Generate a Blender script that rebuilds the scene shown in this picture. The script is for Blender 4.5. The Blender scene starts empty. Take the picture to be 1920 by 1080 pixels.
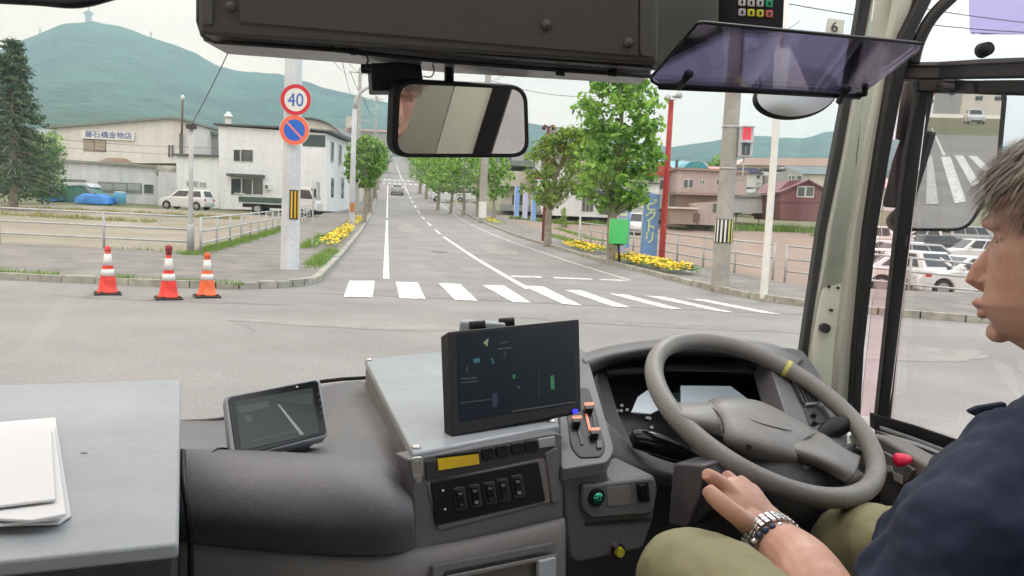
import bpy, bmesh, math, random
import numpy as np
from mathutils import Vector, Matrix
random.seed(7)
sc = bpy.context.scene
C = sc.collection
# ------------------------------------------------------------ camera
F = 1500.0
PITCH = math.atan(139 / 1500); ROLL = 0.045
CAM = Vector((0, 0, 1.6))
Fw = Vector((0, math.cos(PITCH), -math.sin(PITCH)))
_r0 = Vector((1, 0, 0)); _u0 = Vector((0, math.sin(PITCH), math.cos(PITCH)))
Rt = _r0 * math.cos(ROLL) + _u0 * math.sin(ROLL)
Up = _u0 * math.cos(ROLL) - _r0 * math.sin(ROLL)
cd = bpy.data.cameras.new('camera'); cam = bpy.data.objects.new('camera', cd); C.objects.link(cam)
cam.matrix_world = Matrix(((Rt.x, Up.x, -Fw.x, CAM.x), (Rt.y, Up.y, -Fw.y, CAM.y), (Rt.z, Up.z, -Fw.z, CAM.z), (0, 0, 0, 1)))
cd.sensor_width = 36; cd.lens = 36 * F / 1920; cd.clip_start = 0.02; cd.clip_end = 12000
sc.camera = cam
# ------------------------------------------------------------ world: bright overcast sky
w = bpy.data.worlds.new('World'); sc.world = w; w.use_nodes = True
nt = w.node_tree; N = nt.nodes; L = nt.links; N.clear()
SUN_EL, SUN_AZ = math.radians(48), math.radians(20)
out = N.new('ShaderNodeOutputWorld'); bg = N.new('ShaderNodeBackground'); bg.inputs[1].default_value = 0.1
sky = N.new('ShaderNodeTexSky'); sky.sky_type = 'NISHITA'; sky.sun_disc = False
sky.sun_elevation = SUN_EL; sky.sun_rotation = SUN_AZ
geo = N.new('ShaderNodeTexCoord'); sep = N.new('ShaderNodeSeparateXYZ'); L.new(geo.outputs['Generated'], sep.inputs[0])
cl = N.new('ShaderNodeClamp'); L.new(sep.outputs[2], cl.inputs[0])
# overcast: the zenith is brighter than the horizon
mr = N.new('ShaderNodeMapRange'); mr.inputs[1].default_value = 0.05; mr.inputs[2].default_value = 1
mr.inputs[3].default_value = 10.9; mr.inputs[4].default_value = 22; L.new(cl.outputs[0], mr.inputs[0])
mp = N.new('ShaderNodeMapping'); mp.inputs['Scale'].default_value = (1.2, 1.2, 9); L.new(geo.outputs['Generated'], mp.inputs[0])
nz = N.new('ShaderNodeTexNoise'); nz.inputs['Scale'].default_value = 2.0; nz.inputs['Detail'].default_value = 5; L.new(mp.outputs[0], nz.inputs[0])
cr = N.new('ShaderNodeValToRGB'); L.new(nz.outputs[0], cr.inputs[0])
cr.color_ramp.elements[0].position = .35; cr.color_ramp.elements[0].color = (.90, .885, .875, 1)
cr.color_ramp.elements[1].position = .65; cr.color_ramp.elements[1].color = (1.04, 1.0, .945, 1)
# warmer cloud towards the left of the view
warm = N.new('ShaderNodeMapRange'); warm.inputs[1].default_value = -.6; warm.inputs[2].default_value = .35; L.new(sep.outputs[0], warm.inputs[0])
wc = N.new('ShaderNodeMix'); wc.data_type = 'RGBA'; wc.inputs[6].default_value = (1.38, 1.05, .77, 1); wc.inputs[7].default_value = (1.10, 1.02, .95, 1)
L.new(warm.outputs[0], wc.inputs[0])
m1 = N.new('ShaderNodeVectorMath'); m1.operation = 'MULTIPLY'; L.new(cr.outputs[0], m1.inputs[0]); L.new(wc.outputs[2], m1.inputs[1])
m2 = N.new('ShaderNodeVectorMath'); m2.operation = 'SCALE'; L.new(m1.outputs[0], m2.inputs[0]); L.new(mr.outputs[0], m2.inputs['Scale'])
# higher cloud is cooler than the creamy band over the horizon
hi = N.new('ShaderNodeMapRange'); hi.inputs[1].default_value = .15; hi.inputs[2].default_value = .5; L.new(cl.outputs[0], hi.inputs[0])
hc = N.new('ShaderNodeMix'); hc.data_type = 'RGBA'; hc.inputs[6].default_value = (1, 1, 1, 1); hc.inputs[7].default_value = (.88, .985, 1.14, 1); L.new(hi.outputs[0], hc.inputs[0])
m3 = N.new('ShaderNodeVectorMath'); m3.operation = 'MULTIPLY'; L.new(m2.outputs[0], m3.inputs[0]); L.new(hc.outputs[2], m3.inputs[1]); m2 = m3
mx = N.new('ShaderNodeMix'); mx.data_type = 'RGBA'; mx.inputs[0].default_value = .93
L.new(sky.outputs[0], mx.inputs[6]); L.new(m2.outputs[0], mx.inputs[7]); L.new(mx.outputs[2], bg.inputs[0]); L.new(bg.outputs[0], out.inputs[0])
sd = bpy.data.lights.new('sun', 'SUN'); sd.energy = 0.9; sd.angle = math.radians(14); sd.color = (1, .975, .94)
so = bpy.data.objects.new('sun', sd); C.objects.link(so)
sdir = Vector((math.sin(SUN_AZ) * math.cos(SUN_EL), math.cos(SUN_AZ) * math.cos(SUN_EL), math.sin(SUN_EL)))
so.rotation_euler = sdir.to_track_quat('Z', 'Y').to_euler(); so.location = (0, 0, 60)
sc.view_settings.view_transform = 'Standard'; sc.view_settings.look = 'None'; sc.view_settings.gamma = 1; sc.view_settings.exposure = 0.52
sc.render.engine = 'CYCLES'
cy = sc.cycles; cy.use_denoising = True; cy.transparent_max_bounces = 24; cy.max_bounces = 8; cy.volume_bounces = 0; cy.caustics_reflective = False; cy.caustics_refractive = False

# ------------------------------------------------------------ mapping from the photo to the place
def ray(px, py): return Fw + Rt * ((px - 960) / F) + Up * ((540 - py) / F)
def P(px, py, D):                       # the point D metres ahead
    r = ray(px, py); return CAM + r * (D / r.y)
A = math.atan(240 / 1500)
DS = Vector((-math.sin(A), math.cos(A), 0)); DT = Vector((math.cos(A), math.sin(A), 0))
def ST(s, t, z=0): v = DS * s + DT * t; return Vector((v.x, v.y, z))
_S = [-200, 0, 26, 45, 60, 70, 83, 98, 115, 160, 200, 300, 700, 9000]; _Z = [0, 0, 0, .22, .62, .95, 1.6, 2.45, 3.55, 6.5, 9.6, 17.4, 49, 700]
_ss = np.linspace(-200, 1500, 3401); _zz = np.interp(_ss, _S, _Z); _k = np.hanning(33); _k /= _k.sum()
_zz = np.convolve(np.pad(_zz, 16, mode='edge'), _k, 'valid')
def sm(a, b, x): x = min(1, max(0, (x - a) / (b - a))); return x * x * (3 - 2 * x)
def H(x, y):
    s = -math.sin(A) * x + math.cos(A) * y; t = math.cos(A) * x + math.sin(A) * y
    z = float(np.interp(s, _ss, _zz))
    z -= .6 * sm(11.5, 16, t) * sm(16, 21, s) * (1 - sm(55, 90, s))
    return z
def G(px, py, dz=0.0):                  # the point of the ground seen at a pixel
    r = ray(px, py); lo = 2.0 / r.y; t = lo; prev = lo
    while t * r.y < 900:
        p = CAM + r * t
        if p.z <= H(p.x, p.y) + dz:
            a, b = prev, t
            for _ in range(30):
                m = (a + b) / 2; q = CAM + r * m
                if q.z <= H(q.x, q.y) + dz: b = m
                else: a = m
            q = CAM + r * b; return Vector((q.x, q.y, H(q.x, q.y) + dz))
        prev = t; t += max(.2, t * .01)
    return P(px, py, 600)
def ppm(D): return F / D                # pixels a metre
# ------------------------------------------------------------ object helpers
def tag(o, label=None, cat=None, group=None, kind=None):
    if label: o['label'] = label
    if cat: o['category'] = cat
    if group: o['group'] = group
    if kind: o['kind'] = kind
    return o
def empty(name, loc, label, cat, group=None, rz=0):
    o = bpy.data.objects.new(name, None); C.objects.link(o); o.location = loc; o.rotation_euler = (0, 0, rz); o.empty_display_size = .1
    return tag(o, label, cat, group)
def link(name, me, mat, parent=None, smooth=False):
    for m in (mat if isinstance(mat, (list, tuple)) else [mat]): me.materials.append(m)
    if smooth:
        me.polygons.foreach_set('use_smooth', [True] * len(me.polygons))
    o = bpy.data.objects.new(name, me); C.objects.link(o)
    if parent:
        o.parent = parent
    return o
class MB:
    """collects shapes into one mesh; coordinates are local to origin o"""
    def __init__(s, o=None): s.v = []; s.f = []; s.mi = []; s.o = Vector(o) if o is not None else None; s.m = 0
    def add(s, vs, fs):
        k = len(s.v); s.v += [tuple(v) for v in vs]; s.f += [tuple(i + k for i in f) for f in fs]; s.mi += [s.m] * len(fs); return s
    def box(s, c, d, rz=0, M=None):
        x, y, z = d[0] / 2, d[1] / 2, d[2] / 2
        vs = [Vector((a * x, b * y, e * z)) for a in (-1, 1) for b in (-1, 1) for e in (-1, 1)]
        R = M if M is not None else Matrix.Rotation(rz, 3, 'Z'); c = Vector(c)
        return s.add([R @ v + c for v in vs], [(0, 1, 3, 2), (4, 6, 7, 5), (0, 4, 5, 1), (2, 3, 7, 6), (0, 2, 6, 4), (1, 5, 7, 3)])
    def bar(s, a, b, wx, wy, side=Vector((0, 0, 1))):
        a, b = Vector(a), Vector(b); d = (b - a).normalized(); u = d.cross(side)
        if u.length < 1e-4: u = d.cross(Vector((1, 0, 0)))
        u.normalize(); v = u.cross(d)
        vs = [p + u * i * wx / 2 + v * j * wy / 2 for p in (a, b) for i, j in ((-1, -1), (1, -1), (1, 1), (-1, 1))]
        return s.add(vs, [(3, 2, 1, 0), (4, 5, 6, 7), (0, 1, 5, 4), (1, 2, 6, 5), (2, 3, 7, 6), (3, 0, 4, 7)])
    def tube(s, pts, r, n=10, caps=True, squash=None):
        pts = [Vector(p) for p in pts]; rs = r if isinstance(r, (list, tuple)) else [r] * len(pts)
        k = len(s.v); up = None
        for i, p in enumerate(pts):
            d = (pts[min(i + 1, len(pts) - 1)] - pts[max(i - 1, 0)]).normalized()
            if up is None: up = d.orthogonal().normalized()
            up = (up - d * up.dot(d)).normalized(); v = d.cross(up)
            for j in range(n):
                a = 2 * math.pi * j / n; s.v.append(tuple(p + (up * math.cos(a) + v * math.sin(a)) * rs[i]))
        nf = 0
        for i in range(len(pts) - 1):
            for j in range(n):
                a = k + i * n + j; b = k + i * n + (j + 1) % n; s.f.append((a, b, b + n, a + n)); nf += 1
        if caps: s.f.append(tuple(k + j for j in range(n))[::-1]); s.f.append(tuple(k + (len(pts) - 1) * n + j for j in range(n))); nf += 2
        s.mi += [s.m] * nf
        return s
    def lathe(s, c, prof, n=24):         # prof: (r, z) upward
        c = Vector(c); k = len(s.v)
        for r, z in prof:
            for j in range(n):
                a = 2 * math.pi * j / n; s.v.append((c.x + r * math.cos(a), c.y + r * math.sin(a), c.z + z))
        for i in range(len(prof) - 1):
            for j in range(n):
                a = k + i * n + j; b = k + i * n + (j + 1) % n; s.f.append((a, b, b + n, a + n)); s.mi.append(s.m)
        s.f.append(tuple(k + j for j in range(n))[::-1]); s.f.append(tuple(k + (len(prof) - 1) * n + j for j in range(n))); s.mi += [s.m] * 2
        return s
    def prism(s, poly, ext):             # planar polygon swept along ext
        poly = [Vector(p) for p in poly]; ext = Vector(ext); n = len(poly)
        nr = Vector((0, 0, 0))
        for i in range(n): nr += (poly[i]).cross(poly[(i + 1) % n])
        if nr.dot(ext) > 0: poly = poly[::-1]
        vs = poly + [p + ext for p in poly]
        return s.add(vs, [tuple(range(n)), tuple(range(2 * n - 1, n - 1, -1))] + [(i, i + n, (i + 1) % n + n, (i + 1) % n) for i in range(n)])
    def build(s, name, mat, parent=None, smooth=False, bevel=0, seg=2, sub=0, auto=None):
        me = bpy.data.meshes.new(name); vs = s.v
        org = s.o
        if org is None and parent is not None: org = ORG.get(parent.name)
        if org is not None: vs = [(v[0] - org.x, v[1] - org.y, v[2] - org.z) for v in vs]
        me.from_pydata(vs, [], s.f); me.update()
        o = link(name, me, mat, parent, smooth)
        if org is not None: ORG[o.name] = Vector(org)
        me.polygons.foreach_set('material_index', s.mi)
        bm = bmesh.new(); bm.from_mesh(me); bmesh.ops.recalc_face_normals(bm, faces=bm.faces[:]); bm.to_mesh(me); bm.free()
        if org is not None and parent is None: o.location = org
        if bevel:
            b = o.modifiers.new('b', 'BEVEL'); b.width = bevel; b.segments = seg; b.limit_method = 'ANGLE'; b.angle_limit = math.radians(35)
        if sub:
            b = o.modifiers.new('s', 'SUBSURF'); b.levels = sub; b.render_levels = sub
        if auto or bevel:
            me.polygons.foreach_set('use_smooth', [True] * len(me.polygons))
            if not hasattr(me, 'use_auto_smooth'):
                try:
                    me.set_sharp_from_angle(angle=math.radians(auto or 40))
                except Exception: pass
        return o
def thing(name, loc, label, cat, group=None):
    """an Empty at the thing's base; parts given in world coordinates are moved to its frame"""
    o = empty(name, loc, label, cat, group); ORG[o.name] = Vector(loc); return o
ORG = {}
def copy_tree(o, parent=None):
    c = o.copy(); C.objects.link(c); c.parent = parent
    for ch in list(o.children): copy_tree(ch, c)
    return c
# ------------------------------------------------------------ materials
def lin(c):
    if isinstance(c, (int, float)): c = (c, c, c)
    return tuple(c[:3])
def srgb(r, g, b):
    f = lambda u: (u / 255 / 12.92) if u / 255 <= .04045 else ((u / 255 + .055) / 1.055) ** 2.4
    return (f(r), f(g), f(b))
def mat(name, col, rough=.6, metal=0, var=.0, vs=3.0, bump=0, bs=60, spec=.5, col2=None, emit=None, coat=0, stretch=None, grain=None):
    m = bpy.data.materials.new(name); m.use_nodes = True; t = m.node_tree; n = t.nodes; l = t.links; b = n['Principled BSDF']
    col = lin(col); b.inputs['Base Color'].default_value = (*col, 1); b.inputs['Roughness'].default_value = rough; b.inputs['Metallic'].default_value = metal
    b.inputs['Specular IOR Level'].default_value = spec; b.inputs['Coat Weight'].default_value = coat
    tc = n.new('ShaderNodeTexCoord'); vec = tc.outputs['Object']
    if stretch:
        mpn = n.new('ShaderNodeMapping'); mpn.inputs['Scale'].default_value = stretch; l.new(vec, mpn.inputs[0]); vec = mpn.outputs[0]
    if var or col2:
        z = n.new('ShaderNodeTexNoise'); z.inputs['Scale'].default_value = vs; z.inputs['Detail'].default_value = 6; z.inputs['Roughness'].default_value = .6; l.new(vec, z.inputs[0])
        r = n.new('ShaderNodeValToRGB'); l.new(z.outputs[0], r.inputs[0])
        c2 = lin(col2) if col2 else tuple(c * (1 - var) for c in col); c1 = col if col2 else tuple(min(1, c * (1 + var)) for c in col)
        r.color_ramp.elements[0].position = .36; r.color_ramp.elements[1].position = .64
        r.color_ramp.elements[0].color = (*c2, 1); r.color_ramp.elements[1].color = (*c1, 1); l.new(r.outputs[0], b.inputs['Base Color'])
        rr = n.new('ShaderNodeMapRange'); rr.inputs[1].default_value = .3; rr.inputs[2].default_value = .7; rr.inputs[3].default_value = min(1, rough + .1); rr.inputs[4].default_value = max(.02, rough - .1); l.new(z.outputs[0], rr.inputs[0])
        if rough > .3: l.new(rr.outputs[0], b.inputs['Roughness'])
        if grain:                        # fine aggregate or dust speckle: (scale, amount)
            zg_ = n.new('ShaderNodeTexNoise'); zg_.inputs['Scale'].default_value = grain[0]; zg_.inputs['Detail'].default_value = 3; l.new(tc.outputs['Object'], zg_.inputs[0])
            gm = n.new('ShaderNodeMapRange'); gm.inputs[1].default_value = .35; gm.inputs[2].default_value = .65; gm.inputs[3].default_value = 1 - grain[1]; gm.inputs[4].default_value = 1 + grain[1]; l.new(zg_.outputs[0], gm.inputs[0])
            vm = n.new('ShaderNodeVectorMath'); vm.operation = 'SCALE'; l.new(r.outputs[0], vm.inputs[0]); l.new(gm.outputs[0], vm.inputs['Scale']); l.new(vm.outputs[0], b.inputs['Base Color'])
    if bump:
        z2 = n.new('ShaderNodeTexNoise'); z2.inputs['Scale'].default_value = bs; z2.inputs['Detail'].default_value = 4; l.new(vec, z2.inputs[0])
        bp = n.new('ShaderNodeBump'); bp.inputs['Strength'].default_value = bump; bp.inputs['Distance'].default_value = .02; l.new(z2.outputs[0], bp.inputs['Height']); l.new(bp.outputs[0], b.inputs['Normal'])
    if emit:
        b.inputs['Emission Color'].default_value = (*lin(emit[0]), 1); b.inputs['Emission Strength'].default_value = emit[1]
    return m
def glass(name, tint=(.93, .95, .94), refl=.08, rough=0.0):
    m = bpy.data.materials.new(name); m.use_nodes = True; t = m.node_tree; n = t.nodes; l = t.links; n.clear()
    o = n.new('ShaderNodeOutputMaterial'); a = n.new('ShaderNodeBsdfTransparent'); g = n.new('ShaderNodeBsdfGlossy'); x = n.new('ShaderNodeMixShader')
    a.inputs[0].default_value = (*tint, 1); g.inputs['Roughness'].default_value = rough; g.inputs[0].default_value = (1, 1, 1, 1)
    lw = n.new('ShaderNodeLayerWeight'); lw.inputs[0].default_value = .2
    mu = n.new('ShaderNodeMapRange'); mu.inputs[3].default_value = refl; mu.inputs[4].default_value = .9; l.new(lw.outputs['Fresnel'], mu.inputs[0])
    mu.inputs[1].default_value = 0.0; mu.inputs[2].default_value = 1.0
    l.new(mu.outputs[0], x.inputs[0]); l.new(a.outputs[0], x.inputs[1]); l.new(g.outputs[0], x.inputs[2]); l.new(x.outputs[0], o.inputs[0]); return m
def leafmat(name, c1, c2, trans=.35):
    m = bpy.data.materials.new(name); m.use_nodes = True; t = m.node_tree; n = t.nodes; l = t.links; n.clear()
    o = n.new('ShaderNodeOutputMaterial'); g = n.new('ShaderNodeNewGeometry'); r = n.new('ShaderNodeValToRGB'); l.new(g.outputs['Random Per Island'], r.inputs[0])
    r.color_ramp.elements[0].color = (*c1, 1); r.color_ramp.elements[1].color = (*c2, 1)
    d = n.new('ShaderNodeBsdfPrincipled'); d.inputs['Roughness'].default_value = .5; tr = n.new('ShaderNodeBsdfTranslucent'); x = n.new('ShaderNodeMixShader'); x.inputs[0].default_value = trans
    l.new(r.outputs[0], d.inputs['Base Color'])
    v = n.new('ShaderNodeVectorMath'); v.operation = 'MULTIPLY'; v.inputs[1].default_value = (1.3, 1.5, .7); l.new(r.outputs[0], v.inputs[0]); l.new(v.outputs[0], tr.inputs[0])
    l.new(d.outputs[0], x.inputs[1]); l.new(tr.outputs[0], x.inputs[2]); l.new(x.outputs[0], o.inputs[0]); return m
def text_mesh(body, size, M, depth=.004, scale_x=1.0, bold=0.0):
    """raised lettering: returns (verts, faces) in the plane of M (x right, y up, z out)"""
    cu = bpy.data.curves.new('lettering', 'FONT'); cu.body = body; cu.size = size; cu.extrude = depth / 2; cu.align_x = 'CENTER'; cu.align_y = 'CENTER'; cu.resolution_u = 3; cu.offset = bold * size
    o = bpy.data.objects.new('lettering', cu); C.objects.link(o); bpy.context.view_layer.update()
    me = bpy.data.meshes.new_from_object(o.evaluated_get(bpy.context.evaluated_depsgraph_get()))
    vs = [M @ Vector((v.co.x * scale_x, v.co.y, v.co.z + depth / 2)) for v in me.vertices]; fs = [tuple(p.vertices) for p in me.polygons]
    bpy.data.objects.remove(o); bpy.data.curves.remove(cu); bpy.data.meshes.remove(me)
    return vs, fs
def frame(o, x, y):                      # 4x4 from origin, x axis, y axis (orthonormalised)
    x = Vector(x).normalized(); y = Vector(y); y = (y - x * y.dot(x)).normalized(); z = x.cross(y)
    return Matrix(((x.x, y.x, z.x, o[0]), (x.y, y.y, z.y, o[1]), (x.z, y.z, z.z, o[2]), (0, 0, 0, 1)))
# ============================================================ SETTING
M = {}
M['asphalt'] = mat('asphalt', (.225, .215, .214), .85, var=.10, vs=.6, bump=.25, bs=90, grain=(22, .16))
M['asphalt2'] = mat('side_street_asphalt', (.238, .227, .224), .85, var=.10, vs=.35, bump=.2, bs=120, grain=(30, .14))
M['walk'] = mat('pavement_asphalt', (.20, .185, .175), .9, var=.16, vs=1.3, bump=.3, bs=80)
M['kerb'] = mat('kerb_concrete', (.34, .33, .29), .85, var=.25, vs=4, bump=.3)
M['paint'] = mat('road_paint', (.72, .71, .69), .7, col2=(.30, .285, .28), vs=7, bump=.1)
M['paint'].node_tree.nodes['Color Ramp'].color_ramp.elements[0].position = .37
M['paint'].node_tree.nodes['Color Ramp'].color_ramp.elements[1].position = .50
M['thinpaint'] = mat('worn_road_paint', (.62, .61, .60), .7, col2=(.30, .29, .28), vs=9)
M['dirtL'] = mat('gravel_dirt', (.30, .255, .215), .95, col2=(.22, .195, .14), vs=.22, bump=.4, bs=20)
M['dirtR'] = mat('red_brown_gravel', (.285, .20, .165), .95, col2=(.245, .185, .15), vs=.35, bump=.4, bs=20)
M['earth'] = mat('rough_grass_ground', (.12, .14, .06), .95, col2=(.18, .16, .10), vs=.05, bump=.3, bs=4)

def sheet(name, A_, B_, mt, dz=0.0, n=8, m=8, kind='structure', thick=0):
    """a sheet draped over the ground between two polylines of (s, t)"""
    def at(poly, u):
        k = u * (len(poly) - 1); i = min(int(k), len(poly) - 2); f = k - i
        return [poly[i][0] * (1 - f) + poly[i + 1][0] * f, poly[i][1] * (1 - f) + poly[i + 1][1] * f]
    b = MB(); vs = []; 
    for i in range(n + 1):
        a = at(A_, i / n); c = at(B_, i / n)
        for j in range(m + 1):
            f = j / m; s_ = a[0] * (1 - f) + c[0] * f; t_ = a[1] * (1 - f) + c[1] * f
            p = ST(s_, t_); vs.append((p.x, p.y, H(p.x, p.y) + dz))
    fs = [(i * (m + 1) + j, (i + 1) * (m + 1) + j, (i + 1) * (m + 1) + j + 1, i * (m + 1) + j + 1) for i in range(n) for j in range(m)]
    b.add(vs, fs)
    if thick:                            # a kerb-like step: skirts round the edge
        ring = [i * (m + 1) for i in range(n + 1)] + [n * (m + 1) + j for j in range(1, m + 1)] + [i * (m + 1) + m for i in range(n - 1, -1, -1)] + [j for j in range(m - 1, 0, -1)]
        lows = [(vs[i][0], vs[i][1], vs[i][2] - thick) for i in ring]; k = len(ring)
        o_ = len(b.v); b.v += lows; b.f += [(ring[i], ring[(i + 1) % k], o_ + (i + 1) % k, o_ + i) for i in range(k)]; b.mi += [0] * k
    return tag(b.build(name, mt), kind=kind) if kind else b.build(name, mt)
def toST(p): return (-math.sin(A) * p[0] + math.cos(A) * p[1], math.cos(A) * p[0] + math.sin(A) * p[1])
def seq(a, b, n): return [(a[0] + (b[0] - a[0]) * i / n, a[1] + (b[1] - a[1]) * i / n) for i in range(n + 1)]

# base ground: one sheet to the foot of the hills
sv = list(np.arange(-160, -20, 20)) + list(np.arange(-20, 180, 4)) + list(np.arange(180, 720, 20)) + [760]
tv = sorted(set(list(np.arange(-500, -60, 20)) + list(np.arange(-60, 80, 4)) + list(np.arange(80, 620, 20))))
vs = []
for s_ in sv:
    for t_ in tv:
        p = ST(s_, t_); vs.append((p.x, p.y, H(p.x, p.y) - (.05 if s_ < 180 else .3)))
nT = len(tv); fs = [(i * nT + j, i * nT + j + 1, (i + 1) * nT + j + 1, (i + 1) * nT + j) for i in range(len(sv) - 1) for j in range(nT - 1)]
tag(MB().add(vs, fs).build('ground', M['earth']), kind='structure')

# the two streets (world Y = 14.4 is the far kerb of the street the bus stands on)
YK = 14.45
b = MB(); xs = np.arange(-120, 121, 4.0); ys = list(np.arange(-60, 14.1, 4)) + [YK + .12]
vs = [(x, y, H(x, y)) for y in ys for x in xs]
n_ = len(xs); fs = [(i * n_ + j, i * n_ + j + 1, (i + 1) * n_ + j + 1, (i + 1) * n_ + j) for i in range(len(ys) - 1) for j in range(n_ - 1)]
tag(b.add(vs, fs).build('cross_street', M['asphalt2']), kind='structure')
def sYK(t, y=YK):                        # s on the line world Y = y at lateral t
    return (y - math.sin(A) * t) / math.cos(A)
NS = 220
sheet('road', seq((sYK(-1.4) + .05, -1.4), (640, -1.4), NS), seq((sYK(7.7) + .05, 7.7), (640, 7.7), NS), M['asphalt'], .004, NS, 4)
# flared corners of the mouth
def corner(name, t0, sgn, R_):
    s0 = sYK(t0); pts = []
    b = MB(); v0 = ST(s0, t0); cs = [ST(s0 + R_, t0)]
    # arc from a point along the road to a point along the street
    a0 = ST(s0 + R_, t0); a1 = Vector((v0.x + sgn * R_, YK, 0)); arc = []
    for i in range(11):
        u = i / 10; q = a0 * (1 - u) ** 2 + v0 * 2 * u * (1 - u) + a1 * u * u; arc.append(q)
    return v0, arc
VL, arcL = corner('l', -1.4, -1, 2.6)
VR, arcR = corner('r', 7.7, 1, 4.5)
for V_, ar in ((VL, arcL), (VR, arcR)):
    b = MB(); pts = [V_] + ar
    b.add([(p.x, p.y, .002) for p in pts], [(0, i, i + 1) for i in range(1, len(pts) - 1)])
    tag(b.build('road_corner', M['asphalt']), kind='structure')

KH = .11
# pavements: left (t -1.4 .. -5.1 along the road, and along the street), right (7.7 .. 10.5)
def poly_sheet(name, pts, mt, z, kind='structure'):
    bm = bmesh.new(); vs_ = [bm.verts.new((p[0], p[1], z)) for p in pts]; f = bm.faces.new(vs_)
    bmesh.ops.triangulate(bm, faces=[f]); me = bpy.data.meshes.new(name); bm.to_mesh(me); bm.free()
    o = link(name, me, mt); return tag(o, kind=kind)
yF = 22.6                                # fence line of the left street pavement
aL = [(p.x, p.y) for p in arcL]
ptL = [(-120, YK)] + [(-60, YK), (-20, YK)] + aL[::-1] + [tuple(ST(20.5, -1.4)[:2]), tuple(ST(24, -1.4)[:2]), tuple(ST(24, -5.1)[:2]), (-8.95, yF), (-60, yF + 1.2), (-120, yF + 2)]
poly_sheet('pavement', ptL, M['walk'], KH)
sheet('pavement', seq((24, -5.1), (640, -5.1), NS), seq((24, -1.4), (640, -1.4), NS), M['walk'], KH, NS, 2)
aR = [(p.x, p.y) for p in arcR]
e1 = ST(26, 7.7); e2 = ST(26, 10.6); fr = ST(19.6, 10.6)
ptR = [tuple(e1[:2])] + aR + [(40, YK), (120, YK), (120, 20.9), (40, 20.6), (fr.x, 20.4), tuple(e2[:2])]
poly_sheet('pavement', ptR, M['walk'], KH)
sheet('pavement', seq((26, 7.7), (640, 7.7), NS), seq((26, 10.6), (640, 10.6), NS), M['walk'], KH, NS, 2)
# kerbs
def kerb(path, name='kerb', w_=.16, h_=KH + .02, mt='kerb', gap=.6, inset=0):
    """kerb stones laid along a path, one mesh"""
    b = MB(); rnd = random.Random(3)
    d = 0; pts = [Vector((p[0], p[1], 0)) for p in path]
    for i in range(len(pts) - 1):
        a, c = pts[i], pts[i + 1]; ln = (c - a).length; k = max(1, int(round(ln / gap)))
        for q in range(k):
            p0 = a.lerp(c, (q + .012) / k); p1 = a.lerp(c, (q + .988) / k)
            z0, z1 = H(p0.x, p0.y), H(p1.x, p1.y); dh = rnd.uniform(-.012, .012)
            u = (p1 - p0).normalized(); nn = Vector((-u.y, u.x, 0)) * w_ / 2
            vs_ = [p0 - nn + Vector((0, 0, z0 - .02)), p1 - nn + Vector((0, 0, z1 - .02)), p1 + nn + Vector((0, 0, z1 - .02)), p0 + nn + Vector((0, 0, z0 - .02))]
            vs_ += [v + Vector((0, 0, h_ + .02 + dh)) for v in vs_]
            b.add(vs_, [(3, 2, 1, 0), (4, 5, 6, 7), (0, 1, 5, 4), (1, 2, 6, 5), (2, 3, 7, 6), (3, 0, 4, 7)])
    return tag(b.build(name, M[mt]), kind='structure')
kerb([(-60, YK)] + aL[::-1][0:1] + aL[::-1][1:] + [tuple(ST(s_, -1.4)[:2]) for s_ in range(22, 130, 6)])
kerb([tuple(ST(s_, 7.7)[:2]) for s_ in range(130, 26, -6)] + aR + [(20, YK), (60, YK)])
# lots
sheet('gravel_lot', [(sYK(-5.1, 22.7), -5.1), (62, -5.1)], [(sYK(-60, 23.5), -60), (62, -60)], M['dirtL'], KH - .01, 20, 30)
sheet('gravel_lot', [(26, 10.6), (sYK(10.6, 20.4), 10.6)], [(26, 10.6), (26, 10.6)], M['dirtR'], KH - .01, 1, 1)
sheet('gravel_lot', [(sYK(10.6, 20.4), 10.6), (sYK(10.6, 20.4) + 3, 10.6), (60, 10.6), (78, 10.6)], [(sYK(70, 20.9), 70), (40, 70), (60, 70), (78, 70)], M['dirtR'], KH - .02, 30, 40)

# ---- markings
def marks(name, quads, mt='paint', dz=.009):
    b = MB()
    for q in quads:
        b.add([(p.x, p.y, H(p.x, p.y) + dz) for p in q], [tuple(range(len(q)))])
    return tag(b.build(name, M[mt]), kind='structure')
TLs = [(655, 527), (742, 529), (822, 531.5), (904, 535), (980, 536), (1058, 544), (1141, 551), (1209, 555), (1287, 560)]
TRs = [(703, 527), (783, 530), (863, 533), (945, 536), (1019, 538), (1090, 545), (1174, 553), (1245, 557), (1322, 562)]
BLs = [(644, 557.5), (749, 560), (853, 563), (961, 567), (1056, 571), (1149, 575.5), (1247, 579), (1343, 584), (1432, 588)]
BRs = [(699, 558.5), (798, 561.5), (896, 565), (996, 568.5), (1091, 573.5), (1182, 577), (1281, 581), (1378, 587), (1466, 590)]
marks('crosswalk_marking', [[G(*a), G(*b_), G(*c), G(*d)] for a, b_, c, d in zip(TLs, BLs, BRs, TRs)])
def stripe(t, s0, s1, w_, name, mt='paint', dz=.009, step=3.0):
    q = []; n = max(1, int((s1 - s0) / step))
    for i in range(n):
        a = s0 + (s1 - s0) * i / n; c = s0 + (s1 - s0) * (i + 1) / n
        q.append([ST(a, t - w_ / 2), ST(a, t + w_ / 2), ST(c, t + w_ / 2), ST(c, t - w_ / 2)])
    return q
s0 = toST(G(722, 523))[0]
q = stripe(0.03, s0, 62, .15, '') + stripe(0.03, 66, 148, .15, '')
marks('edge_line_marking', q)
q = stripe(3.05, toST(G(990, 543))[0], 43, .16, '')
s_ = 46
while s_ < 150: q += stripe(3.05, s_, s_ + 5, .15, ''); s_ += 10
q += stripe(3.05, 120, 152, .2, '') + stripe(3.05, 175, 320, .2, '')
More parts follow.
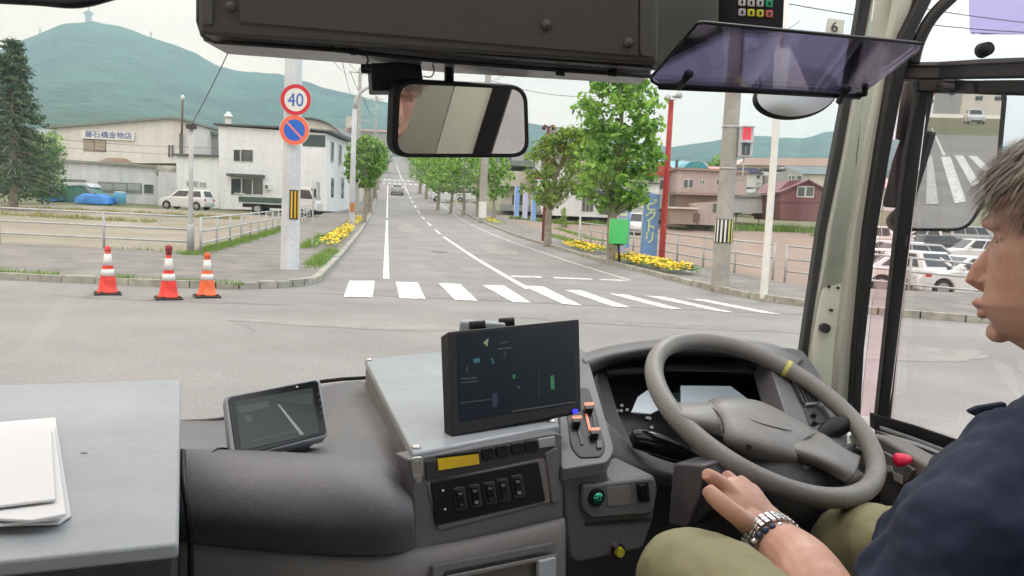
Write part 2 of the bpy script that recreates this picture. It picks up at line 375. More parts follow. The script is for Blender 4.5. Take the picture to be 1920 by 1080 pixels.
marks('centre_line_marking', q, dz=.010)
marks('edge_line_marking', stripe(6.35, toST(G(1150, 525))[0], 150, .12, ''), 'thinpaint')
sL = toST(G(1040, 521))[0]
marks('stop_line_marking', [[ST(sL - .2, 3.2), ST(sL - .2, 4.0), ST(sL + .2, 4.0), ST(sL + .2, 3.2)], [ST(sL - .22, 4.3), ST(sL - .3, 5.3), ST(sL + .05, 5.3), ST(sL + .15, 4.3)], [ST(sL - .3, 5.5), ST(sL - .35, 6.2), ST(sL, 6.2), ST(sL, 5.5)]])
# far crossing up the hill
q = []
for t_ in np.arange(-.9, 7.4, 1.0):
    for sa in (157, 172): q.append([ST(sa, t_), ST(sa, t_ + .55), ST(sa + 4, t_ + .55), ST(sa + 4, t_)])
marks('crosswalk_marking', q, dz=.02)
# cracks and patches in the near asphalt
M['crack'] = mat('crack_filler', (.16, .155, .15), .9)
b = MB(); rnd = random.Random(5)
for x0, y0, L_, a_ in ((-3.2, 9.5, 1.3, 1.2), (1.5, 11.5, 2.2, .3), (-1.2, 12.6, 3.2, .05), (3.5, 9.8, 2.0, 2.6), (-6.0, 11.4, 2.4, .1)):
    x, y, a = x0, y0, a_
    for i in range(14):
        a += rnd.uniform(-.5, .5) * .6; x2, y2 = x + math.cos(a) * L_ / 14, y + math.sin(a) * L_ / 14
        nx, ny = -math.sin(a) * .003, math.cos(a) * .003
        b.add([(x - nx, y - ny, .004), (x2 - nx, y2 - ny, .004), (x2 + nx, y2 + ny, .004), (x + nx, y + ny, .004)], [(0, 1, 2, 3)]); x, y = x2, y2
tag(b.build('road_crack', M['crack']), kind='structure')

# ---- hills: a sculpted ridge 2.4 km away
ridge = [(-700, 260), (-300, 190), (-100, 130), (0, 92), (70, 64), (105, 48), (130, 42), (175, 40), (230, 51), (300, 76), (345, 92), (370, 101), (405, 122), (440, 132), (520, 139), (560, 148), (600, 162), (640, 172), (690, 185), (760, 198), (850, 212), (950, 224), (1053, 240), (1150, 262), (1262, 275), (1340, 263), (1406, 254), (1450, 256), (1509, 259), (1544, 247), (1575, 246), (1640, 262), (1800, 262), (2000, 290), (2300, 330), (2800, 380)]
rx = []; rz = []
for px, py in ridge:
    r = ray(px, py); rx.append(math.atan2(r.x, r.y)); rz.append(r.z / math.hypot(r.x, r.y))
D0, D1 = 430.0, 2400.0
def fbm(x, y, seed=0):
    v = 0; a = 1; f = 1
    for k in range(5):
        v += a * math.sin(x * f * 1.7 + seed + 1.3 * math.sin(y * f * 1.1 + k)) * math.cos(y * f * 1.9 - seed + 1.1 * math.sin(x * f * .9 - k * 2)); a *= .5; f *= 2.03
    return v
bs_ = np.linspace(-1.0, 1.0, 420); ds_ = np.concatenate([np.linspace(D0, D1, 110), np.linspace(D1 + 60, D1 + 300, 4)])
vs = []
for d in ds_:
    for be in bs_:
        x, y = d * math.sin(be), d * math.cos(be); top = 1.6 + np.interp(be, rx, rz) * D1
        base = H(x, y) if d < 700 else H(x * 700 / d, y * 700 / d)
        u = (d - D0) / (D1 - D0)
        if u <= 1:
            e = .16 * u + .84 * u ** 2.1
            z = base + (top - base) * e + fbm(x / 190, y / 190) * 9 * math.sin(math.pi * min(1, u)) + fbm(x / 45, y / 45, 3) * 2.2 * min(1, u * 3)
            if u < .1: z -= 3 * (1 - u / .1)
        else:
            z = top - (d - D1) * .25 + fbm(x / 45, y / 45, 3) * 2
        vs.append((x, y, z))
nB = len(bs_); fs = [(i * nB + j, i * nB + j + 1, (i + 1) * nB + j + 1, (i + 1) * nB + j) for i in range(len(ds_) - 1) for j in range(nB - 1)]
M['hill'] = mat('forested_hill', (.014, .050, .050), .95, col2=(.055, .15, .085), vs=.006, bump=1.0, bs=.05)  # blue of the distant haze partly put into the forest colour
_n = M['hill'].node_tree; _b = [x for x in _n.nodes if x.type == 'BUMP'][0]; _b.inputs['Distance'].default_value = 22
ho = MB().add(vs, fs).build('hills', M['hill'], smooth=True); tag(ho, kind='structure')
# haze
hz = MB().box((0, 1150, 280), (6200, 3200, 590)).build('haze', bpy.data.materials.new('haze'))
tag(hz, kind='stuff', label='pale blue haze lying over the town and the hills'); hm = hz.data.materials[0]; hm.use_nodes = True; hm.node_tree.nodes.clear()
_o = hm.node_tree.nodes.new('ShaderNodeOutputMaterial'); _v = hm.node_tree.nodes.new('ShaderNodeVolumePrincipled'); hm.node_tree.links.new(_v.outputs[0], _o.inputs['Volume'])
_v.inputs['Color'].default_value = (.50, .77, .95, 1); _v.inputs['Density'].default_value = .00034; _v.inputs['Anisotropy'].default_value = .0

# tyre-darkened tracks and old patches in the streets
M['patch'] = mat('asphalt_patch', (.228, .214, .208), .9, var=.12, vs=4, bump=.3, bs=90); M['patch2'] = mat('paler_asphalt_patch', (.274, .258, .249), .88, var=.1, vs=3, bump=.3, bs=90)
def blob(name, cx, cy, rx_, ry_, mt, rot=0, seed=0, dz=.0035):
    rnd = random.Random(seed); n = 40; ph = [rnd.uniform(0, 6) for _ in range(4)]; pts = []
    for i in range(n):
        a = 2 * math.pi * i / n; k = 1 + .10 * math.sin(3 * a + ph[0]) + .06 * math.sin(7 * a + ph[1]) + .04 * math.sin(13 * a + ph[2]); x, y = rx_ * k * math.cos(a), ry_ * k * math.sin(a); X_, Y_ = cx + x * math.cos(rot) - y * math.sin(rot), cy + x * math.sin(rot) + y * math.cos(rot)
        pts.append((X_, Y_, H(X_, Y_) + dz))
    tag(MB().add([(cx, cy, H(cx, cy) + dz)] + pts, [(0, 1 + i, 1 + (i + 1) % n) for i in range(n)]).build(name, M[mt]), kind='structure')
for i, (x, y, a, b_, m_, r_) in enumerate(((-2.0, 10.8, 1.6, .35, 'patch2', .05), (2.6, 12.2, 2.6, .28, 'patch', -.05), (5.2, 10.4, 1.4, .5, 'patch2', .3), (-5.5, 12.6, 1.8, .25, 'patch', .02))): blob('road_patch', x, y, a, b_, m_, r_, i)
for i, (s_, t_, a, b_, m_) in enumerate(((24, 1.7, .5, 2.6, 'patch'), (33, 4.6, .6, 3.5, 'patch2'), (52, 1.4, .7, 6, 'patch2'), (29, 5.6, .35, 1.4, 'patch'))): p = ST(s_, t_); blob('road_patch', p.x, p.y, a, b_, m_, A, 10 + i, .0065)
mh = ST(30, 2.0); tag(MB().lathe((mh.x, mh.y, H(mh.x, mh.y) + .0), [(.32, 0), (.32, .010), (.30, .012)], 28).build('manhole_cover', mat('cast_iron', (.10, .095, .09), .6, .5, bump=.5, bs=40)), 'round iron manhole cover in the left lane of the road', 'manhole cover')
# ============================================================ STREET THINGS
M['grey_metal'] = mat('galvanised_metal', (.46, .47, .48), .55, .3, var=.12, vs=5)
M['pole'] = mat('pale_grey_painted_pole', (.50, .52, .55), .6, var=.10, vs=2.5, grain=(14, .06), stretch=(1, 1, .3))
M['concrete_pole'] = mat('concrete_pole', (.36, .35, .32), .85, var=.12, vs=3, bump=.15, bs=40)
M['white'] = mat('white_paint', (.75, .75, .73), .5, var=.05, vs=4)
M['black'] = mat('black_plastic', (.018, .018, .02), .5)
M['rubber'] = mat('rubber', (.03, .03, .03), .8)
M['yellow'] = mat('yellow_reflective', (.80, .45, .02), .5)
M['paleyellow'] = mat('faded_yellow', (.62, .60, .20), .6)
M['red'] = mat('sign_red', (.62, .02, .035), .5); M['orange'] = mat('sign_orange_red', (.85, .16, .08), .5); M['blue'] = mat('sign_blue', (.01, .13, .58), .5)
M['cone_red'] = mat('cone_red', (.74, .04, .025), .5, var=.2, vs=9); M['cone_orange'] = mat('cone_orange', (.80, .14, .04), .55, var=.2, vs=9); M['reflect'] = mat('reflective_band', (.74, .72, .71), .4, var=.12, vs=12)
M['redpole'] = mat('red_painted_pole', (.42, .035, .03), .5, var=.15); M['darkred'] = mat('dark_red_painted_pole', (.16, .03, .03), .6)

def cone(px, py, label, mt, lamp=False, h=.77, tilt=0):
    g = G(px, py); t = thing('traffic_cone', g, label, 'traffic cone', 'traffic cones along the kerb')
    MB().lathe(g, [(.04, .02), (.2, .02), (.205, .05), (.16, .06)], 4).build('weight', M['rubber'], t)
    b = MB(); b.box(g + Vector((0, 0, .018)), (.40, .40, .03), .5); b.build('base', M['rubber'], t, bevel=.01)
    r = lambda z: .155 - (.155 - .028) * (z / h)
    MB().lathe(g, [(.17, .035), (.165, .06)] + [(r(z) , z) for z in (.07, .2, h * .4, h * .6, h * .8, h)] + [(.02, h + .01)], 28).build('body', mt, t, smooth=True)
    for a, c in ((.40, .54), (.62, .86)):
        MB().lathe(g, [(r(h * a) + .003, h * a), (r(h * c) + .003, h * c)], 28).build('reflective_band', M['reflect'], t, smooth=True)
    if lamp:
        l = MB().lathe(g, [(.03, h - .06), (.045, h - .05), (.045, h + .01), (.052, h + .02), (.058, h + .05), (.05, h + .09), (.02, h + .11)], 20).build('warning_lamp', M['lampred'], t, smooth=True)
    else: MB().lathe(g, [(.05, h - .07), (.045, h - .01), (.03, h + .02)], 20).build('cap', mt, t, smooth=True)
    return t
M['lampred'] = mat('warning_lamp_red', (.25, .01, .02), .25)
cone(202, 552, 'left red cone with two white bands, no lamp, by the broken kerb stones', M['cone_red'])
cone(316, 561, 'middle red cone with a dark red warning lamp on its tip', M['cone_red'], True, .76)
cone(388, 557, 'orange faded cone, right one of the three on the kerb side', M['cone_orange'], h=.72)

# ---- sign pole
def vx(px, py, D): return P(px, py, D)
g = G(543, 514); gz = g.z + KH; D_ = g.y; k = D_ / F
sp = thing('sign_pole', (g.x, g.y, gz), 'thick pale grey pole on the left corner carrying two round signs and a striped plate', 'pole')
g0 = Vector((g.x, g.y, gz))
b = MB(); b.lathe(g0, [(.215, -.1), (.215, .02), (.21, .03), (.17, 9.6), (.16, 9.62)], 40); b.build('pole', M['pole'], sp, smooth=True)
def disc(c, r, n=40): return [c + Vector((math.cos(2 * math.pi * i / n) * r, 0, math.sin(2 * math.pi * i / n) * r)) for i in range(n)]
def ringf(b, c, r0, r1, y, n=48):
    vs = [(c.x + math.cos(2 * math.pi * i / n) * r, y, c.z + math.sin(2 * math.pi * i / n) * r) for r in (r0, r1) for i in range(n)]
    b.add(vs, [(i, (i + 1) % n, n + (i + 1) % n, n + i) for i in range(n)])
c1 = P(554.5, 187, D_ - .27); r1_ = 28.5 * (D_ - .27) / F
s1 = MB().prism(disc(c1, r1_), (0, .015, 0)).build('speed_limit_sign', M['white'], sp)
b = MB(); ringf(b, c1, r1_ * .74, r1_ * .99, c1.y - .004); b.build('red_ring', M['red'], s1)
Mx = frame(c1 + Vector((0, -.003, 0)), (1, 0, 0), (0, 0, 1)); v_, f_ = text_mesh('40', r1_ * 1.2, Mx, .004, .88); 
zc = (min(v.z for v in v_) + max(v.z for v in v_)) / 2 - c1.z; v_ = [v - Vector((0, 0, zc)) for v in v_]
MB().add(v_, f_).build('numerals', mat('sign_numeral_blue', (.02, .12, .45), .5), s1)
c2 = P(552, 244, D_ - .27); r2_ = 28 * (D_ - .27) / F
s2 = MB().prism(disc(c2, r2_), (0, .015, 0)).build('no_parking_sign', M['white'], sp)
b = MB(); ringf(b, c2, r2_ * .70, r2_ * .97, c2.y - .004); b.build('orange_ring', M['orange'], s2)
MB().prism(disc(c2 + Vector((0, -.004, 0)), r2_ * .70), (0, .003, 0)).build('blue_field', M['blue'], s2)
a_ = Vector((math.cos(math.radians(-45)), 0, math.sin(math.radians(-45))))
MB().bar(c2 + Vector((0, -.008, 0)) - a_ * r2_ * .76, c2 + Vector((0, -.008, 0)) + a_ * r2_ * .76, r2_ * .14, .004, Vector((0, 1, 0))).build('slash', mat('faded_sign_red', (.75, .22, .25), .5), s2)
for c in (c1, c2):
    MB().box(c + Vector((0, .15, 0)), (.06, .22, .05)).build('bracket', M['grey_metal'], sp)
    MB().lathe(Vector((g0.x, g0.y, c.z - .03)), [(.205, 0), (.205, .06)], 30).build('clamp_band', M['grey_metal'], sp, smooth=True)
# hazard plate wrapped round the road side of the pole
pc = P(555, 384, D_ - .2); hh = 27 * k
def wrap(name, a0, a1, z0, z1, mt, rr, par, cx=g0):
    n = 8; vs = []
    for i in range(n + 1):
        a = a0 + (a1 - a0) * i / n
        for z in (z0, z1): vs.append((cx.x + rr * math.cos(a), cx.y + rr * math.sin(a), z))
    return MB().add(vs, [(2 * i, 2 * i + 2, 2 * i + 3, 2 * i + 1) for i in range(n)]).build(name, mt, par)
R_ = .215
pl = wrap('hazard_plate', math.radians(-83), math.radians(-22), pc.z - hh, pc.z + hh, M['black'], R_ + .006, sp)
for i in range(3):
    a = -75 + i * 20; wrap('yellow_stripe', math.radians(a), math.radians(a + 9), pc.z - hh * .93, pc.z + hh * .93, M['yellow'], R_ + .010, pl)

# ---- metal pipe fences
def fence(name, path, hgt, label, rails=(.98, .62, .28), post=2.0, r=.028, rp=.035, z0=KH):
    p0 = Vector((path[0][0], path[0][1], H(*path[0]) + z0)); t = thing(name, p0, label, 'fence')
    pts = [Vector((p[0], p[1], H(p[0], p[1]) + z0)) for p in path]; b = None
    posts = []
    for i in range(len(pts) - 1):
        ln = (pts[i + 1] - pts[i]).length; n = max(1, round(ln / post))
        for j in range(n): 
            q = pts[i].lerp(pts[i + 1], j / n); q.z = H(q.x, q.y) + z0; posts.append(q)
    posts.append(pts[-1])
    for rr in rails:
        b = MB(); b.tube([q + Vector((0, 0, hgt * rr)) for q in posts], r, 8); b.build('rail', M['grey_metal'], t, smooth=True)
    for q in posts:
        MB().tube([q - Vector((0, 0, .1)), q + Vector((0, 0, hgt * 1.02))], rp, 8).build('post', M['grey_metal'], t, smooth=True)
    return t
fl = [(-60, 24.2), tuple(G(195, 472)[:2]), tuple(G(358, 480)[:2])]
pe = [tuple(G(376, 483)[:2])] + [tuple(ST(s_, -5.15)[:2]) for s_ in (30, 38, 46, 56)]
dv = Vector(fl[1]) - Vector(fl[2]); fl[0] = tuple(Vector(fl[1]) + dv.normalized() * 40)
fence('pipe_fence', fl, 1.02, 'grey three rail pipe fence along the front of the left gravel lot', post=3.0)
fence('pipe_fence', pe, 1.0, 'grey pipe fence running uphill beside the left pavement', post=2.2)
fr_ = [tuple(ST(s_, 10.55)[:2]) for s_ in (43, 36, 28, 20.6)]
fence('pipe_fence', fr_, 1.0, 'white grey pipe fence beside the right pavement behind the blue flag', post=2.4)
fq = [tuple(ST(20.2, 10.7)[:2])] + [(x, 20.75) for x in (10.3, 16, 24, 40)]
fence('pipe_fence', fq, .98, 'grey pipe fence between the cross street and the parked cars', post=3.0)

# ---- other poles
def pole(name, base, top, wpx, mt, label, cat='pole', taper=.75, dz=KH, parts=None, ncl=0):
    g = G(*base); g.z += dz; tp = P(top[0], top[1], g.y); hgt = tp.z - g.z; r = wpx * g.y / F / 2
    t = thing(name, g, label, cat)
    MB().lathe(g, [(r, -.1), (r, 0), (r * (1 + taper) / 2, hgt / 2), (r * taper, hgt)], 24).build('pole', mt, t, smooth=True)
    return t, g, hgt, r
t, g, h_, r = pole('utility_pole', (1349, 546), (1372, -240), 33, M['concrete_pole'], 'thick grey concrete utility pole with a black and pale yellow striped sleeve', 'utility pole', .72)
zc = P(1354, 433, g.y).z; hh = 22 * g.y / F
sl = MB().lathe(Vector((g.x, g.y, zc)), [(r + .004, -hh), (r + .008, -hh), (r + .008, hh), (r + .004, hh)], 30).build('striped_sleeve', M['black'], t, smooth=True)
for i in range(8):
    a = -172 + i * 24; wrap('stripe', math.radians(a), math.radians(a + 11), zc - hh * .95, zc + hh * .95, M['paleyellow'] if i > 3 else M['white'], r + .013, sl, g)
for zz in (P(1365, 240, g.y).z, P(1360, 318, g.y).z):
    MB().lathe(Vector((g.x, g.y, zz)), [(r * .95, 0), (r * .97, 0), (r * .97, .05), (r * .95, .05)], 24).build('clamp_band', M['grey_metal'], t, smooth=True)
UP = (g.copy(), r)
# pedestrian signal hung on the utility pole
zt = P(1399, 240, g.y); zb = P(1395, 293, g.y); cx = P(1397, 266, g.y - .1); W_ = 27 * g.y / F; Hh = 56 * g.y / F
t = thing('pedestrian_signal', (cx.x, cx.y, cx.z - Hh / 2), 'pedestrian signal showing the red standing figure beside the utility pole', 'traffic light')
MB().box(cx, (W_, .22, Hh)).build('housing', M['pole'], t, bevel=.03)
M['sigred'] = mat('lit_red_lens', (.5, .01, .03), .4, emit=((1, .05, .10), .55)); M['sigoff'] = mat('unlit_green_lens', (.05, .07, .08), .3)
for dz, m_ in ((.25, 'sigred'), (-.25, 'sigoff')):
    c = cx + Vector((0, -.115, Hh * dz)); ln = MB().box(c, (W_ * .56, .02, Hh * .38)).build('lens', M[m_], t, bevel=.01)
    fm = M['black'] if dz > 0 else M['grey_metal']; q = c + Vector((0, -.014, 0)); s_ = Hh * .36
    v = [(0, .42), (.07, .40), (.09, .33), (.05, .27), (.13, .22), (.15, -.05), (.10, -.08), (.10, -.42), (-.10, -.42), (-.10, -.08), (-.15, -.05), (-.13, .22), (-.05, .27), (-.09, .33), (-.07, .40)]
    MB().prism([q + Vector((a * s_, 0, b_ * s_)) for a, b_ in v], (0, .005, 0)).build('figure', mat('signal_figure', (.62, .12, .16) if dz > 0 else (.16, .19, .2), .5), ln)
    MB().box(c + Vector((0, -.09, Hh * .21)), (W_ * .78, .2, .02)).build('visor', M['pole'], t)
for zz in (zt.z + .02, zb.z - .55):
    MB().tube([Vector((g.x, g.y, zz)), Vector((cx.x, g.y - .1, zz)), Vector((cx.x, cx.y, cx.z + (.3 if zz > cx.z else -.3)))], .022, 8).build('arm', M['grey_metal'], t, smooth=True)
t, g, h_, r = pole('lamp_pole', (1431, 564), (1481, -160), 14, M['white'], 'slim white steel pole right of the striped utility pole', 'pole', .8)
t, g, h_, r = pole('loudspeaker_pole', (1240, 490), (1267, 188), 12, M['redpole'], 'bright red pole with loudspeakers on top between blue flag and house', 'pole', .8)
tp = g + Vector((0, 0, h_))
for sx, sz in ((-.12, .0), (.13, .12)):
    l = MB(); l.tube([tp + Vector((sx * .2, 0, sz)), tp + Vector((sx, -.15, sz)), tp + Vector((sx * 1.8, -.35, sz + .02))], [.03, .06, .13], 12); l.build('loudspeaker', M['grey_metal'], t, smooth=True)
MB().bar(tp - Vector((.15, 0, .05)), tp + Vector((.2, 0, .05)), .03, .03).build('crossbar', M['grey_metal'], t)
t, g, h_, r = pole('lamp_pole', (1018, 456), (1028, 240), 6.5, M['darkred'], 'thin dark red pole with two small lamps in front of the small tree', 'pole', .8)
tp = g + Vector((0, 0, h_)); sc_ = g.y / F
for sx in (-7, 7):
    MB().tube([tp, tp + Vector((sx * sc_, 0, 5 * sc_)), tp + Vector((sx * sc_ * 1.3, -.1, -2 * sc_))], [.04, .06, .11], 8).build('lamp', M['darkred'], t, smooth=True)
t, g, h_, r = pole('utility_pole', (904, 418), (925, 140), 14.5, M['concrete_pole'], 'concrete utility pole behind the inside mirror, right of the climbing road', 'utility pole', .8)
PR = g.copy(); PRh = h_
wrap('reflective_sleeve', math.radians(-160), math.radians(-20), g.z + .3, g.z + 1.6, M['white'], r + .02, t, g)
# left curved lamp column and the utility pole behind it
t, g, h_, r = pole('street_lamp', (659, 428), (676, 205), 11, M['pole'], 'pale grey street lamp with a curved top on the left pavement', 'street lamp', .75)
tp = g + Vector((0, 0, h_)); k = g.y / F
MB().tube([tp, tp + Vector((2, 0, 14)) * k, tp + Vector((9, 0, 30)) * k, tp + Vector((22, 0, 40)) * k, tp + Vector((45, 0, 44)) * k], [r * .75, r * .7, r * .65, r * .6, r * .5], 10).build('arm', M['pole'], t, smooth=True)
MB().box(tp + Vector((58, 0, 44)) * k, (30 * k, .25, 7 * k)).build('lantern', M['grey_metal'], t, bevel=.03)
wrap('hazard_plate', math.radians(-120), math.radians(-20), P(665, 398, g.y).z, P(665, 380, g.y).z, mat('rusty_orange_plate', (.45, .20, .05), .7), r + .012, t, g)
t, g, h_, r = pole('utility_pole', (668, 412), (681, 128), 8, M['concrete_pole'], 'tall thin utility pole just behind the curved street lamp on the left', 'utility pole', .8)
PL_ = g.copy(); PLh = h_
for zz, ww in ((.97, 1.6), (.80, 1.2), (.66, 1.5)):
    MB().box(g + Vector((0, 0, h_ * zz)), (ww, .08, .08), .3).build('crossarm', M['grey_metal'], t)
MB().lathe(g + Vector((-.55, 0, h_ * .60)), [(.16, 0), (.18, .05), (.18, .5), (.1, .55)], 12).build('transformer', M['grey_metal'], t, smooth=True)
t, g, h_, r = pole('utility_pole', (702, 352), (702, 180), 4, M['concrete_pole'], 'distant utility pole above the left row of street trees', 'utility pole', .8)
for zz in (.97, .86): MB().box(g + Vector((0, 0, h_ * zz)), (2.2, .12, .12), .3).build('crossarm', M['grey_metal'], t)
PF = g.copy(); PFh = h_
t, g, h_, r = pole('wire_pole', (357, 481), (366, 238), 8.5, M['grey_metal'], 'slim grey pole at the corner of the left lot fence', 'pole', .9)
tp = g + Vector((0, 0, h_)); MB().box(tp + Vector((0, 0, .0)), (.22, .22, .12)).build('cap', M['black'], t)
MB().lathe(g, [(.10, -.1), (.10, .75), (.07, .8)], 12).build('sleeve', M['grey_metal'], t, smooth=True)
PW = tp.copy()
t, g, h_, r = pole('sign_post', (585, 470), (597, 336), 3.2, M['grey_metal'], 'thin grey post with a sign seen edge on, behind the sign pole', 'sign post', 1)
c = P(596.5, 358, g.y - .03); MB().box(c, (.06, .5, .62), .1).build('sign_plate', M['grey_metal'], t)
t, g, h_, r = pole('sign_post', (855, 394), (859, 333), 4, M['white'], 'short white post in front of the white vans', 'post', 1)
for bx, tx, ty, w_, lb in ((777, 779, 300, 3.2, 'white signal post at the far crossing, left of the green plate'), (792, 794, 305, 3, 'second white post near the far crossing, right of the green plate')):
    t, g, h_, r = pole('signal_post', (bx, 341), (tx, ty - 6), w_, M['white'], lb, 'post', 1)
    if bx == 777:
        MB().box(g + Vector((1.0, -.1, h_ * .93)), (1.5, .1, 1.3)).build('green_plate', mat('green_plate', (.02, .22, .12), .6), t)
        MB().box(g + Vector((.8, 0, h_ * .70)), (1.6, .3, .5)).build('signal_head', M['black'], t)
t, g, h_, r = pole('white_post', (1085, 462), (1087, 404), 3.5, M['white'], 'white post at the far end of the right pavement fence', 'post', 1)
# ---- overhead wires
def wire(name, a, b_, sag, label, r=.012, grp='overhead wires above the left pavement'):
    pts = []
    for i in range(21):
        u = i / 20; p = a.lerp(b_, u); p.z -= sag * 4 * u * (1 - u); pts.append(p)
    o = MB().tube(pts, r, 5).build(name, M['black'], smooth=True); return tag(o, label, 'wire', grp)
arm = lambda g, h, z, dx: Vector((g.x + dx, g.y, g.z + h * z))
near = [P(596, 70, 12), P(614, 70, 12), P(632, 70, 12)]
for i, (n_, z, dx) in enumerate(zip(near, (.97, .97, .80), (-.7, .6, -.4))):
    wire('overhead_wire', n_, arm(PL_, PLh, z, dx), .3, ['leftmost wire dropping to the thin utility pole on the left', 'middle wire dropping to the thin utility pole on the left', 'rightmost wire dropping to the thin utility pole on the left'][i], .007)
for i, (z, dx) in enumerate(((.97, -.7), (.97, .7), (.8, .3))):
    wire('overhead_wire', arm(PL_, PLh, z, dx), arm(PF, PFh, .97 if i < 2 else .86, dx), 1.2, ['upper left wire', 'upper right wire', 'lower wire'][i] + ' running uphill between the two left utility poles', .022)
wire('overhead_wire', PW + Vector((0, 0, .05)), P(446, 60, 16), .05, 'wire rising from the slim pole at the left lot fence', .012)
for i, (a, b_) in enumerate((((925, 148), (1000, 60)), ((925, 150), (1030, 60)))):
    wire('overhead_wire', P(a[0], a[1], PR.y), P(b_[0], b_[1], 20), .3, ['left', 'right'][i] + ' of two wires rising above the inside mirror from the pole behind', .010)
wire('overhead_wire', P(920, 150, PR.y), P(1500, 40, 60), 3.0, 'wire behind the tall tree running to the right', .018)
for i, (a, b_) in enumerate((((1380, -60), (1950, 45)), ((1380, -12), (1950, 62)))):
    wire('overhead_wire', P(a[0], a[1], UP[0].y), P(b_[0], b_[1], 22), .15, ['upper wire crossing behind the sun visor at top right', 'lower wire crossing behind the sun visor at top right'][i], .012)
for py, nm_ in ((262, 'highest'), (276, 'middle'), (300, 'lowest')):
    wire('overhead_wire', P(-60, py - 20, 60), P(640, py + 8, 75), .8, nm_ + ' thin wire strung across the left buildings', .014, 'wires above the left roofs')

# ---- flags, green box, flowers
M['flag'] = mat('pale_blue_flag_cloth', (.22, .40, .74), .8, var=.08); M['flagtext'] = mat('flag_lettering_yellow', (.85, .92, .45), .8); M['flag2'] = mat('lilac_white_flag_cloth', (.50, .52, .72), .8)
def flag(px0, px1, py0, py1, D, mt, label, body=None, group=None):
    a = P((px0 + px1) / 2, py0, D); bt = P((px0 + px1) / 2 - (py1 - py0) * .06, py1, D); w_ = (px1 - px0) * D / F; h = a.z - bt.z
    zg = H(bt.x, D) + KH; t = thing('banner_flag', (bt.x - w_ / 2, D, zg), label, 'banner flag', group)
    MB().tube([Vector((bt.x - w_ / 2, D, zg)), Vector((bt.x - w_ / 2, D, a.z + .08))], .018, 8).build('flagpole', M['white'], t, smooth=True)
    MB().tube([Vector((bt.x - w_ / 2, D, a.z + .05)), Vector((bt.x + w_ / 2, D, a.z + .03))], .012, 6).build('crossbar', M['white'], t, smooth=True)
    nx, nz_ = 8, 24; vs = []
    for j in range(nz_ + 1):
        for i in range(nx + 1):
            u = i / nx; v = j / nz_; vs.append((bt.x - w_ / 2 + w_ * u, D + .03 * math.sin(u * 5 + v * 7) * u, a.z - h * v - .04 * u))
    cl_ = MB().add(vs, [(j * (nx + 1) + i, j * (nx + 1) + i + 1, (j + 1) * (nx + 1) + i + 1, (j + 1) * (nx + 1) + i) for j in range(nz_) for i in range(nx)]).build('cloth', mt, t, smooth=True)
    if body:
        n = len(body)
        for q, ch in enumerate(body):
            c = Vector((bt.x, D - .045, a.z - h * (.12 + .76 * (q + .5) / n * .92)))
            v_, f_ = text_mesh(ch, h * .76 / n * 1.12, frame(c, (1, 0, 0), (0, 0, 1)), .003, .95, .018); MB().add(v_, f_).build('lettering', M['flagtext'], cl_)
    return t
flag(1207, 1238, 362, 478, 31, M['flag'], 'tall pale blue banner flag with large yellow lettering beside the red pole', 'ビクトリ')
flag(1160, 1177, 368, 478, 33, M['flag2'], 'lilac banner flag half hidden behind the green box', 'セール')
flag(1176, 1184, 380, 464, 35, M['flag'], 'narrow blue banner flag between the green box and the kei truck')
for i, (x, lb) in enumerate(((967, 'leftmost of three small blue flags before the pale house'), (983, 'middle one of three small blue flags before the pale house'), (999, 'rightmost of three small blue flags, nearest the dark red pole'))):
    flag(x, x + 9, 350 + i, 405 + i * 4, 58 - i * 3, M['flag2' if i == 1 else 'flag'], lb, None, 'small blue flags before the pale house')
g = G(1161, 498); g.z += KH; D_ = g.y; k = D_ / F
t = thing('green_box', g, 'bright green metal box on a thin post beside the tall tree', 'box')
M['green'] = mat('bright_green_paint', (.07, .56, .16), .5, var=.05); M['palegreen'] = mat('pale_green_left_face', (.22, .62, .20), .5)
cb = P(1161, 434, D_); MB().box(cb, (33 * k, .55, 46 * k), -.25).build('body', M['green'], t, bevel=.015)
MB().box(cb + Vector((-17.5 * k, -.06, 0)), (.03, .34, 38 * k), -.25).build('left_face', M['palegreen'], t, bevel=.01)  # left face given a lighter green than the body
MB().tube([g, Vector((cb.x, g.y, cb.z - 22 * k))], .04, 8).build('post', M['black'], t, smooth=True)
MB().box(Vector((cb.x, g.y, cb.z - 24 * k)), (.3, .3, .06)).build('bracket', M['black'], t)

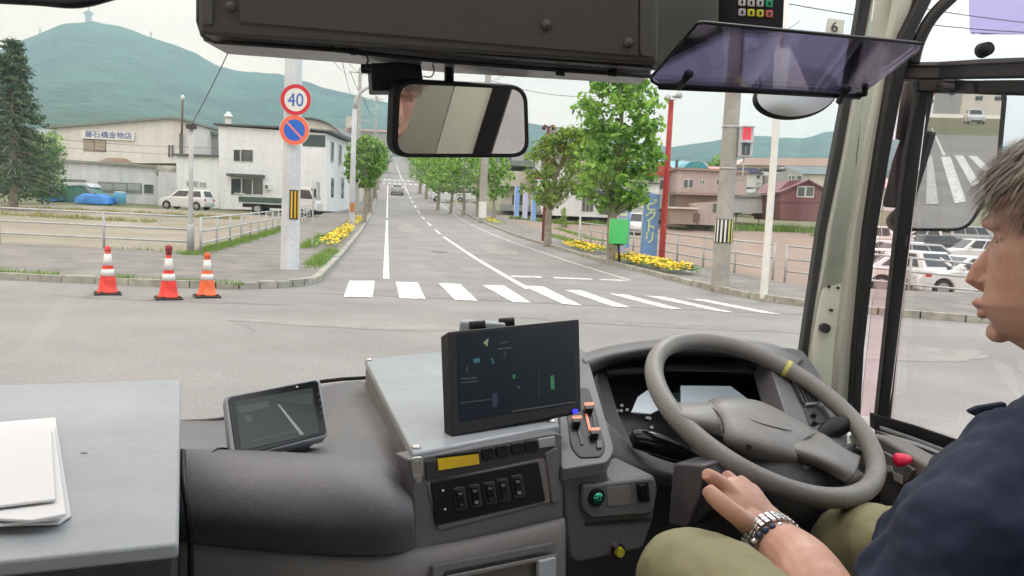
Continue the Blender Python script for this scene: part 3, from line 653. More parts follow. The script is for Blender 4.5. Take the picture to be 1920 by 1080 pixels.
M['blossom'] = mat('yellow_blossom', (.85, .60, .01), .6); M['bedleaf'] = leafmat('bedding_leaves', (.07, .16, .03), (.22, .38, .16), .3)
def flower_bed(s0, s1, t0, w_, label, n=500, rnd=random.Random(11)):
    c = ST((s0 + s1) / 2, t0); c.z = H(c.x, c.y) + KH; t = thing('flower_bed', c, label, 'flower bed', 'flower beds along the road')
    b = MB(); l = MB(); 
    for i in range(n):
        s_ = rnd.uniform(s0, s1); q = rnd.uniform(-w_, w_) / 2; p = ST(s_, t0 + q); p.z = H(p.x, p.y) + KH + rnd.uniform(.1, .26) * (1.2 - abs(q) / w_)
        yl = rnd.random() < .45 and q * (1 if t0 > 0 else -1) < w_ * .25
        R = Matrix.Rotation(rnd.uniform(0, 6.3), 3, 'Z') @ Matrix.Rotation(rnd.uniform(-.9, .9), 3, 'X')
        sz = rnd.uniform(.04, .065) if yl else rnd.uniform(.05, .09)
        if yl:
            p.z += .05; ring = [p + R @ Vector((math.cos(a * math.pi / 3) * sz, math.sin(a * math.pi / 3) * sz, 0)) for a in range(6)]; b.add(ring + [p + Vector((0, 0, sz * .5))], [(a, (a + 1) % 6, 6) for a in range(6)])
        else: l.add([p + R @ Vector(v) for v in ((-sz, 0, 0), (0, -sz * .5, .01), (sz, 0, 0), (0, sz * .5, .01))], [(0, 1, 2, 3)])
    l.build('leaves', M['bedleaf'], t); b.build('blossoms', M['blossom'], t)
def tS(px, py): return toST(G(px, py, KH))
a, c = tS(1118, 488), tS(1250, 515)
flower_bed(c[0], a[0], 8.35, 1.0, 'long bed of yellow flowers at the foot of the tall tree', 1500)
a, c = tS(1022, 461), tS(1083, 476); flower_bed(c[0], a[0], 8.4, 1.1, 'short bed of yellow flowers at the foot of the small tree', 900)
a, c = tS(897, 412), tS(912, 420); flower_bed(c[0] - 1, a[0] + 1, 8.4, 1.1, 'small bed of yellow flowers beside the concrete pole', 400)
a, c = tS(672, 431), tS(600, 466); flower_bed(c[0], a[0], -2.1, .9, 'bed of yellow flowers on the left kerb beyond the sign pole', 1300)
flower_bed(a[0] + 3, a[0] + 14, -2.1, .9, 'farther left bed of yellow flowers beyond the street lamp', 500)
flower_bed(95, 112, 8.4, 1.2, 'distant yellow flower bed near the white vans', 400)

# ---- grass (nobody could count it)
M['grass'] = leafmat('grass_blades', (.10, .20, .03), (.26, .36, .10), .3)
M['drygrass'] = leafmat('dry_grass_blades', (.22, .22, .06), (.34, .30, .14), .3)
def grass(name, spots, n, h0, h1, label, mt='grass', wd=.012, rnd=random.Random(4)):
    """spots: list of ((s,t),(s,t),halfwidth) strips"""
    b = MB(); 
    tot = sum(math.dist(a, c) * w_ for a, c, w_ in spots)
    for a, c, w_ in spots:
        for i in range(int(n * math.dist(a, c) * w_ / tot)):
            u = rnd.random(); q = rnd.gauss(0, w_ * .5); d = Vector((c[0] - a[0], c[1] - a[1])); d.normalize()
            s_ = a[0] + (c[0] - a[0]) * u - d.y * q; t_ = a[1] + (c[1] - a[1]) * u + d.x * q
            p = ST(s_, t_); z = H(p.x, p.y) + (KH if True else 0) - .02
            patch = .5 + .5 * math.sin(s_ * 1.9 + t_ * 2.3) * math.cos(s_ * .7 - t_)
            if rnd.random() > .35 + patch: continue
            h = rnd.uniform(h0, h1) * (.5 + patch * .7); an = rnd.uniform(0, 6.3); lx, ly = rnd.gauss(0, h * .35), rnd.gauss(0, h * .35); wx, wy = math.cos(an) * wd, math.sin(an) * wd
            b.add([(p.x - wx, p.y - wy, z), (p.x + wx, p.y + wy, z), (p.x + lx, p.y + ly, z + h)], [(0, 1, 2)])
    return tag(b.build(name, M[mt]), label, kind='stuff')
W2 = lambda x, y: toST((x, y))
fL = [W2(*p) for p in fl]
grass('grass', [((22.5, -5.2), (46, -5.2), .35), (fL[1], fL[2], .04), ((19.2, -1.75), (27, -1.75), .25), ((27, -2.7), (36, -2.7), .3)], 12000, .07, .22, 'rough green grass along the left fence and kerb')
grass('weeds', [(W2(-7.4, YK + .1), W2(-4.9, YK + .12), .10), (W2(-9.8, YK + .1), W2(-8.3, YK + .12), .10)], 900, .05, .16, 'weeds growing in the broken kerb behind the cones')
grass('grass', [((35, 9.6), (48, 9.9), .5), ((44, 12), (60, 13), .5)], 5000, .06, .2, 'thin grass on the right pavement near the small tree', wd=.02)
grass('grass', [((52, -9), (57, -45), 1.2), ((44, -12), (50, -40), .8)], 12000, .08, .3, 'patchy yellowing grass before the left buildings', 'drygrass', .03)
# ============================================================ BUILDINGS
def wallmat(name, col, lines=None, var=.06, rough=.75):
    """cladding with fine horizontal or vertical joints as bump, and a little weathering"""
    m = mat(name, col, rough, var=max(var * .8, .045), vs=1.3, stretch=(1, 1, .13), grain=(3.5, .05))
    if lines:
        t = m.node_tree; n = t.nodes; l = t.links; tc = n.new('ShaderNodeTexCoord'); sx = n.new('ShaderNodeSeparateXYZ'); l.new(tc.outputs['Object'], sx.inputs[0])
        mu = n.new('ShaderNodeMath'); mu.operation = 'MULTIPLY'; mu.inputs[1].default_value = lines[1]; l.new(sx.outputs[2 if lines[0] == 'h' else 0], mu.inputs[0])
        fr = n.new('ShaderNodeMath'); fr.operation = 'FRACT'; l.new(mu.outputs[0], fr.inputs[0])
        bp = n.new('ShaderNodeBump'); bp.inputs['Strength'].default_value = .8; bp.inputs['Distance'].default_value = .03; l.new(fr.outputs[0], bp.inputs['Height']); l.new(bp.outputs[0], n['Principled BSDF'].inputs['Normal'])
    return m
M['wl_cream'] = wallmat('cream_corrugated_cladding', (.70, .68, .65), ('v', 3.3)); M['wl_grey'] = wallmat('pale_grey_panelling', (.62, .64, .67), ('v', 1.1), .1)
M['wl_white'] = wallmat('white_siding', (.88, .90, .94), ('h', 4)); M['wl_white2'] = wallmat('white_render', (.76, .77, .78)); M['wl_beige'] = wallmat('beige_render', (.62, .58, .51))
M['wl_pink'] = wallmat('faded_mauve_siding', (.50, .40, .385), ('h', 3)); M['wl_brown'] = wallmat('brown_skirt_wall', (.33, .25, .21)); M['wl_maroon'] = wallmat('maroon_barn_cladding', (.20, .085, .09), ('v', 2.5), .15)
M['wl_dgrey'] = wallmat('grey_siding', (.36, .36, .36), ('v', 2.5)); M['rf_dark'] = mat('dark_grey_roof_edge', (.10, .105, .11), .6, var=.1); M['rf_green'] = mat('grey_green_roof', (.20, .23, .22), .6, .0, var=.15)
M['rf_red'] = mat('red_tin_roof', (.45, .07, .04), .5, var=.12, vs=1); M['rf_blue'] = mat('pale_blue_tin_roof', (.38, .47, .56), .5, var=.08); M['rf_pink'] = mat('faded_pink_roof', (.62, .47, .43), .7, var=.06)
M['rf_maroon'] = mat('maroon_roof', (.22, .09, .11), .5, var=.1); M['rf_teal'] = mat('teal_roof', (.05, .28, .38), .5); M['rf_navy'] = mat('slate_blue_roof', (.09, .10, .18), .5)
M['pane'] = mat('window_pane', (.035, .045, .05), .12, spec=.8, col2=(.10, .11, .11), vs=1.2); M['curtain'] = mat('curtained_pane', (.40, .35, .27), .5, col2=(.30, .25, .19), vs=3); M['frame'] = mat('white_window_frame', (.66, .66, .66), .5)
M['brframe'] = mat('brown_window_frame', (.12, .09, .07), .5); M['ppane'] = mat('pale_pane', (.36, .38, .38), .3, var=.1, vs=2)
M['rust'] = mat('rusty_sheet', (.42, .25, .17), .85, col2=(.42, .38, .34), vs=.8); M['dgreen'] = mat('dark_green_sheet', (.05, .08, .075), .6)

def X(px, py, D): p = P(px, py, D); return Vector((p.x, D, p.z))
class Bld:
    def __init__(s, name, D, label, cat, base=None, group=None):
        s.D = D; c = X(*(base or (500, 390)), D); s.t = thing(name, Vector((c.x, D, H(c.x, D))), label, cat, group)
    def slab(s, poly, depth, mt, name='wall', D=None, par=None):
        D = D or s.D; return MB().prism([X(a, b_, D) for a, b_ in poly], (0, depth, 0)).build(name, M[mt], par or s.t)
    def rect(s, x0, y0, x1, y1, mt, name, th=.08, D=None, par=None, proud=None):
        D = D or s.D; pr = th if proud is None else proud
        a, c = X(x0, (y0 + y1) / 2, D), X(x1, (y0 + y1) / 2, D); u, v = X((x0 + x1) / 2, y0, D), X((x0 + x1) / 2, y1, D)
        return MB().box(((a.x + c.x) / 2, D - pr + th / 2, (u.z + v.z) / 2), (c.x - a.x, th, u.z - v.z)).build(name, M[mt], par or s.t)
    def window(s, x0, y0, x1, y1, n=2, fr='frame', pane='pane', D=None, fw=1.2):
        f = s.rect(x0, y0, x1, y1, fr, 'window', .07, D, proud=.05)
        for i in range(n):
            a = x0 + (x1 - x0) * i / n; c = x0 + (x1 - x0) * (i + 1) / n
            s.rect(a + fw * .7, y0 + fw, c - fw * .7, y1 - fw, pane, 'pane', .02, D, par=f, proud=.062)
        return f
    def roofbar(s, pts, thpx, depth, mt, over=.4, D=None, name='roof'):
        D = D or s.D; up = [(x, y - thpx / 2) for x, y in pts]; lo = [(x, y + thpx / 2) for x, y in pts][::-1]
        return MB().prism([X(a, b_, D) - Vector((0, over, 0)) for a, b_ in up + lo], (0, depth + 2 * over, 0)).build(name, M[mt], s.t)

# ---- workshop with the name board
w_ = Bld('workshop', 71, 'pale workshop building with a blue lettered name board under a low sloping roof', 'building', (205, 386))
w_.slab([(107, 306), (107, 239), (325, 223), (357, 231), (356, 306)], 12, 'wl_cream')
w_.roofbar([(90, 239), (325, 221), (362, 229)], 4.5, 12, 'rf_green')
w_.slab([(88, 302), (332, 317), (332, 392), (92, 388)], 2.9, 'wl_grey', 'lower_wall', 68)
w_.roofbar([(84, 299), (320, 314)], 4.5, 2.7, 'kerb', .3, 68, 'canopy_roof')
w_.slab([(186, 302), (200, 296), (235, 297), (248, 304)], .05, 'rust', 'rust_patch', 70.9)
w_.slab([(297, 322), (335, 324), (334, 392), (296, 390)], 1.4, 'wl_grey', 'porch', 66.6)
o = MB().tube([X(296, 320, 66.6 + .7), X(337, 321, 66.6 + .7)], .45, 12).build('porch_roof', M['kerb'], w_.t, smooth=True)
bd = w_.rect(154, 246, 253, 262, 'white', 'name_board', .15, 71, proud=.2)
Mx = frame(X(203.5, 253.8, 71 - .215), X(253, 256, 71) - X(154, 251.6, 71), (0, 0, 1))
M['kanji'] = mat('sign_lettering_blue', (.05, .09, .32), .5)
v_, f_ = text_mesh('藤石橋金物店', .62, Mx, .012, 1.12); MB().add(v_, f_).build('lettering', M['kanji'], bd)
w_.window(157, 261.5, 199, 284, 2, 'brframe', 'curtain', fw=1.3); w_.window(315, 271, 327, 296, 2)
w_.window(99, 304, 121, 319, 2, D=68); w_.window(270, 345, 289, 364, 1, D=68)
f = w_.rect(184, 342, 266, 361, 'rf_green', 'shutter_band', .08, 68)
for i in range(3): w_.rect(189 + i * 26, 345, 212 + i * 26, 357, 'ppane', 'panel', .02, 68, f, .1)
w_.slab([(88, 334), (160, 337), (160, 341), (88, 339)], .05, 'rf_green', 'gutter', 67.9)
w_.rect(337, 250, 343, 306, 'rf_dark', 'downpipe', .1, 70.8)
MB().tube([X(341, 250, 70.4), X(342.5, 186, 70.4)], .10, 8).build('flue_pipe', mat('rusty_flue', (.16, .10, .09), .7), w_.t, smooth=True)
MB().lathe(X(342.5, 187, 70.4), [(.1, 0), (.16, .05), (.16, .3), (.02, .42)], 10).build('flue_cowl', M['white'], w_.t, smooth=True)

# ---- white building
h2 = Bld('white_shop_house', 66, 'white two storey building with dark roof edge and three part ground window behind the truck', 'building', (510, 388))
h2.slab([(413, 392), (409, 236), (612, 250), (612, 396)], 9, 'wl_white')
h2.roofbar([(403, 233), (560, 241), (625, 247)], 3.2, 9, 'rf_dark')
h2.slab([(330, 292), (412, 294), (412, 391), (333, 389)], 9, 'wl_white', 'wing_wall', 66.3)
h2.roofbar([(328, 290), (413, 293)], 4, 8, 'rf_dark', .3, 66.3, 'wing_roof')
h2.window(438, 280, 451, 303, 1); h2.window(452, 280, 475, 304, 1)
h2.window(433, 334, 494, 366, 3, fw=1.6); h2.rect(430, 327, 497, 332, 'rf_dark', 'awning', .7)
h2.window(350, 339, 372, 350, 2, pane='ppane', D=66.3); h2.window(374, 341, 387, 351, 2, pane='ppane', D=66.3)
f = h2.rect(498, 346, 508, 356, 'white', 'air_conditioner', .35); h2.rect(499.5, 347.5, 505, 354, 'rf_dark', 'fan_grille', .02, None, f, .37)
h2.rect(568, 253, 610, 275, 'dgreen', 'dark_balcony_sheet', .05); h2.rect(440, 0 + 362, 460, 364, 'white', 'ledge', .1)  # recessed balcony as a flat sheet, its darkness put into the colour
# windows on the flank that faces the road
xw = X(612, 300, 66).x
for y0, (za, zb) in ((67.2, (4.2, 6.0)), (70.2, (4.2, 6.0)), (67.5, (1.2, 3.0)), (71.5, (1.2, 3.2))):
    f = MB().box((xw + .02, y0 + .6, (za + zb) / 2 + 1), (.1, 1.2, zb - za)).build('window', M['frame'], h2.t); MB().box((xw + .075, y0 + .6, (za + zb) / 2 + 1), (.02, 1.0, zb - za - .2)).build('pane', M['pane'], f)
c = X(428, 236, 70); t_ = MB().box(c + Vector((0, 0, .4)), (.42, .42, .7)).build('roof_turret', M['white'], h2.t); MB().lathe(c + Vector((0, 0, .9)), [(.42, -.2), (.36, -.02), (.06, .32)], 14).build('turret_cap', M['white'], t_, smooth=True)
b2 = Bld('rear_house', 76, 'grey house part with small windows behind the white building on the left', 'building', (385, 380))
b2.slab([(352, 380), (352, 250), (415, 253), (415, 380)], 4, 'wl_dgrey'); b2.roofbar([(350, 247), (416, 251)], 5, 4, 'rf_green'); b2.window(365, 268, 378, 288, 1, pane='ppane'); b2.window(380, 266, 389, 288, 2)
b3 = Bld('curved_roof_shed', 80, 'beige shed with a curved grey roof behind the white building', 'building', (600, 385))
arc = [(540 + 98 * i / 12, 252 - 30 * math.sin(math.pi * (i / 12) * .5 + .72) + 8) for i in range(13)]
arc = [(540, 226), (560, 222), (585, 222.5), (605, 227), (620, 234), (632, 243), (640, 252)]
b3.slab([(540, 385)] + [(x, y + 2) for x, y in arc] + [(637, 385)], 12, 'wl_beige'); b3.roofbar(arc, 3.2, 12, 'rf_dark')
b3.rect(636, 262, 641, 300, 'frame', 'corner_post', .1)
b4 = Bld('roadside_house', 88, 'dim cream house with dark gate just left of the street lamp', 'building', (640, 380))
b4.slab([(606, 378), (606, 268), (646, 276), (648, 380)], 10, 'wl_beige'); b4.roofbar([(600, 262), (655, 272)], 5, 10, 'rf_dark'); b4.window(618, 285, 628, 305, 1); b4.window(634, 290, 641, 305, 1)
b4.rect(645, 325, 656, 378, 'black', 'gate', .1, 86)
b5 = Bld('hillside_block', 210, 'pale distant building above the street trees on the left', 'building', (690, 300))
b5.slab([(650, 300), (650, 243), (725, 246), (726, 300)], 10, 'wl_dgrey'); b5.roofbar([(646, 243), (728, 246)], 4, 10, 'rf_pink'); b5.rect(655, 222, 672, 243, 'wl_beige', 'roof_room', 4)

# ---- right side houses
c1_ = Bld('pale_shop', 82, 'cream two storey shop with a grey roof right of the inside mirror', 'building', (960, 390))
c1_.slab([(938, 392), (938, 322), (1004, 324), (1004, 396)], 10, 'wl_beige'); c1_.roofbar([(930, 350), (1010, 353)], 3, 3, 'rf_dark', 1.0, None, 'lower_roof')
c1_.roofbar([(940, 305), (1003, 308)], 10, 10, 'rf_green'); c1_.slab([(985, 324), (985, 300), (1012, 296), (1040, 305), (1040, 324)], 8, 'wl_white2', 'gable', 84); c1_.roofbar([(983, 300), (1010, 290), (1042, 304)], 4, 8, 'rf_dark', .3, 84)
c1_.rect(960, 365, 968, 388, 'pane', 'door', .05); c1_.rect(972, 365, 980, 388, 'pane', 'door', .05); c1_.rect(938, 384, 1004, 396, 'wl_dgrey', 'plinth', .1); c1_.window(1014, 303, 1023, 316, 1, D=84)
MB().prism([X(984, 334, 80.5), X(1003, 320, 80.5), X(1020, 322, 80.5), X(1024, 336, 80.5)], (0, 1.2, 0)).build('red_awning', mat('faded_red_awning', (.35, .05, .06), .7), c1_.t)
c2_ = Bld('low_white_building', 78, 'long low white building with small dark windows behind the trees', 'building', (1090, 400))
c2_.slab([(1036, 404), (1036, 350), (1090, 340), (1236, 345), (1236, 412)], 10, 'wl_white2'); c2_.roofbar([(1034, 350), (1090, 339), (1238, 344)], 2.5, 10, 'rf_dark')
c2_.window(1091, 366, 1113, 397, 3, fr='ppane'); c2_.rect(1124, 376, 1142, 402, 'pane', 'door', .05); c2_.window(1044, 364, 1051, 374, 1); c2_.window(1079, 352, 1086, 357, 1); c2_.window(1170, 372, 1184, 392, 2)
MB().prism([X(1112, 357, 76.8), X(1112, 363, 76.8), X(1228, 368, 76.8), X(1215, 357, 76.8)], (0, 1.2, 0)).build('blue_awning', M['rf_navy'], c2_.t)
c2_.window(1094, 342, 1116, 350, 2)
c3_ = Bld('red_roofed_house', 84, 'white house with a bright red hipped roof behind the red pole', 'building', (1245, 410))
c3_.slab([(1222, 412), (1222, 327), (1267, 330), (1264, 414)], 9, 'wl_white2'); c3_.slab([(1212, 328), (1234, 302), (1252, 303), (1272, 332)], 9, 'rf_red', 'roof', 83.6); c3_.window(1236, 337, 1258, 356, 2)
c3b = Bld('red_roofed_house', 92, 'smaller house with a red roof glimpsed through the tall tree', 'building', (1135, 390))
c3b.slab([(1112, 390), (1112, 334), (1166, 336), (1166, 390)], 8, 'wl_white2'); c3b.slab([(1106, 335), (1122, 322), (1155, 323), (1172, 337)], 8, 'rf_red', 'roof', 91.6); c3b.window(1122, 340, 1136, 350, 2)
c4_ = Bld('mauve_house', 80, 'faded mauve two storey house with flat roof and brown lower wall', 'building', (1310, 412))
c4_.slab([(1268, 362), (1270, 319), (1350, 323), (1400, 325), (1400, 366)], 9, 'wl_pink'); c4_.slab([(1268, 415), (1268, 364), (1352, 366), (1352, 418)], 8.5, 'wl_brown', 'lower_wall', 80.3)
c4_.roofbar([(1264, 316), (1350, 320), (1402, 323)], 4.5, 9, 'wl_brown'); c4_.roofbar([(1264, 362), (1354, 365)], 5, 2, 'wl_brown', .8, None, 'lower_roof')
c4_.window(1281, 336, 1300, 353, 2); c4_.window(1312, 337, 1321, 346, 2); c4_.window(1343, 335, 1349, 348, 1); c4_.rect(1266, 300, 1270, 318, 'rf_dark', 'chimney', .4)
c5_ = Bld('garage_block', 74, 'low brown garage with a pale roof between red pole and utility pole', 'garage', (1290, 415))
c5_.slab([(1256, 420), (1256, 391), (1306, 393), (1306, 421)], 4, 'wl_brown'); c5_.roofbar([(1252, 389), (1308, 391)], 3.5, 4, 'wl_beige'); c5_.slab([(1308, 421), (1308, 380), (1350, 378), (1350, 423)], 4, 'wl_pink', 'side_wall', 75); c5_.rect(1337, 382, 1344, 398, 'pane', 'door', .05, 75); c5_.rect(1300, 400, 1312, 417, 'brframe', 'door', .05)
c6_ = Bld('maroon_barn', 82, 'maroon gabled barn with one white framed window', 'barn', (1505, 410))
c6_.slab([(1463, 412), (1463, 360), (1514, 339), (1556, 362), (1556, 416)], 9, 'wl_maroon'); 
c6_.roofbar([(1460, 361), (1514, 337.5)], 3, 9, 'rf_maroon'); c6_.roofbar([(1514, 337.5), (1560, 363)], 3, 9, 'rf_maroon')
c6_.slab([(1452, 364), (1480, 338), (1514, 337), (1463, 362)], 8, 'rf_maroon', 'roof', 83)
c6_.window(1494, 349, 1526, 370, 2, fw=2.2); c6_.roofbar([(1463, 378), (1556, 379)], 1.2, .1, 'rf_maroon', .1, None, 'ledge')
c7_ = Bld('blue_roofed_hall', 110, 'beige hall with a broad pale blue roof behind the maroon barn', 'building', (1500, 380))
c7_.slab([(1506, 380), (1506, 324), (1640, 328), (1640, 385)], 14, 'wl_beige'); c7_.slab([(1490, 325), (1470, 311), (1650, 314), (1650, 330)], 14, 'rf_blue', 'roof', 109.5)
c7_.slab([(1458, 345), (1458, 326), (1472, 312), (1506, 326), (1506, 350)], 10, 'wl_dgrey', 'gable', 109); c7_.window(1478, 328, 1490, 338, 2, D=109); c7_.window(1494, 328, 1503, 338, 1, D=109)
c7_.rect(1420, 318, 1460, 322, 'rf_dark', 'lean_to_roof', 3, 106)
c8_ = Bld('long_pink_roofed_hall', 150, 'long low hall with a faded pink roof below the right hills', 'building', (1500, 330))
c8_.slab([(1385, 330), (1385, 308), (1650, 311), (1650, 335)], 12, 'wl_beige'); c8_.slab([(1382, 309), (1400, 296), (1650, 297), (1650, 313)], 12, 'rf_pink', 'roof', 149)
c9_ = Bld('teal_roofed_house', 120, 'small house with a teal roof above the mauve house', 'house', (1308, 330))
c9_.slab([(1285, 340), (1285, 312), (1325, 313), (1325, 340)], 8, 'wl_white2'); c9_.slab([(1282, 314), (1295, 303), (1318, 304), (1330, 316)], 8, 'rf_teal', 'roof', 119.5)
c10 = Bld('white_shed', 88, 'low white shed with grey roof behind the parked white car', 'shed', (1400, 395))
c10.slab([(1372, 398), (1372, 368), (1432, 366), (1432, 400)], 5, 'wl_white2'); c10.slab([(1370, 369), (1392, 361), (1436, 362), (1436, 369)], 5, 'ppane', 'roof', 87.6)
c11 = Bld('slate_roofed_house', 115, 'house with a slate blue roof just right of the pedestrian signal', 'house', (1395, 340))
c11.slab([(1372, 350), (1372, 322), (1430, 324), (1430, 352)], 8, 'wl_white2'); c11.slab([(1368, 324), (1378, 314), (1418, 315), (1434, 326)], 8, 'rf_navy', 'roof', 114.5); c11.window(1418, 328, 1425, 336, 1)
# scattered far houses of the town
rnd = random.Random(21); far = [(1015, 262, 160), (1270, 285, 190), (1290, 296, 170), (1330, 300, 170), (1345, 292, 230), (1378, 300, 240), (1262, 300, 150), (1405, 302, 200), (1445, 304, 180), (1500, 296, 260), (1540, 292, 280), (1475, 293, 330), (1570, 300, 240), (1240, 290, 210), (880, 262, 250), (1420, 292, 300), (1605, 296, 270), (1310, 288, 300), (1720, 330, 160), (1780, 326, 200), (1560, 303, 200), (640, 245, 260), (150, 230, 300), (250, 222, 320), (60, 236, 280), (1215, 283, 260), (1100, 275, 280)]
wm = ['wl_white2', 'wl_beige', 'wl_dgrey', 'wl_white', 'wl_cream']; rm = ['rf_dark', 'rf_blue', 'rf_red', 'rf_green', 'rf_pink', 'rf_maroon', 'rf_teal']
for i, (px, py, D) in enumerate(far):
    c = X(px, py, D); zg = H(c.x, D); wd = rnd.uniform(9, 16); hh = rnd.uniform(4.5, 7); t = thing('town_house', Vector((c.x, D, zg)), 'small far house with a %s roof and %s walls in the town' % (['dark grey', 'pale blue', 'red', 'grey green', 'faded pink', 'maroon', 'teal'][i % 7], ['white', 'beige', 'grey', 'off white', 'cream'][i % 5]), 'house', 'far houses of the town')
    zg -= 1; a = rnd.uniform(-.5, .5); R = Matrix.Rotation(a, 3, 'Z'); o_ = Vector((c.x, D, zg)); dp = 8
    Q = lambda x, y, z: o_ + R @ Vector((x, y, z))
    MB().prism([Q(-wd / 2, 0, 0), Q(wd / 2, 0, 0), Q(wd / 2, 0, hh), Q(-wd / 2, 0, hh)], R @ Vector((0, dp, 0))).build('wall', M[wm[i % 5]], t)
    MB().prism([Q(-wd / 2 - .5, -.5, hh + .003), Q(-wd / 2 - .5, dp + .5, hh + .003), Q(-wd / 2 - .5, dp / 2, hh + 2.2)], R @ Vector((wd + 1, 0, 0))).build('roof', M[rm[i % 7]], t)
    for k in (-.28, .22):
        f = MB().prism([Q(wd * k, -.04, hh * .55), Q(wd * (k + .12), -.04, hh * .55), Q(wd * (k + .12), -.04, hh * .8), Q(wd * k, -.04, hh * .8)], R @ Vector((0, .06, 0))).build('window', M['pane'], t)
# tower on the summit
c = P(166, 40, 2400); t = thing('summit_tower', c - Vector((0, 0, 4)), 'pale lattice tower on the summit of the hill', 'tower')
MB().box(c + Vector((0, 0, 12)), (14, 12, 34)).build('shaft', M['ppane'], t); MB().box(c + Vector((0, 0, 22)), (22, 18, 5)).build('platform', M['ppane'], t); MB().box(c + Vector((0, 0, 36)), (3, 3, 20)).build('mast', M['grey_metal'], t)
for px, s in ((75, 1), (283, 1.0)):
    c = P(px, 62 if px == 75 else 68, 2350); t = thing('hill_mast', c - Vector((0, 0, 6)), ['small mast on the ridge right of the summit tower', 'small mast on the left shoulder of the hill'][px == 75], 'mast')
    MB().box(c, (3, 3, 26)).build('mast', M['ppane'], t)

# ============================================================ VEHICLES
M['carglass'] = mat('car_window_glass', (.02, .025, .03), .08, spec=.8); M['tyre'] = mat('tyre', (.02, .02, .02), .8); M['rim'] = mat('wheel_rim', (.38, .38, .39), .35, .6)
M['lampw'] = mat('headlight_glass', (.6, .62, .62), .15); M['lampr'] = mat('tail_light', (.50, .01, .02), .2); M['plate'] = mat('number_plate', (.7, .7, .66), .5)
CM = {}
def carmat(c, n):
    if n not in CM: CM[n] = mat(n, c, .28, .0, spec=.6, coat=.5)
    return CM[n]
def carpaint(k): return {'white': carmat((.68, .69, .70), 'white_car_paint'), 'silver': carmat((.38, .39, .40), 'silver_car_paint'), 'dark': carmat((.04, .045, .055), 'dark_car_paint'), 'pearl': carmat((.62, .64, .62), 'pearl_car_paint'), 'paleblue': carmat((.42, .50, .56), 'pale_blue_car_paint')}[k]
KIN = {  # L, W, H, belt, wheel r, rear axle, front axle, cabin (x0 rear base, x1 rear roof, x2 front roof, x3 front base), hood z, boot z
 'hatch': (3.6, 1.6, 1.5, .92, .29, -1.15, 1.2, (-1.78, -1.5, .35, 1.15), .84, .92),
 'sedan': (4.5, 1.72, 1.42, .92, .32, -1.35, 1.35, (-1.75, -1.0, .35, 1.15), .84, .95),
 'wagon': (4.6, 1.72, 1.5, .93, .32, -1.4, 1.35, (-2.2, -1.8, .35, 1.15), .86, .93),
 'suv': (4.3, 1.75, 1.68, 1.05, .36, -1.3, 1.3, (-2.1, -1.85, .3, 1.0), 1.0, 1.05),
 'van': (4.4, 1.68, 1.9, 1.05, .31, -1.4, 1.55, (-2.15, -2.0, 1.1, 1.85), .98, 1.05),
 'kei': (3.4, 1.48, 1.75, .98, .28, -1.15, 1.2, (-1.67, -1.6, .75, 1.35), .9, .98)}
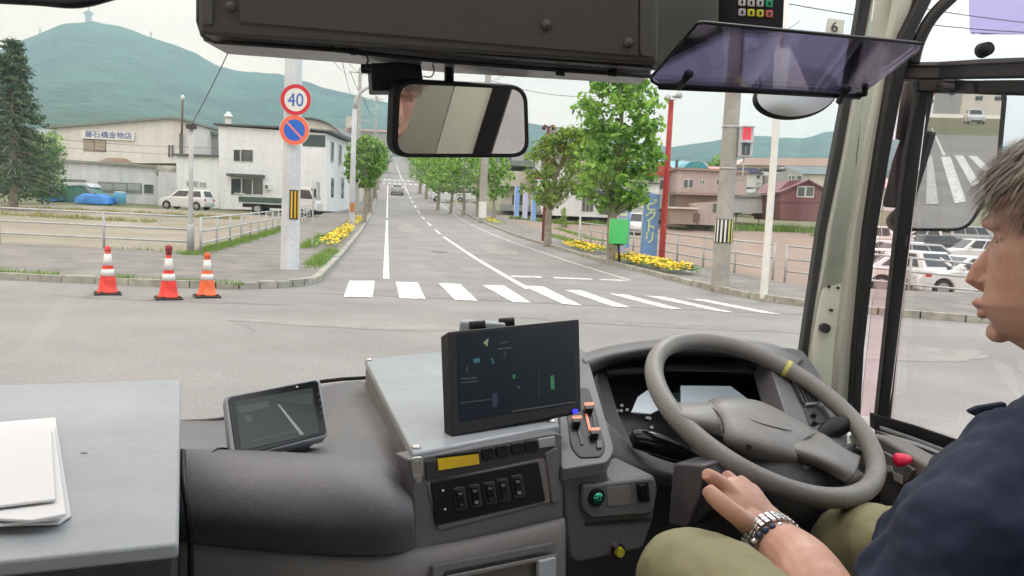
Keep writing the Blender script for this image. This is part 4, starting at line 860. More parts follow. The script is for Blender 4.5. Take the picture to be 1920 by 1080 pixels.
def car(kind, loc, rz, paint, label, group='cars parked in the right lot', cat='car', name='parked_car'):
    L_, W_, Hc, belt, wr, xa, xb, cb, hz_, bz = KIN[kind]; loc = Vector(loc)
    t = empty(name, loc, label, cat, group, rz); ORG[t.name] = Vector((0, 0, 0)); pm = carpaint(paint); hw = W_ / 2
    def arch(x):
        r = wr * 1.18; return [(x + r * math.cos(math.pi * (1 - i / 8)), .22 + (r) * math.sin(math.pi * (i / 8)) + .06) for i in range(9)]
    xr, xf = -L_ / 2, L_ / 2
    prof = [(xr + .08, .25)] + [(xa - wr * 1.18, .22)] + arch(xa) + [(xa + wr * 1.18, .2), (xb - wr * 1.18, .2)] + arch(xb) + [(xb + wr * 1.18, .22), (xf - .1, .24), (xf, .40), (xf - .01, .60), (xf - .12, hz_ - .1), (cb[3] + .15, hz_ + .03), (cb[3] - .1, belt)]
    prof += [(cb[0] + .1, belt), (xr + .06, bz - .02), (xr, .72), (xr, .42)]
    n = len(prof); b = MB(); rings = []
    for y, sx in ((-hw, .985), (-hw * .93, 1.0), (hw * .93, 1.0), (hw, .985)):
        rings.append([(x * sx, y, z if abs(y) < hw * .95 or z < .7 else z - .04) for x, z in prof])
    vs = [v for r_ in rings for v in r_]; fs = [tuple(range(n))[::-1], tuple(range(3 * n, 4 * n))]
    for k in range(3):
        for i in range(n): fs.append((k * n + i, k * n + (i + 1) % n, (k + 1) * n + (i + 1) % n, (k + 1) * n + i))
    b.add(vs, fs).build('body', pm, t, bevel=.035, seg=2)
    hb, ht = hw * .93, hw * .74; zr = Hc - .03; z0 = belt - .05
    cv = [(cb[0], -hb, z0), (cb[3], -hb, z0), (cb[2], -ht, zr), (cb[1], -ht, zr), (cb[0], hb, z0), (cb[3], hb, z0), (cb[2], ht, zr), (cb[1], ht, zr)]
    MB().add(cv, [(0, 1, 2, 3), (7, 6, 5, 4), (0, 4, 5, 1), (1, 5, 6, 2), (2, 6, 7, 3), (3, 7, 4, 0)]).build('cabin', pm, t, bevel=.05, seg=3)
    cvv = [Vector(v) for v in cv]
    def glassq(a, b_, c, d, u0, u1, v0, v1, name, off):
        q = [a.lerp(b_, u).lerp(d.lerp(c, u), v) + off for u, v in ((u0, v0), (u1, v0), (u1, v1), (u0, v1))]
        MB().prism(q, off * .5 + off.normalized() * .004).build(name, M['carglass'], t)
    for sg, (i, j, k, l_) in ((-1, (0, 1, 2, 3)), (1, (4, 5, 6, 7))):
        off = Vector((0, sg * .006, 0)); a, b_, c, d = [cvv[q] for q in (i, j, k, l_)]
        sp_ = [(.07, .34), (.37, .64), (.67, .93)] if kind in ('wagon', 'suv', 'van') else [(.09, .47), (.51, .92)]
        for u0, u1 in sp_: glassq(a, b_, c, d, u0, u1, .16, .86, 'side_window', off)
    glassq(cvv[1], cvv[5], cvv[6], cvv[2], .07, .93, .12, .90, 'windscreen', Vector((.006, 0, .004))); glassq(cvv[4], cvv[0], cvv[3], cvv[7], .08, .92, .2, .88, 'rear_window', Vector((-.006, 0, .003)))
    for x in (xa, xb):
        for sg in (-1, 1):
            y = sg * (hw - .1); k = len(ORG)
            w2 = MB().tube([(x, y - .09, wr), (x, y + .09, wr)], wr, 20).build('wheel', M['tyre'], t, auto=40)
            MB().tube([(x, y + sg * .085, wr), (x, y + sg * .10, wr)], wr * .62, 14).build('rim', M['rim'], w2)
    for sg in (-1, 1):
        MB().box((xf - .05, sg * (hw - .26), .66), (.1, .36, .14)).build('headlight', M['lampw'], t, bevel=.02)
        MB().box((xr + .07, sg * (hw - .14), .76 if kind != 'van' else .9), (.16, .24, .16 if kind != 'suv' else .3)).build('tail_light', M['lampr'], t, bevel=.02)
        MB().box((cb[3] - .35, sg * (hw + .09), belt + .06), (.12, .16, .12)).build('wing_mirror', pm, t, bevel=.03)
    MB().box((xf - .0, 0, .36), (.04, W_ * .7, .12)).build('grille', M['black'], t); MB().box((xr - .005, 0, .55), (.02, .33, .16)).build('number_plate', M['plate'], t)
    return t
def at(px, py, dz=KH): g = G(px, py, dz); return g
fwd = math.pi / 2 + A                    # heading up the road
g = at(362, 392); car('hatch', (g.x, 60, H(g.x, 60) + .1), math.pi - .12, 'white', 'small pale blue white hatchback parked in front of the white building', 'vehicles by the left buildings').location
g = G(733, 366, 0); car('sedan', ST(115, 1.35, H(*ST(115, 1.35)[:2]) + .01), fwd, 'silver', 'silver saloon driving away up the road ahead', 'moving traffic', 'car', 'driving_car')
g = at(840, 380); 
for i, (px, py, kd, cc, rz, lb) in enumerate(((840, 378, 'van', 'white', math.pi + .25, 'white van nose out at the left of the two beneath the far trees'), (880, 377, 'wagon', 'white', math.pi + .1, 'white estate car behind the concrete pole beneath the far trees'), (860, 361, 'van', 'pearl', math.pi + .1, 'white van farther back under the far street trees'))):
    g = at(px, py); car(kd, g, rz, cc, lb, 'white vehicles under the far trees')
g = at(1022, 407); car('van', g, -math.pi / 2 + .15, 'white', 'white van seen nose on behind the dark red pole')
g = at(1192, 438); car('kei', g, -math.pi / 2 - .1, 'white', 'white boxy kei car between the green box and the blue flag')
g = at(1254, 418); car('suv', (g.x, g.y + 1, g.z), -math.pi / 2 + .3, 'silver', 'silver car standing right behind the red pole')
g = at(1393, 404); car('wagon', g, math.pi - .1, 'white', 'white car on the weeds between the utility pole and the slim white pole')
g = at(1442, 405); car('suv', (g.x, g.y + 4, g.z), .3, 'dark', 'dark vehicle behind the slim white pole')
# right lot seen through the driver side window
lot = [(1716, 552, 'sedan', 'white', -.15, 'white saloon front wheel showing, left part behind the window bar'), (1812, 558, 'sedan', 'white', math.pi + .06, 'white saloon with red tail light just behind the pipe fence'), (1660, 545, 'wagon', 'white', math.pi / 2 + .4, 'white car filling the narrow quarter window'),
       (1735, 515, 'wagon', 'silver', -.05, 'silver grey car in the second row behind the white saloon'), (1822, 500, 'suv', 'white', math.pi - .05, 'white off roader with dark side windows in the middle row'), (1768, 478, 'wagon', 'dark', .05, 'dark grey estate behind the white off roader'),
       (1726, 462, 'hatch', 'white', 2.6, 'white hatchback below the lower edge of the outside mirror'), (1815, 462, 'van', 'silver', .02, 'silver van with a long dark window band in the back row'), (1662, 470, 'van', 'white', -1.4, 'white van seen head on in the quarter window'), (1900, 470, 'hatch', 'paleblue', 2.9, 'pale blue hatchback at the far right of the back row'),
       (1768, 452, 'sedan', 'pearl', 3.0, 'pearl white saloon in the back row under the mirror'), (1668, 505, 'hatch', 'white', 1.9, 'white hatchback behind the first car in the quarter window'), (1900, 520, 'sedan', 'silver', math.pi, 'silver saloon beyond the driver head')]
for px, py, kd, cc, rz, lb in lot: car(kd, G(px, py, KH - .01), rz, cc, lb)
# flatbed truck
g = at(530, 397); g = Vector((P(528, 397, 58.5).x, 58.5, H(g.x, 58.5) + .1)); t = empty('flatbed_truck', g, 'white cab flatbed truck with a dark green bed beside the sign pole', 'truck', 'vehicles by the left buildings', .02); t.scale = (1.12, 1.05, 1.05); ORG[t.name] = Vector((0, 0, 0))
M['bed'] = mat('dark_green_truck_bed', (.06, .10, .09), .5, var=.1)
MB().box((-.85, 0, .98), (3.4, 1.7, .38)).build('bed', M['bed'], t, bevel=.02); MB().box((-.85, 0, .755), (3.45, 1.74, .05)).build('bed_rail', M['ppane'], t); MB().box((-.2, 0, .58), (4.4, .9, .26)).build('chassis', M['black'], t)
cp = [(.95, .45), (.95, 1.9), (1.15, 1.98), (2.0, 1.95), (2.35, 1.15), (2.5, .95), (2.5, .45)]
MB().prism([(x, -.83, z) for x, z in cp], (0, 1.66, 0)).build('cab', carpaint('white'), t, bevel=.06, seg=3)
for sg in (-1, 1):
    MB().prism([(1.25, sg * .835, 1.2), (1.25, sg * .835, 1.8), (1.95, sg * .835, 1.78), (2.2, sg * .835, 1.2)], (0, sg * .012, 0)).build('side_window', M['carglass'], t)
    for x in (-1.35, 1.75):
        w2 = MB().tube([(x, sg * .72 - .1, .36), (x, sg * .72 + .1, .36)], .36, 20).build('wheel', M['tyre'], t, auto=40); MB().tube([(x, sg * .82, .36), (x, sg * .835, .36)], .21, 14).build('rim', M['ppane'], w2)
    MB().box((2.48, sg * .6, .75), (.08, .3, .16)).build('headlight', M['lampw'], t)
MB().prism([(2.03, -.72, 1.93), (2.03, .72, 1.93), (2.35, .72, 1.2), (2.35, -.72, 1.2)], (.02, 0, .012)).build('windscreen', M['carglass'], t)
MB().box((2.3, -.95, 1.6), (.1, .08, .35)).build('wing_mirror', M['black'], t)
# covered heap at the left
M['tarp_b'] = mat('blue_tarpaulin', (.03, .22, .62), .5, var=.2, vs=2); M['tarp_g'] = mat('green_tarpaulin', (.06, .20, .15), .6, var=.25, vs=2); M['tarp_w'] = mat('white_tarpaulin', (.60, .64, .66), .6)
def heap(name, px0, px1, py0, py1, D, mt, label, cat, seed, pw=.5):
    a, c = X(px0, py1, D), X(px1, py1, D); top = X(px0, py0, D).z; zg = H((a.x + c.x) / 2, D) + .05; rnd = random.Random(seed); vs = []; n, m = 22, 12
    for i in range(n + 1):
        for j in range(m + 1):
            u, v = i / n, j / m; e = (max(0, math.sin(math.pi * u)) ** pw) * (max(0, math.sin(math.pi * v)) ** pw)
            vs.append((a.x + (c.x - a.x) * u + rnd.gauss(0, .02), D - 1 + 2 * v, zg + (top - zg) * e * (1 + .08 * math.sin(u * 17 + seed) + .05 * math.sin(v * 9)) - .05 * (e == 0)))
    o = MB(o=((a.x + c.x) / 2, D, zg)).add(vs, [(i * (m + 1) + j, (i + 1) * (m + 1) + j, (i + 1) * (m + 1) + j + 1, i * (m + 1) + j + 1) for i in range(n) for j in range(m)]).build(name, M[mt], smooth=True)
    return tag(o, label, cat)
zg = H(P(140, 384, 66).x, 66) + .1; cv_ = thing('covered_car', Vector((P(140, 384, 66).x, 66, zg)), 'car under a dark green cover with a white sheet over its roof before the workshop', 'covered car')
MB().prism([X(90, 384, 65), X(91, 362, 65), X(104, 357, 65), X(118, 345, 65), X(162, 346, 65), X(181, 362, 65), X(206, 368, 65), X(208, 384, 65)], (0, 1.7, 0)).build('cover', M['tarp_g'], cv_, bevel=.12, seg=3)
MB().prism([X(106, 352, 64.9), X(119, 342, 64.9), X(161, 343, 64.9), X(170, 351, 64.9), X(150, 348, 64.9), X(125, 349, 64.9)], (0, 1.9, 0)).build('roof_sheet', M['tarp_w'], cv_, bevel=.04)
MB().prism([X(164, 349, 64.93), X(180, 361, 64.93), X(170, 363, 64.93), X(160, 352, 64.93)], (0, .05, 0)).build('window_patch', M['ppane'], cv_)
for x in (108, 190): MB().tube([X(x, 382, 64.85), X(x, 382, 65.1)], .3, 16).build('wheel', M['tyre'], cv_, auto=40)
heap('tarpaulin', 88, 116, 348, 384, 64.6, 'tarp_b', 'small bright blue tarpaulin at the left end of the heap', 'tarpaulin', 5, .3)
heap('tarpaulin', 149, 212, 362, 386, 64, 'tarp_b', 'large blue tarpaulin low in front of the workshop', 'tarpaulin', 3, .18)
g = X(225, 385, 64.5); t = thing('blue_drum', (g.x, 64.5, H(g.x, 64.5) + .1), 'light blue drum standing right of the blue tarpaulin', 'drum')
MB().lathe((g.x, 64.5, H(g.x, 64.5) + .1), [(.42, 0), (.45, .03), (.45, .85), (.42, .88)], 20).build('barrel', mat('light_blue_plastic', (.10, .38, .60), .5), t, smooth=True); MB().lathe((g.x, 64.5, H(g.x, 64.5) + .95), [(.44, 0), (.44, .06), (.2, .1)], 20).build('lid', M['tarp_w'], t, smooth=True)

# ============================================================ TREES
M['bark'] = mat('tree_bark', (.23, .19, .14), .9, col2=(.36, .33, .27), vs=5, bump=.6, bs=14)
M['lf_a'] = leafmat('plane_tree_leaves', (.035, .11, .018), (.36, .58, .14), .45); M['lf_b'] = leafmat('young_tree_leaves', (.04, .11, .02), (.36, .46, .11), .42); M['lf_c'] = leafmat('street_tree_leaves', (.04, .12, .022), (.34, .52, .12), .42)
M['lf_d'] = leafmat('conifer_needles', (.02, .06, .03), (.07, .15, .06), .15); M['lf_e'] = leafmat('hedge_leaves', (.04, .10, .03), (.12, .24, .07), .3); M['lf_r'] = leafmat('reddish_leaves', (.16, .15, .04), (.34, .24, .08), .35)
def leaves(b, centre, rad, n, sz, rnd, flat=1.0):
    for i in range(n):
        d = Vector((rnd.gauss(0, 1), rnd.gauss(0, 1), rnd.gauss(0, 1) * flat)); d = d.normalized() * (rnd.random() ** .45) * rad
        p = centre + d; n1 = (d.normalized() + Vector((rnd.gauss(0, .6), rnd.gauss(0, .6), rnd.gauss(0, .6) + .5))).normalized(); u = n1.orthogonal().normalized(); u = Matrix.Rotation(rnd.uniform(0, 6.3), 3, n1) @ u; v = n1.cross(u); s = sz * rnd.uniform(.6, 1.3)
        b.add([p - u * s, p - v * s * .55 + u * s * .1, p + u * s, p + v * s * .6 - u * s * .1 + n1 * s * .25], [(0, 1, 2, 3)])
def tree(name, g, th, prof, label, lf, nclump, nleaf, sz, cr, seed, group=None, trunk_r=.16, lean=(0, 0)):
    """prof(v) -> crown radius at height fraction v of the whole tree; th total height"""
    rnd = random.Random(seed); t = thing(name, g, label, 'tree', group); g = Vector(g)
    ax = lambda v: g + Vector((lean[0] * v * v + .08 * math.sin(v * 7 + seed), lean[1] * v, th * v))
    MB().tube([ax(-.03)] + [ax(i / 14) for i in range(14)], [trunk_r * 1.25] + [trunk_r * (1.12 - .95 * i / 13) for i in range(14)], 12).build('trunk', M['bark'], t, smooth=True)
    v0 = min(v for v in np.linspace(0, 1, 101) if prof(v) > 0); bl = MB(); br = MB()
    for i in range(nclump):
        v = v0 + (1 - v0) * (rnd.random() ** .85) * .98; R_ = prof(v); a = rnd.uniform(0, 6.283); rr = R_ * (rnd.random() ** .4); c = ax(v) + Vector((math.cos(a) * rr, math.sin(a) * rr, rnd.uniform(-.3, .3) * cr))
        k = cr * rnd.uniform(.6, 1.25)
        if i % 3 == 0 and rr > R_ * .45:
            s_ = ax(max(v0 * .85, v - rr / th * .9)); mid = s_.lerp(c, .55) + Vector((0, 0, -.08 * rr)); r0 = trunk_r * .32 * (1.1 - v)
            br.tube([s_, mid, c], [r0, r0 * .6, r0 * .2], 6, False)
        leaves(bl, c, k, int(nleaf * (k / cr) ** 2), sz, rnd, .7)
    br.build('branches', M['bark'], t, smooth=True); bl.build('crown', lf, t)
    return t
def interp(pts): return lambda v: float(np.interp(v, [p[0] for p in pts], [p[1] for p in pts])) if pts[0][0] <= v else 0
# tall tree: base (1150, 490), top y 132
g = G(1148, 488, KH); k = g.y / F; top = P(1155, 130, g.y).z; th = top - g.z
tree('plane_tree', g, th, interp([(.27, .2), (.33, 56 * k), (.44, 74 * k), (.55, 78 * k), (.62, 64 * k), (.70, 72 * k), (.80, 76 * k), (.88, 68 * k), (.95, 50 * k), (1, 16 * k)]), 'tall broad leaved street tree behind the long yellow flower bed', M['lf_a'], 200, 27, .125, .36, 3, trunk_r=10 * k, lean=(-.05, 0))
g = G(1024, 458, KH); k = g.y / F; th = P(1050, 238, g.y).z - g.z
t2 = tree('young_street_tree', g, th, interp([(.34, .1), (.42, 50 * k), (.6, 68 * k), (.75, 66 * k), (.88, 50 * k), (1, 16 * k)]), 'smaller loose crowned tree left of the tall one, yellowing at the top', M['lf_b'], 125, 36, .105, .36, 8, trunk_r=7 * k, lean=(40 * k, 0))
rnd = random.Random(2); b = MB()
for i in range(16): leaves(b, P(rnd.uniform(1022, 1060), rnd.uniform(250, 300), g.y + rnd.uniform(-.5, .5)), .4, 30, .09, rnd)
b.build('yellowing_leaves', M['lf_r'], t2)
# right street trees
for i, (px, py, w2, tp_) in enumerate(((822, 392, 42, 283), (845, 398, 44, 285), (868, 402, 50, 282), (925, 412, 34, 288), (895, 405, 50, 283), (800, 372, 30, 292), (788, 362, 24, 296))):
    g = G(px, py, KH); k = g.y / F; th = P(px, tp_, g.y).z - g.z
    tree('street_tree', g, th, interp([(.34, .1), (.42, w2 * .8 * k), (.65, w2 * k), (.85, w2 * .8 * k), (1, w2 * .3 * k)]), ['third', 'fourth', 'fifth', 'nearest', 'sixth', 'second', 'farthest'][i] + ' clipped tree in the right hand row left of the concrete pole', M['lf_c'], 46, 26, .17, 11 * k, 30 + i, 'right hand row of street trees', trunk_r=3 * k)
for i, (px, py, w2, tp_, lb) in enumerate(((683, 418, 40, 258, 'round street tree right beside the curved street lamp'), (692, 398, 26, 262, 'street tree behind the round one on the left pavement'), (702, 372, 20, 268, 'third tree of the left row farther uphill'), (706, 355, 16, 272, 'fourth tree of the left row uphill'), (709, 342, 14, 276, 'last tree visible of the left row near the far crossing'))):
    g = G(px, py, KH); k = g.y / F; th = P(px, tp_, g.y).z - g.z
    tree('street_tree', g, th, interp([(.42, .1), (.5, w2 * .8 * k), (.7, w2 * k), (.88, w2 * .75 * k), (1, w2 * .3 * k)]), lb, M['lf_c'], 80 if i == 0 else 45, 50, .14 if i == 0 else .2, 9 * k, 50 + i, 'left hand row of street trees', trunk_r=4 * k)
for i in range(12):                      # rows going on uphill, each a tree
    for t_, sd in ((-3.2, 'left'), (9.4, 'right')):
        s_ = 190 + i * 22; p = ST(s_, t_); g = Vector((p.x, p.y, H(p.x, p.y) + .05))
        tree('street_tree', g, 7.5, interp([(.3, .2), (.4, 2.4), (.7, 2.8), (1, 1)]), 'far uphill street tree on the %s side of the climbing road' % sd, M['lf_c'], 16, 36, .42, 1.3, 80 + i, 'far uphill trees on the %s' % sd, trunk_r=.14)
# conifer at the left edge
g = G(52, 432, KH); g = Vector((P(26, 400, 48).x, 48, H(P(26, 400, 48).x, 48))); k = 48 / F; rnd = random.Random(9); t = thing('conifer', g, 'tall dark conifer with drooping tiers at the left edge', 'tree')
th = P(36, 70, 48).z - g.z; MB().tube([g + Vector((0, 0, th * i / 8)) for i in range(9)], [.22 - .024 * i for i in range(9)], 10).build('trunk', M['bark'], t, smooth=True)
bl, br = MB(), MB()
for i in range(34):
    v = .16 + .82 * i / 33; R_ = (92 * (1 - v) ** .8 + 8) * k * rnd.uniform(.8, 1.15)
    for j in range(9):
        a = rnd.uniform(0, 6.28); d = Vector((math.cos(a), math.sin(a), 0)); s_ = g + Vector((0, 0, th * v)); rl = R_ * rnd.uniform(.7, 1.1); e = s_ + d * rl + Vector((0, 0, -.25 * rl)); br.tube([s_, s_.lerp(e, .5) + Vector((0, 0, .06 * rl)), e], [.04, .025, .01], 5, False)
        for q in range(3): leaves(bl, s_.lerp(e, .38 + .3 * q) + Vector((0, 0, -.05)), .30, 14, .10, rnd, .3)
br.build('branches', M['bark'], t, smooth=True); bl.build('crown', M['lf_d'], t)
def bush(px, py, w2, h2, D, label, lf, n=14, nm='bush', sd=0, cat='bush', grp=None):
    c = X(px, py, D); k = D / F; zg = H(c.x, D); t = thing(nm, (c.x, D, zg), label, cat, grp); b = MB(); rnd = random.Random(sd + int(px)); R_ = w2 * k / 2; hh = max(.5, c.z + h2 * k / 2 - zg)
    MB().tube([(c.x, D, zg - .1), (c.x, D, zg + hh * .6)], .06, 6).build('stem', M['bark'], t, smooth=True)
    for i in range(n):
        a = rnd.uniform(0, 6.28); r = R_ * .75 * rnd.random() ** .5; z = rnd.uniform(.12, .82); leaves(b, Vector((c.x + math.cos(a) * r * (1.1 - z * .3), D + math.sin(a) * r, zg + hh * z)), R_ * .42, 42, max(.07, R_ * .07), rnd)
    b.build('foliage', lf, t); return t
bush(90, 330, 70, 150, 58, 'green shrubs beneath the conifer at the left edge', M['lf_e'], 60)
bush(78, 290, 80, 120, 60, 'taller light green bush behind the shrubs at the left edge', M['lf_c'], 50)
bush(20, 300, 120, 170, 56, 'broad bush beyond the left edge conifer', M['lf_e'], 60)
bush(390, 235, 42, 20, 90, 'round green tree top between the workshop and the white building', M['lf_c'], 26)
bush(258, 212, 46, 14, 100, 'light green tree top above the workshop roof', M['lf_b'], 26)
bush(1385, 340, 30, 34, 92, 'round clipped bush left of the slim white pole', M['lf_e'], 24); bush(1428, 340, 32, 34, 93, 'round dark bush behind the slim white pole', M['lf_e'], 24)
bush(1303, 290, 26, 26, 118, 'yellow green tree above the teal roof', M['lf_b'], 22); bush(1320, 310, 30, 20, 112, 'low green tree beside the teal roof', M['lf_c'], 20)
bush(1055, 388, 26, 12, 70, 'low clipped hedge at the white building wall', M['lf_b'], 14)
for i, (px, D, hgt) in enumerate(((1385, 70, 2.1), (1402, 66, 1.7), (1470, 70, 2.2), (1495, 68, 1.8), (1520, 66, 1.9), (1542, 64, 2.1))):
    pass
grass('weeds', [((74, 29), (76, 44), 1.2), ((70, 40), (74, 52), 1.0)], 6500, .25, .8, 'tall green weeds along the back of the right lot', wd=.05)
grass('grass', [((72, 11), (74, 24), .5)], 2500, .2, .5, 'grass strip before the low white building', wd=.05)
grass('grass', [((70, 42), (60, 90), 6)], 22000, .3, .9, 'bright green grass behind the parked cars', wd=.06)
# darker wood patches at the foot of the hills, scattered trees over the town
rnd = random.Random(31)
for i in range(70):
    px = rnd.choice([rnd.uniform(-50, 640), rnd.uniform(1000, 1640), rnd.uniform(1000, 1900)]); D = rnd.uniform(170, 420); x = P(px, 300, D).x; zg = H(x, D)
    g = Vector((x, D, zg)); h = rnd.uniform(5, 9); tree('town_tree', g, h, interp([(.15, .5), (.3, h * .3), (.65, h * .34), (1, h * .1)]), 'far green tree between the houses of the town', M['lf_e'] if i % 3 else M['lf_c'], 12, 30, .5, h * .16, i + 200, 'far trees of the town', trunk_r=.15)
# ============================================================ THE BUS
def Pm(t3): return P(*t3)
def rb(name, pts, widths, th, mt, par, bevel=.003, **k):
    """a bar following pixels; front face widths in pixels, depth th metres"""
    b = MB(); vs = []; n = len(pts); ws = widths if isinstance(widths, (list, tuple)) else [widths] * n
    for (x, y, D), w_ in zip(pts, ws):
        l, r = P(x - w_ / 2, y, D), P(x + w_ / 2, y, D); vs += [l, r, r + Vector((0, th, 0)), l + Vector((0, th, 0))]
    fs = [(0, 1, 2, 3), tuple(range(4 * n - 4, 4 * n))[::-1]]
    for i in range(n - 1):
        for j in range(4): a = 4 * i + j; c = 4 * i + (j + 1) % 4; fs.append((a, c, c + 4, a + 4))
    return b.add(vs, fs).build(name, M[mt], par, bevel=bevel, **k)
def hb(name, pts, hs, th, mt, par, bevel=.003):
    """a mostly horizontal bar; heights in pixels"""
    b = MB(); vs = []; n = len(pts); ws = hs if isinstance(hs, (list, tuple)) else [hs] * n
    for (x, y, D), w_ in zip(pts, ws):
        l, r = P(x, y - w_ / 2, D), P(x, y + w_ / 2, D); vs += [l, r, r + Vector((0, th, 0)), l + Vector((0, th, 0))]
    fs = [(0, 1, 2, 3), tuple(range(4 * n - 4, 4 * n))[::-1]]
    for i in range(n - 1):
        for j in range(4): a = 4 * i + j; c = 4 * i + (j + 1) % 4; fs.append((a, c, c + 4, a + 4))
    return b.add(vs, fs).build(name, M[mt], par, bevel=bevel)
def catmull(p, m):
    out_ = []; n = len(p)
    for i in range(n - 1):
        a, b_, c, d = p[max(i - 1, 0)], p[i], p[i + 1], p[min(i + 2, n - 1)]
        for k in range(m):
            t = k / m; out_.append(.5 * ((2 * b_) + (c - a) * t + (2 * a - 5 * b_ + 4 * c - d) * t * t + (3 * b_ - a - 3 * c + d) * t ** 3))
    out_.append(p[-1]); return out_
def surf(name, rows, mt, par, th=.01, m=6, mats=None):
    R_ = [catmull([P(*q) for q in r], m) for r in rows]; cols = [catmull([R_[i][j] for i in range(len(R_))], m) for j in range(len(R_[0]))]
    nc, nr = len(cols), len(cols[0]); vs = [v for c in cols for v in c]
    fs = [(i * nr + j, (i + 1) * nr + j, (i + 1) * nr + j + 1, i * nr + j + 1) for i in range(nc - 1) for j in range(nr - 1)]
    me = MB().add(vs, fs); o = me.build(name, M[mt], par, smooth=True)
    s = o.modifiers.new('s', 'SOLIDIFY'); s.thickness = th; s.offset = 0; return o
class Pan:
    """a nearly flat panel: depth linear in the picture coordinates"""
    def __init__(s, a, b_, c): 
        A_ = np.array([[a[0], a[1], 1], [b_[0], b_[1], 1], [c[0], c[1], 1]]); p = [P(*q) for q in (a, b_, c)]
        s.o = p[0]; s.n = (p[1] - p[0]).cross(p[2] - p[0]).normalized()
        if s.n.dot(CAM - s.o) < 0: s.n = -s.n
    def pt(s, x, y, off=0):
        r = ray(x, y); t = s.n.dot(s.o + s.n * off - CAM) / s.n.dot(r); return CAM + r * t
    def poly(s, name, pts, mt, par, th=.006, off=0.0, bevel=0, seg=2, auto=None):
        return MB().prism([s.pt(x, y, off) for x, y in pts], -s.n * th).build(name, M[mt], par, bevel=bevel, seg=seg, auto=auto)
    def rrect(s, cx, cy, w_, h_, ang=0, rad=.2, n=5):
        pts = []; r = min(w_, h_) * rad
        for qx, qy, a0 in ((1, 1, 0), (-1, 1, 90), (-1, -1, 180), (1, -1, 270)):
            for i in range(n + 1):
                a = math.radians(a0 + 90 * i / n); x = qx * (w_ / 2 - r) + math.cos(a) * r; y = qy * (h_ / 2 - r) + math.sin(a) * r
                pts.append((cx + x * math.cos(ang) - y * math.sin(ang), cy + x * math.sin(ang) + y * math.cos(ang)))
        return pts
def rpoly(corners, rad, n=5):            # rounds the corners of a pixel polygon
    out_ = []; k = len(corners)
    for i in range(k):
        a, b_, c = Vector(corners[i - 1]), Vector(corners[i]), Vector(corners[(i + 1) % k]); r1 = min(rad, (a - b_).length * .45, (c - b_).length * .45)
        p, q = b_ + (a - b_).normalized() * r1, b_ + (c - b_).normalized() * r1
        for j in range(n + 1): t = j / n; out_.append(tuple(p * (1 - t) ** 2 + b_ * 2 * t * (1 - t) + q * t * t))
    return out_
M['dash'] = mat('grey_dash_plastic', (.118, .118, .128), .5, var=.07, vs=4, bump=.2, bs=700, grain=(260, .10))
M['dashl'] = mat('pale_grey_plastic', (.22, .22, .225), .5, bump=.1, bs=900); M['dashb'] = mat('warm_grey_plastic', (.155, .148, .142), .55, bump=.12, bs=900)
M['dashd'] = mat('dark_grey_plastic', (.032, .032, .037), .5, bump=.1, bs=800); M['blk'] = mat('black_trim', (.010, .010, .012), .5, spec=.25); M['gloss'] = mat('glossy_black_panel', (.010, .010, .012), .15, spec=.35)
M['gasket'] = mat('black_rubber_gasket', (.008, .008, .009), .55); M['pillar'] = mat('pale_green_pillar_paint', (.82, .86, .76), .5, var=.04, vs=4); M['pillard'] = mat('grey_green_pillar_shade_and_trim', (.50, .53, .46), .5)
M['header'] = mat('olive_grey_header_panel', (.082, .078, .066), .55, var=.05, vs=2, bump=.08, bs=300); M['headerl'] = mat('olive_header_edge', (.10, .10, .085), .5)
M['boxmetal'] = mat('pale_blue_grey_painted_metal', (.29, .318, .342), .38, var=.05, vs=7, spec=.5, grain=(90, .035)); M['wheel'] = mat('warm_grey_leather_rim', (.195, .188, .18), .42, var=.08, vs=9, bump=.15, bs=500, grain=(200, .06))
M['screw'] = mat('bright_steel', (.6, .6, .6), .3, .9); M['ceil'] = mat('unseen_shell_lining', (.5, .49, .47), .8); M['floorm'] = mat('unseen_floor_mat', (.02, .02, .022), .8)
M['yel'] = mat('yellow_label', (.75, .52, .02), .5, col2=(.60, .40, .02), vs=25); M['org'] = mat('orange_knob', (.65, .20, .09), .5); M['mirror'] = mat('mirror_glass', (.66, .67, .66), .01, 1.0)
M['convex'] = mat('convex_mirror_glass', (.27, .27, .265), .35, 1.0)
M['glassW'] = glass('windscreen_glass', (.95, .965, .955), .015); M['glassP'] = glass('pink_tinted_glass', (1.0, .92, .935), .02); M['glassS'] = glass('side_window_glass', (.96, .97, .97), .015)
M['visor'] = glass('purple_tinted_visor', (.74, .68, .88), .08)

bus = thing('bus', (0, .8, .5), 'grey cab of a bus seen from inside, with dashboard, pillars and windscreen', 'bus')
# unseen shell round the camera; roof cut short, openings enlarged for more daylight
MB().box((-.2, -2.45, 2.24), (2.6, 5.4, .06)).build('roof', M['ceil'], bus)  # unseen shell roof, cut short for more daylight
MB().box((-.2, -1.7, .5), (2.4, 6.6, .06)).build('floor', M['floorm'], bus); MB().box((-.2, -5.1, .85), (2.5, .06, .7)).build('unseen_rear_wall', M['ceil'], bus)
for x, nm in ((-1.42, 'left'), (1.02, 'right')):
    b = MB(); y1 = 1.0 if x > 0 else 1.6; b.box((x, (y1 - 5.1) / 2, .70), (.06, y1 + 5.1, .40)); b.box((x, (y1 - 5.1) / 2, 2.1), (.06, y1 + 5.1, .26))
    for y in ((-4.8, -3.3, -1.8, -.3) if x > 0 else (-4.8, -3.3, -1.8, -.3, 1.2)): b.box((x, y, 1.5), (.062, .14, .95))
    b.build('side_wall', M['ceil'], bus)
# bulkhead closing the space under the dashboard
MB().box((-.2, 1.72, .75), (2.5, .05, .62)).build('bulkhead', M['dashd'], bus)
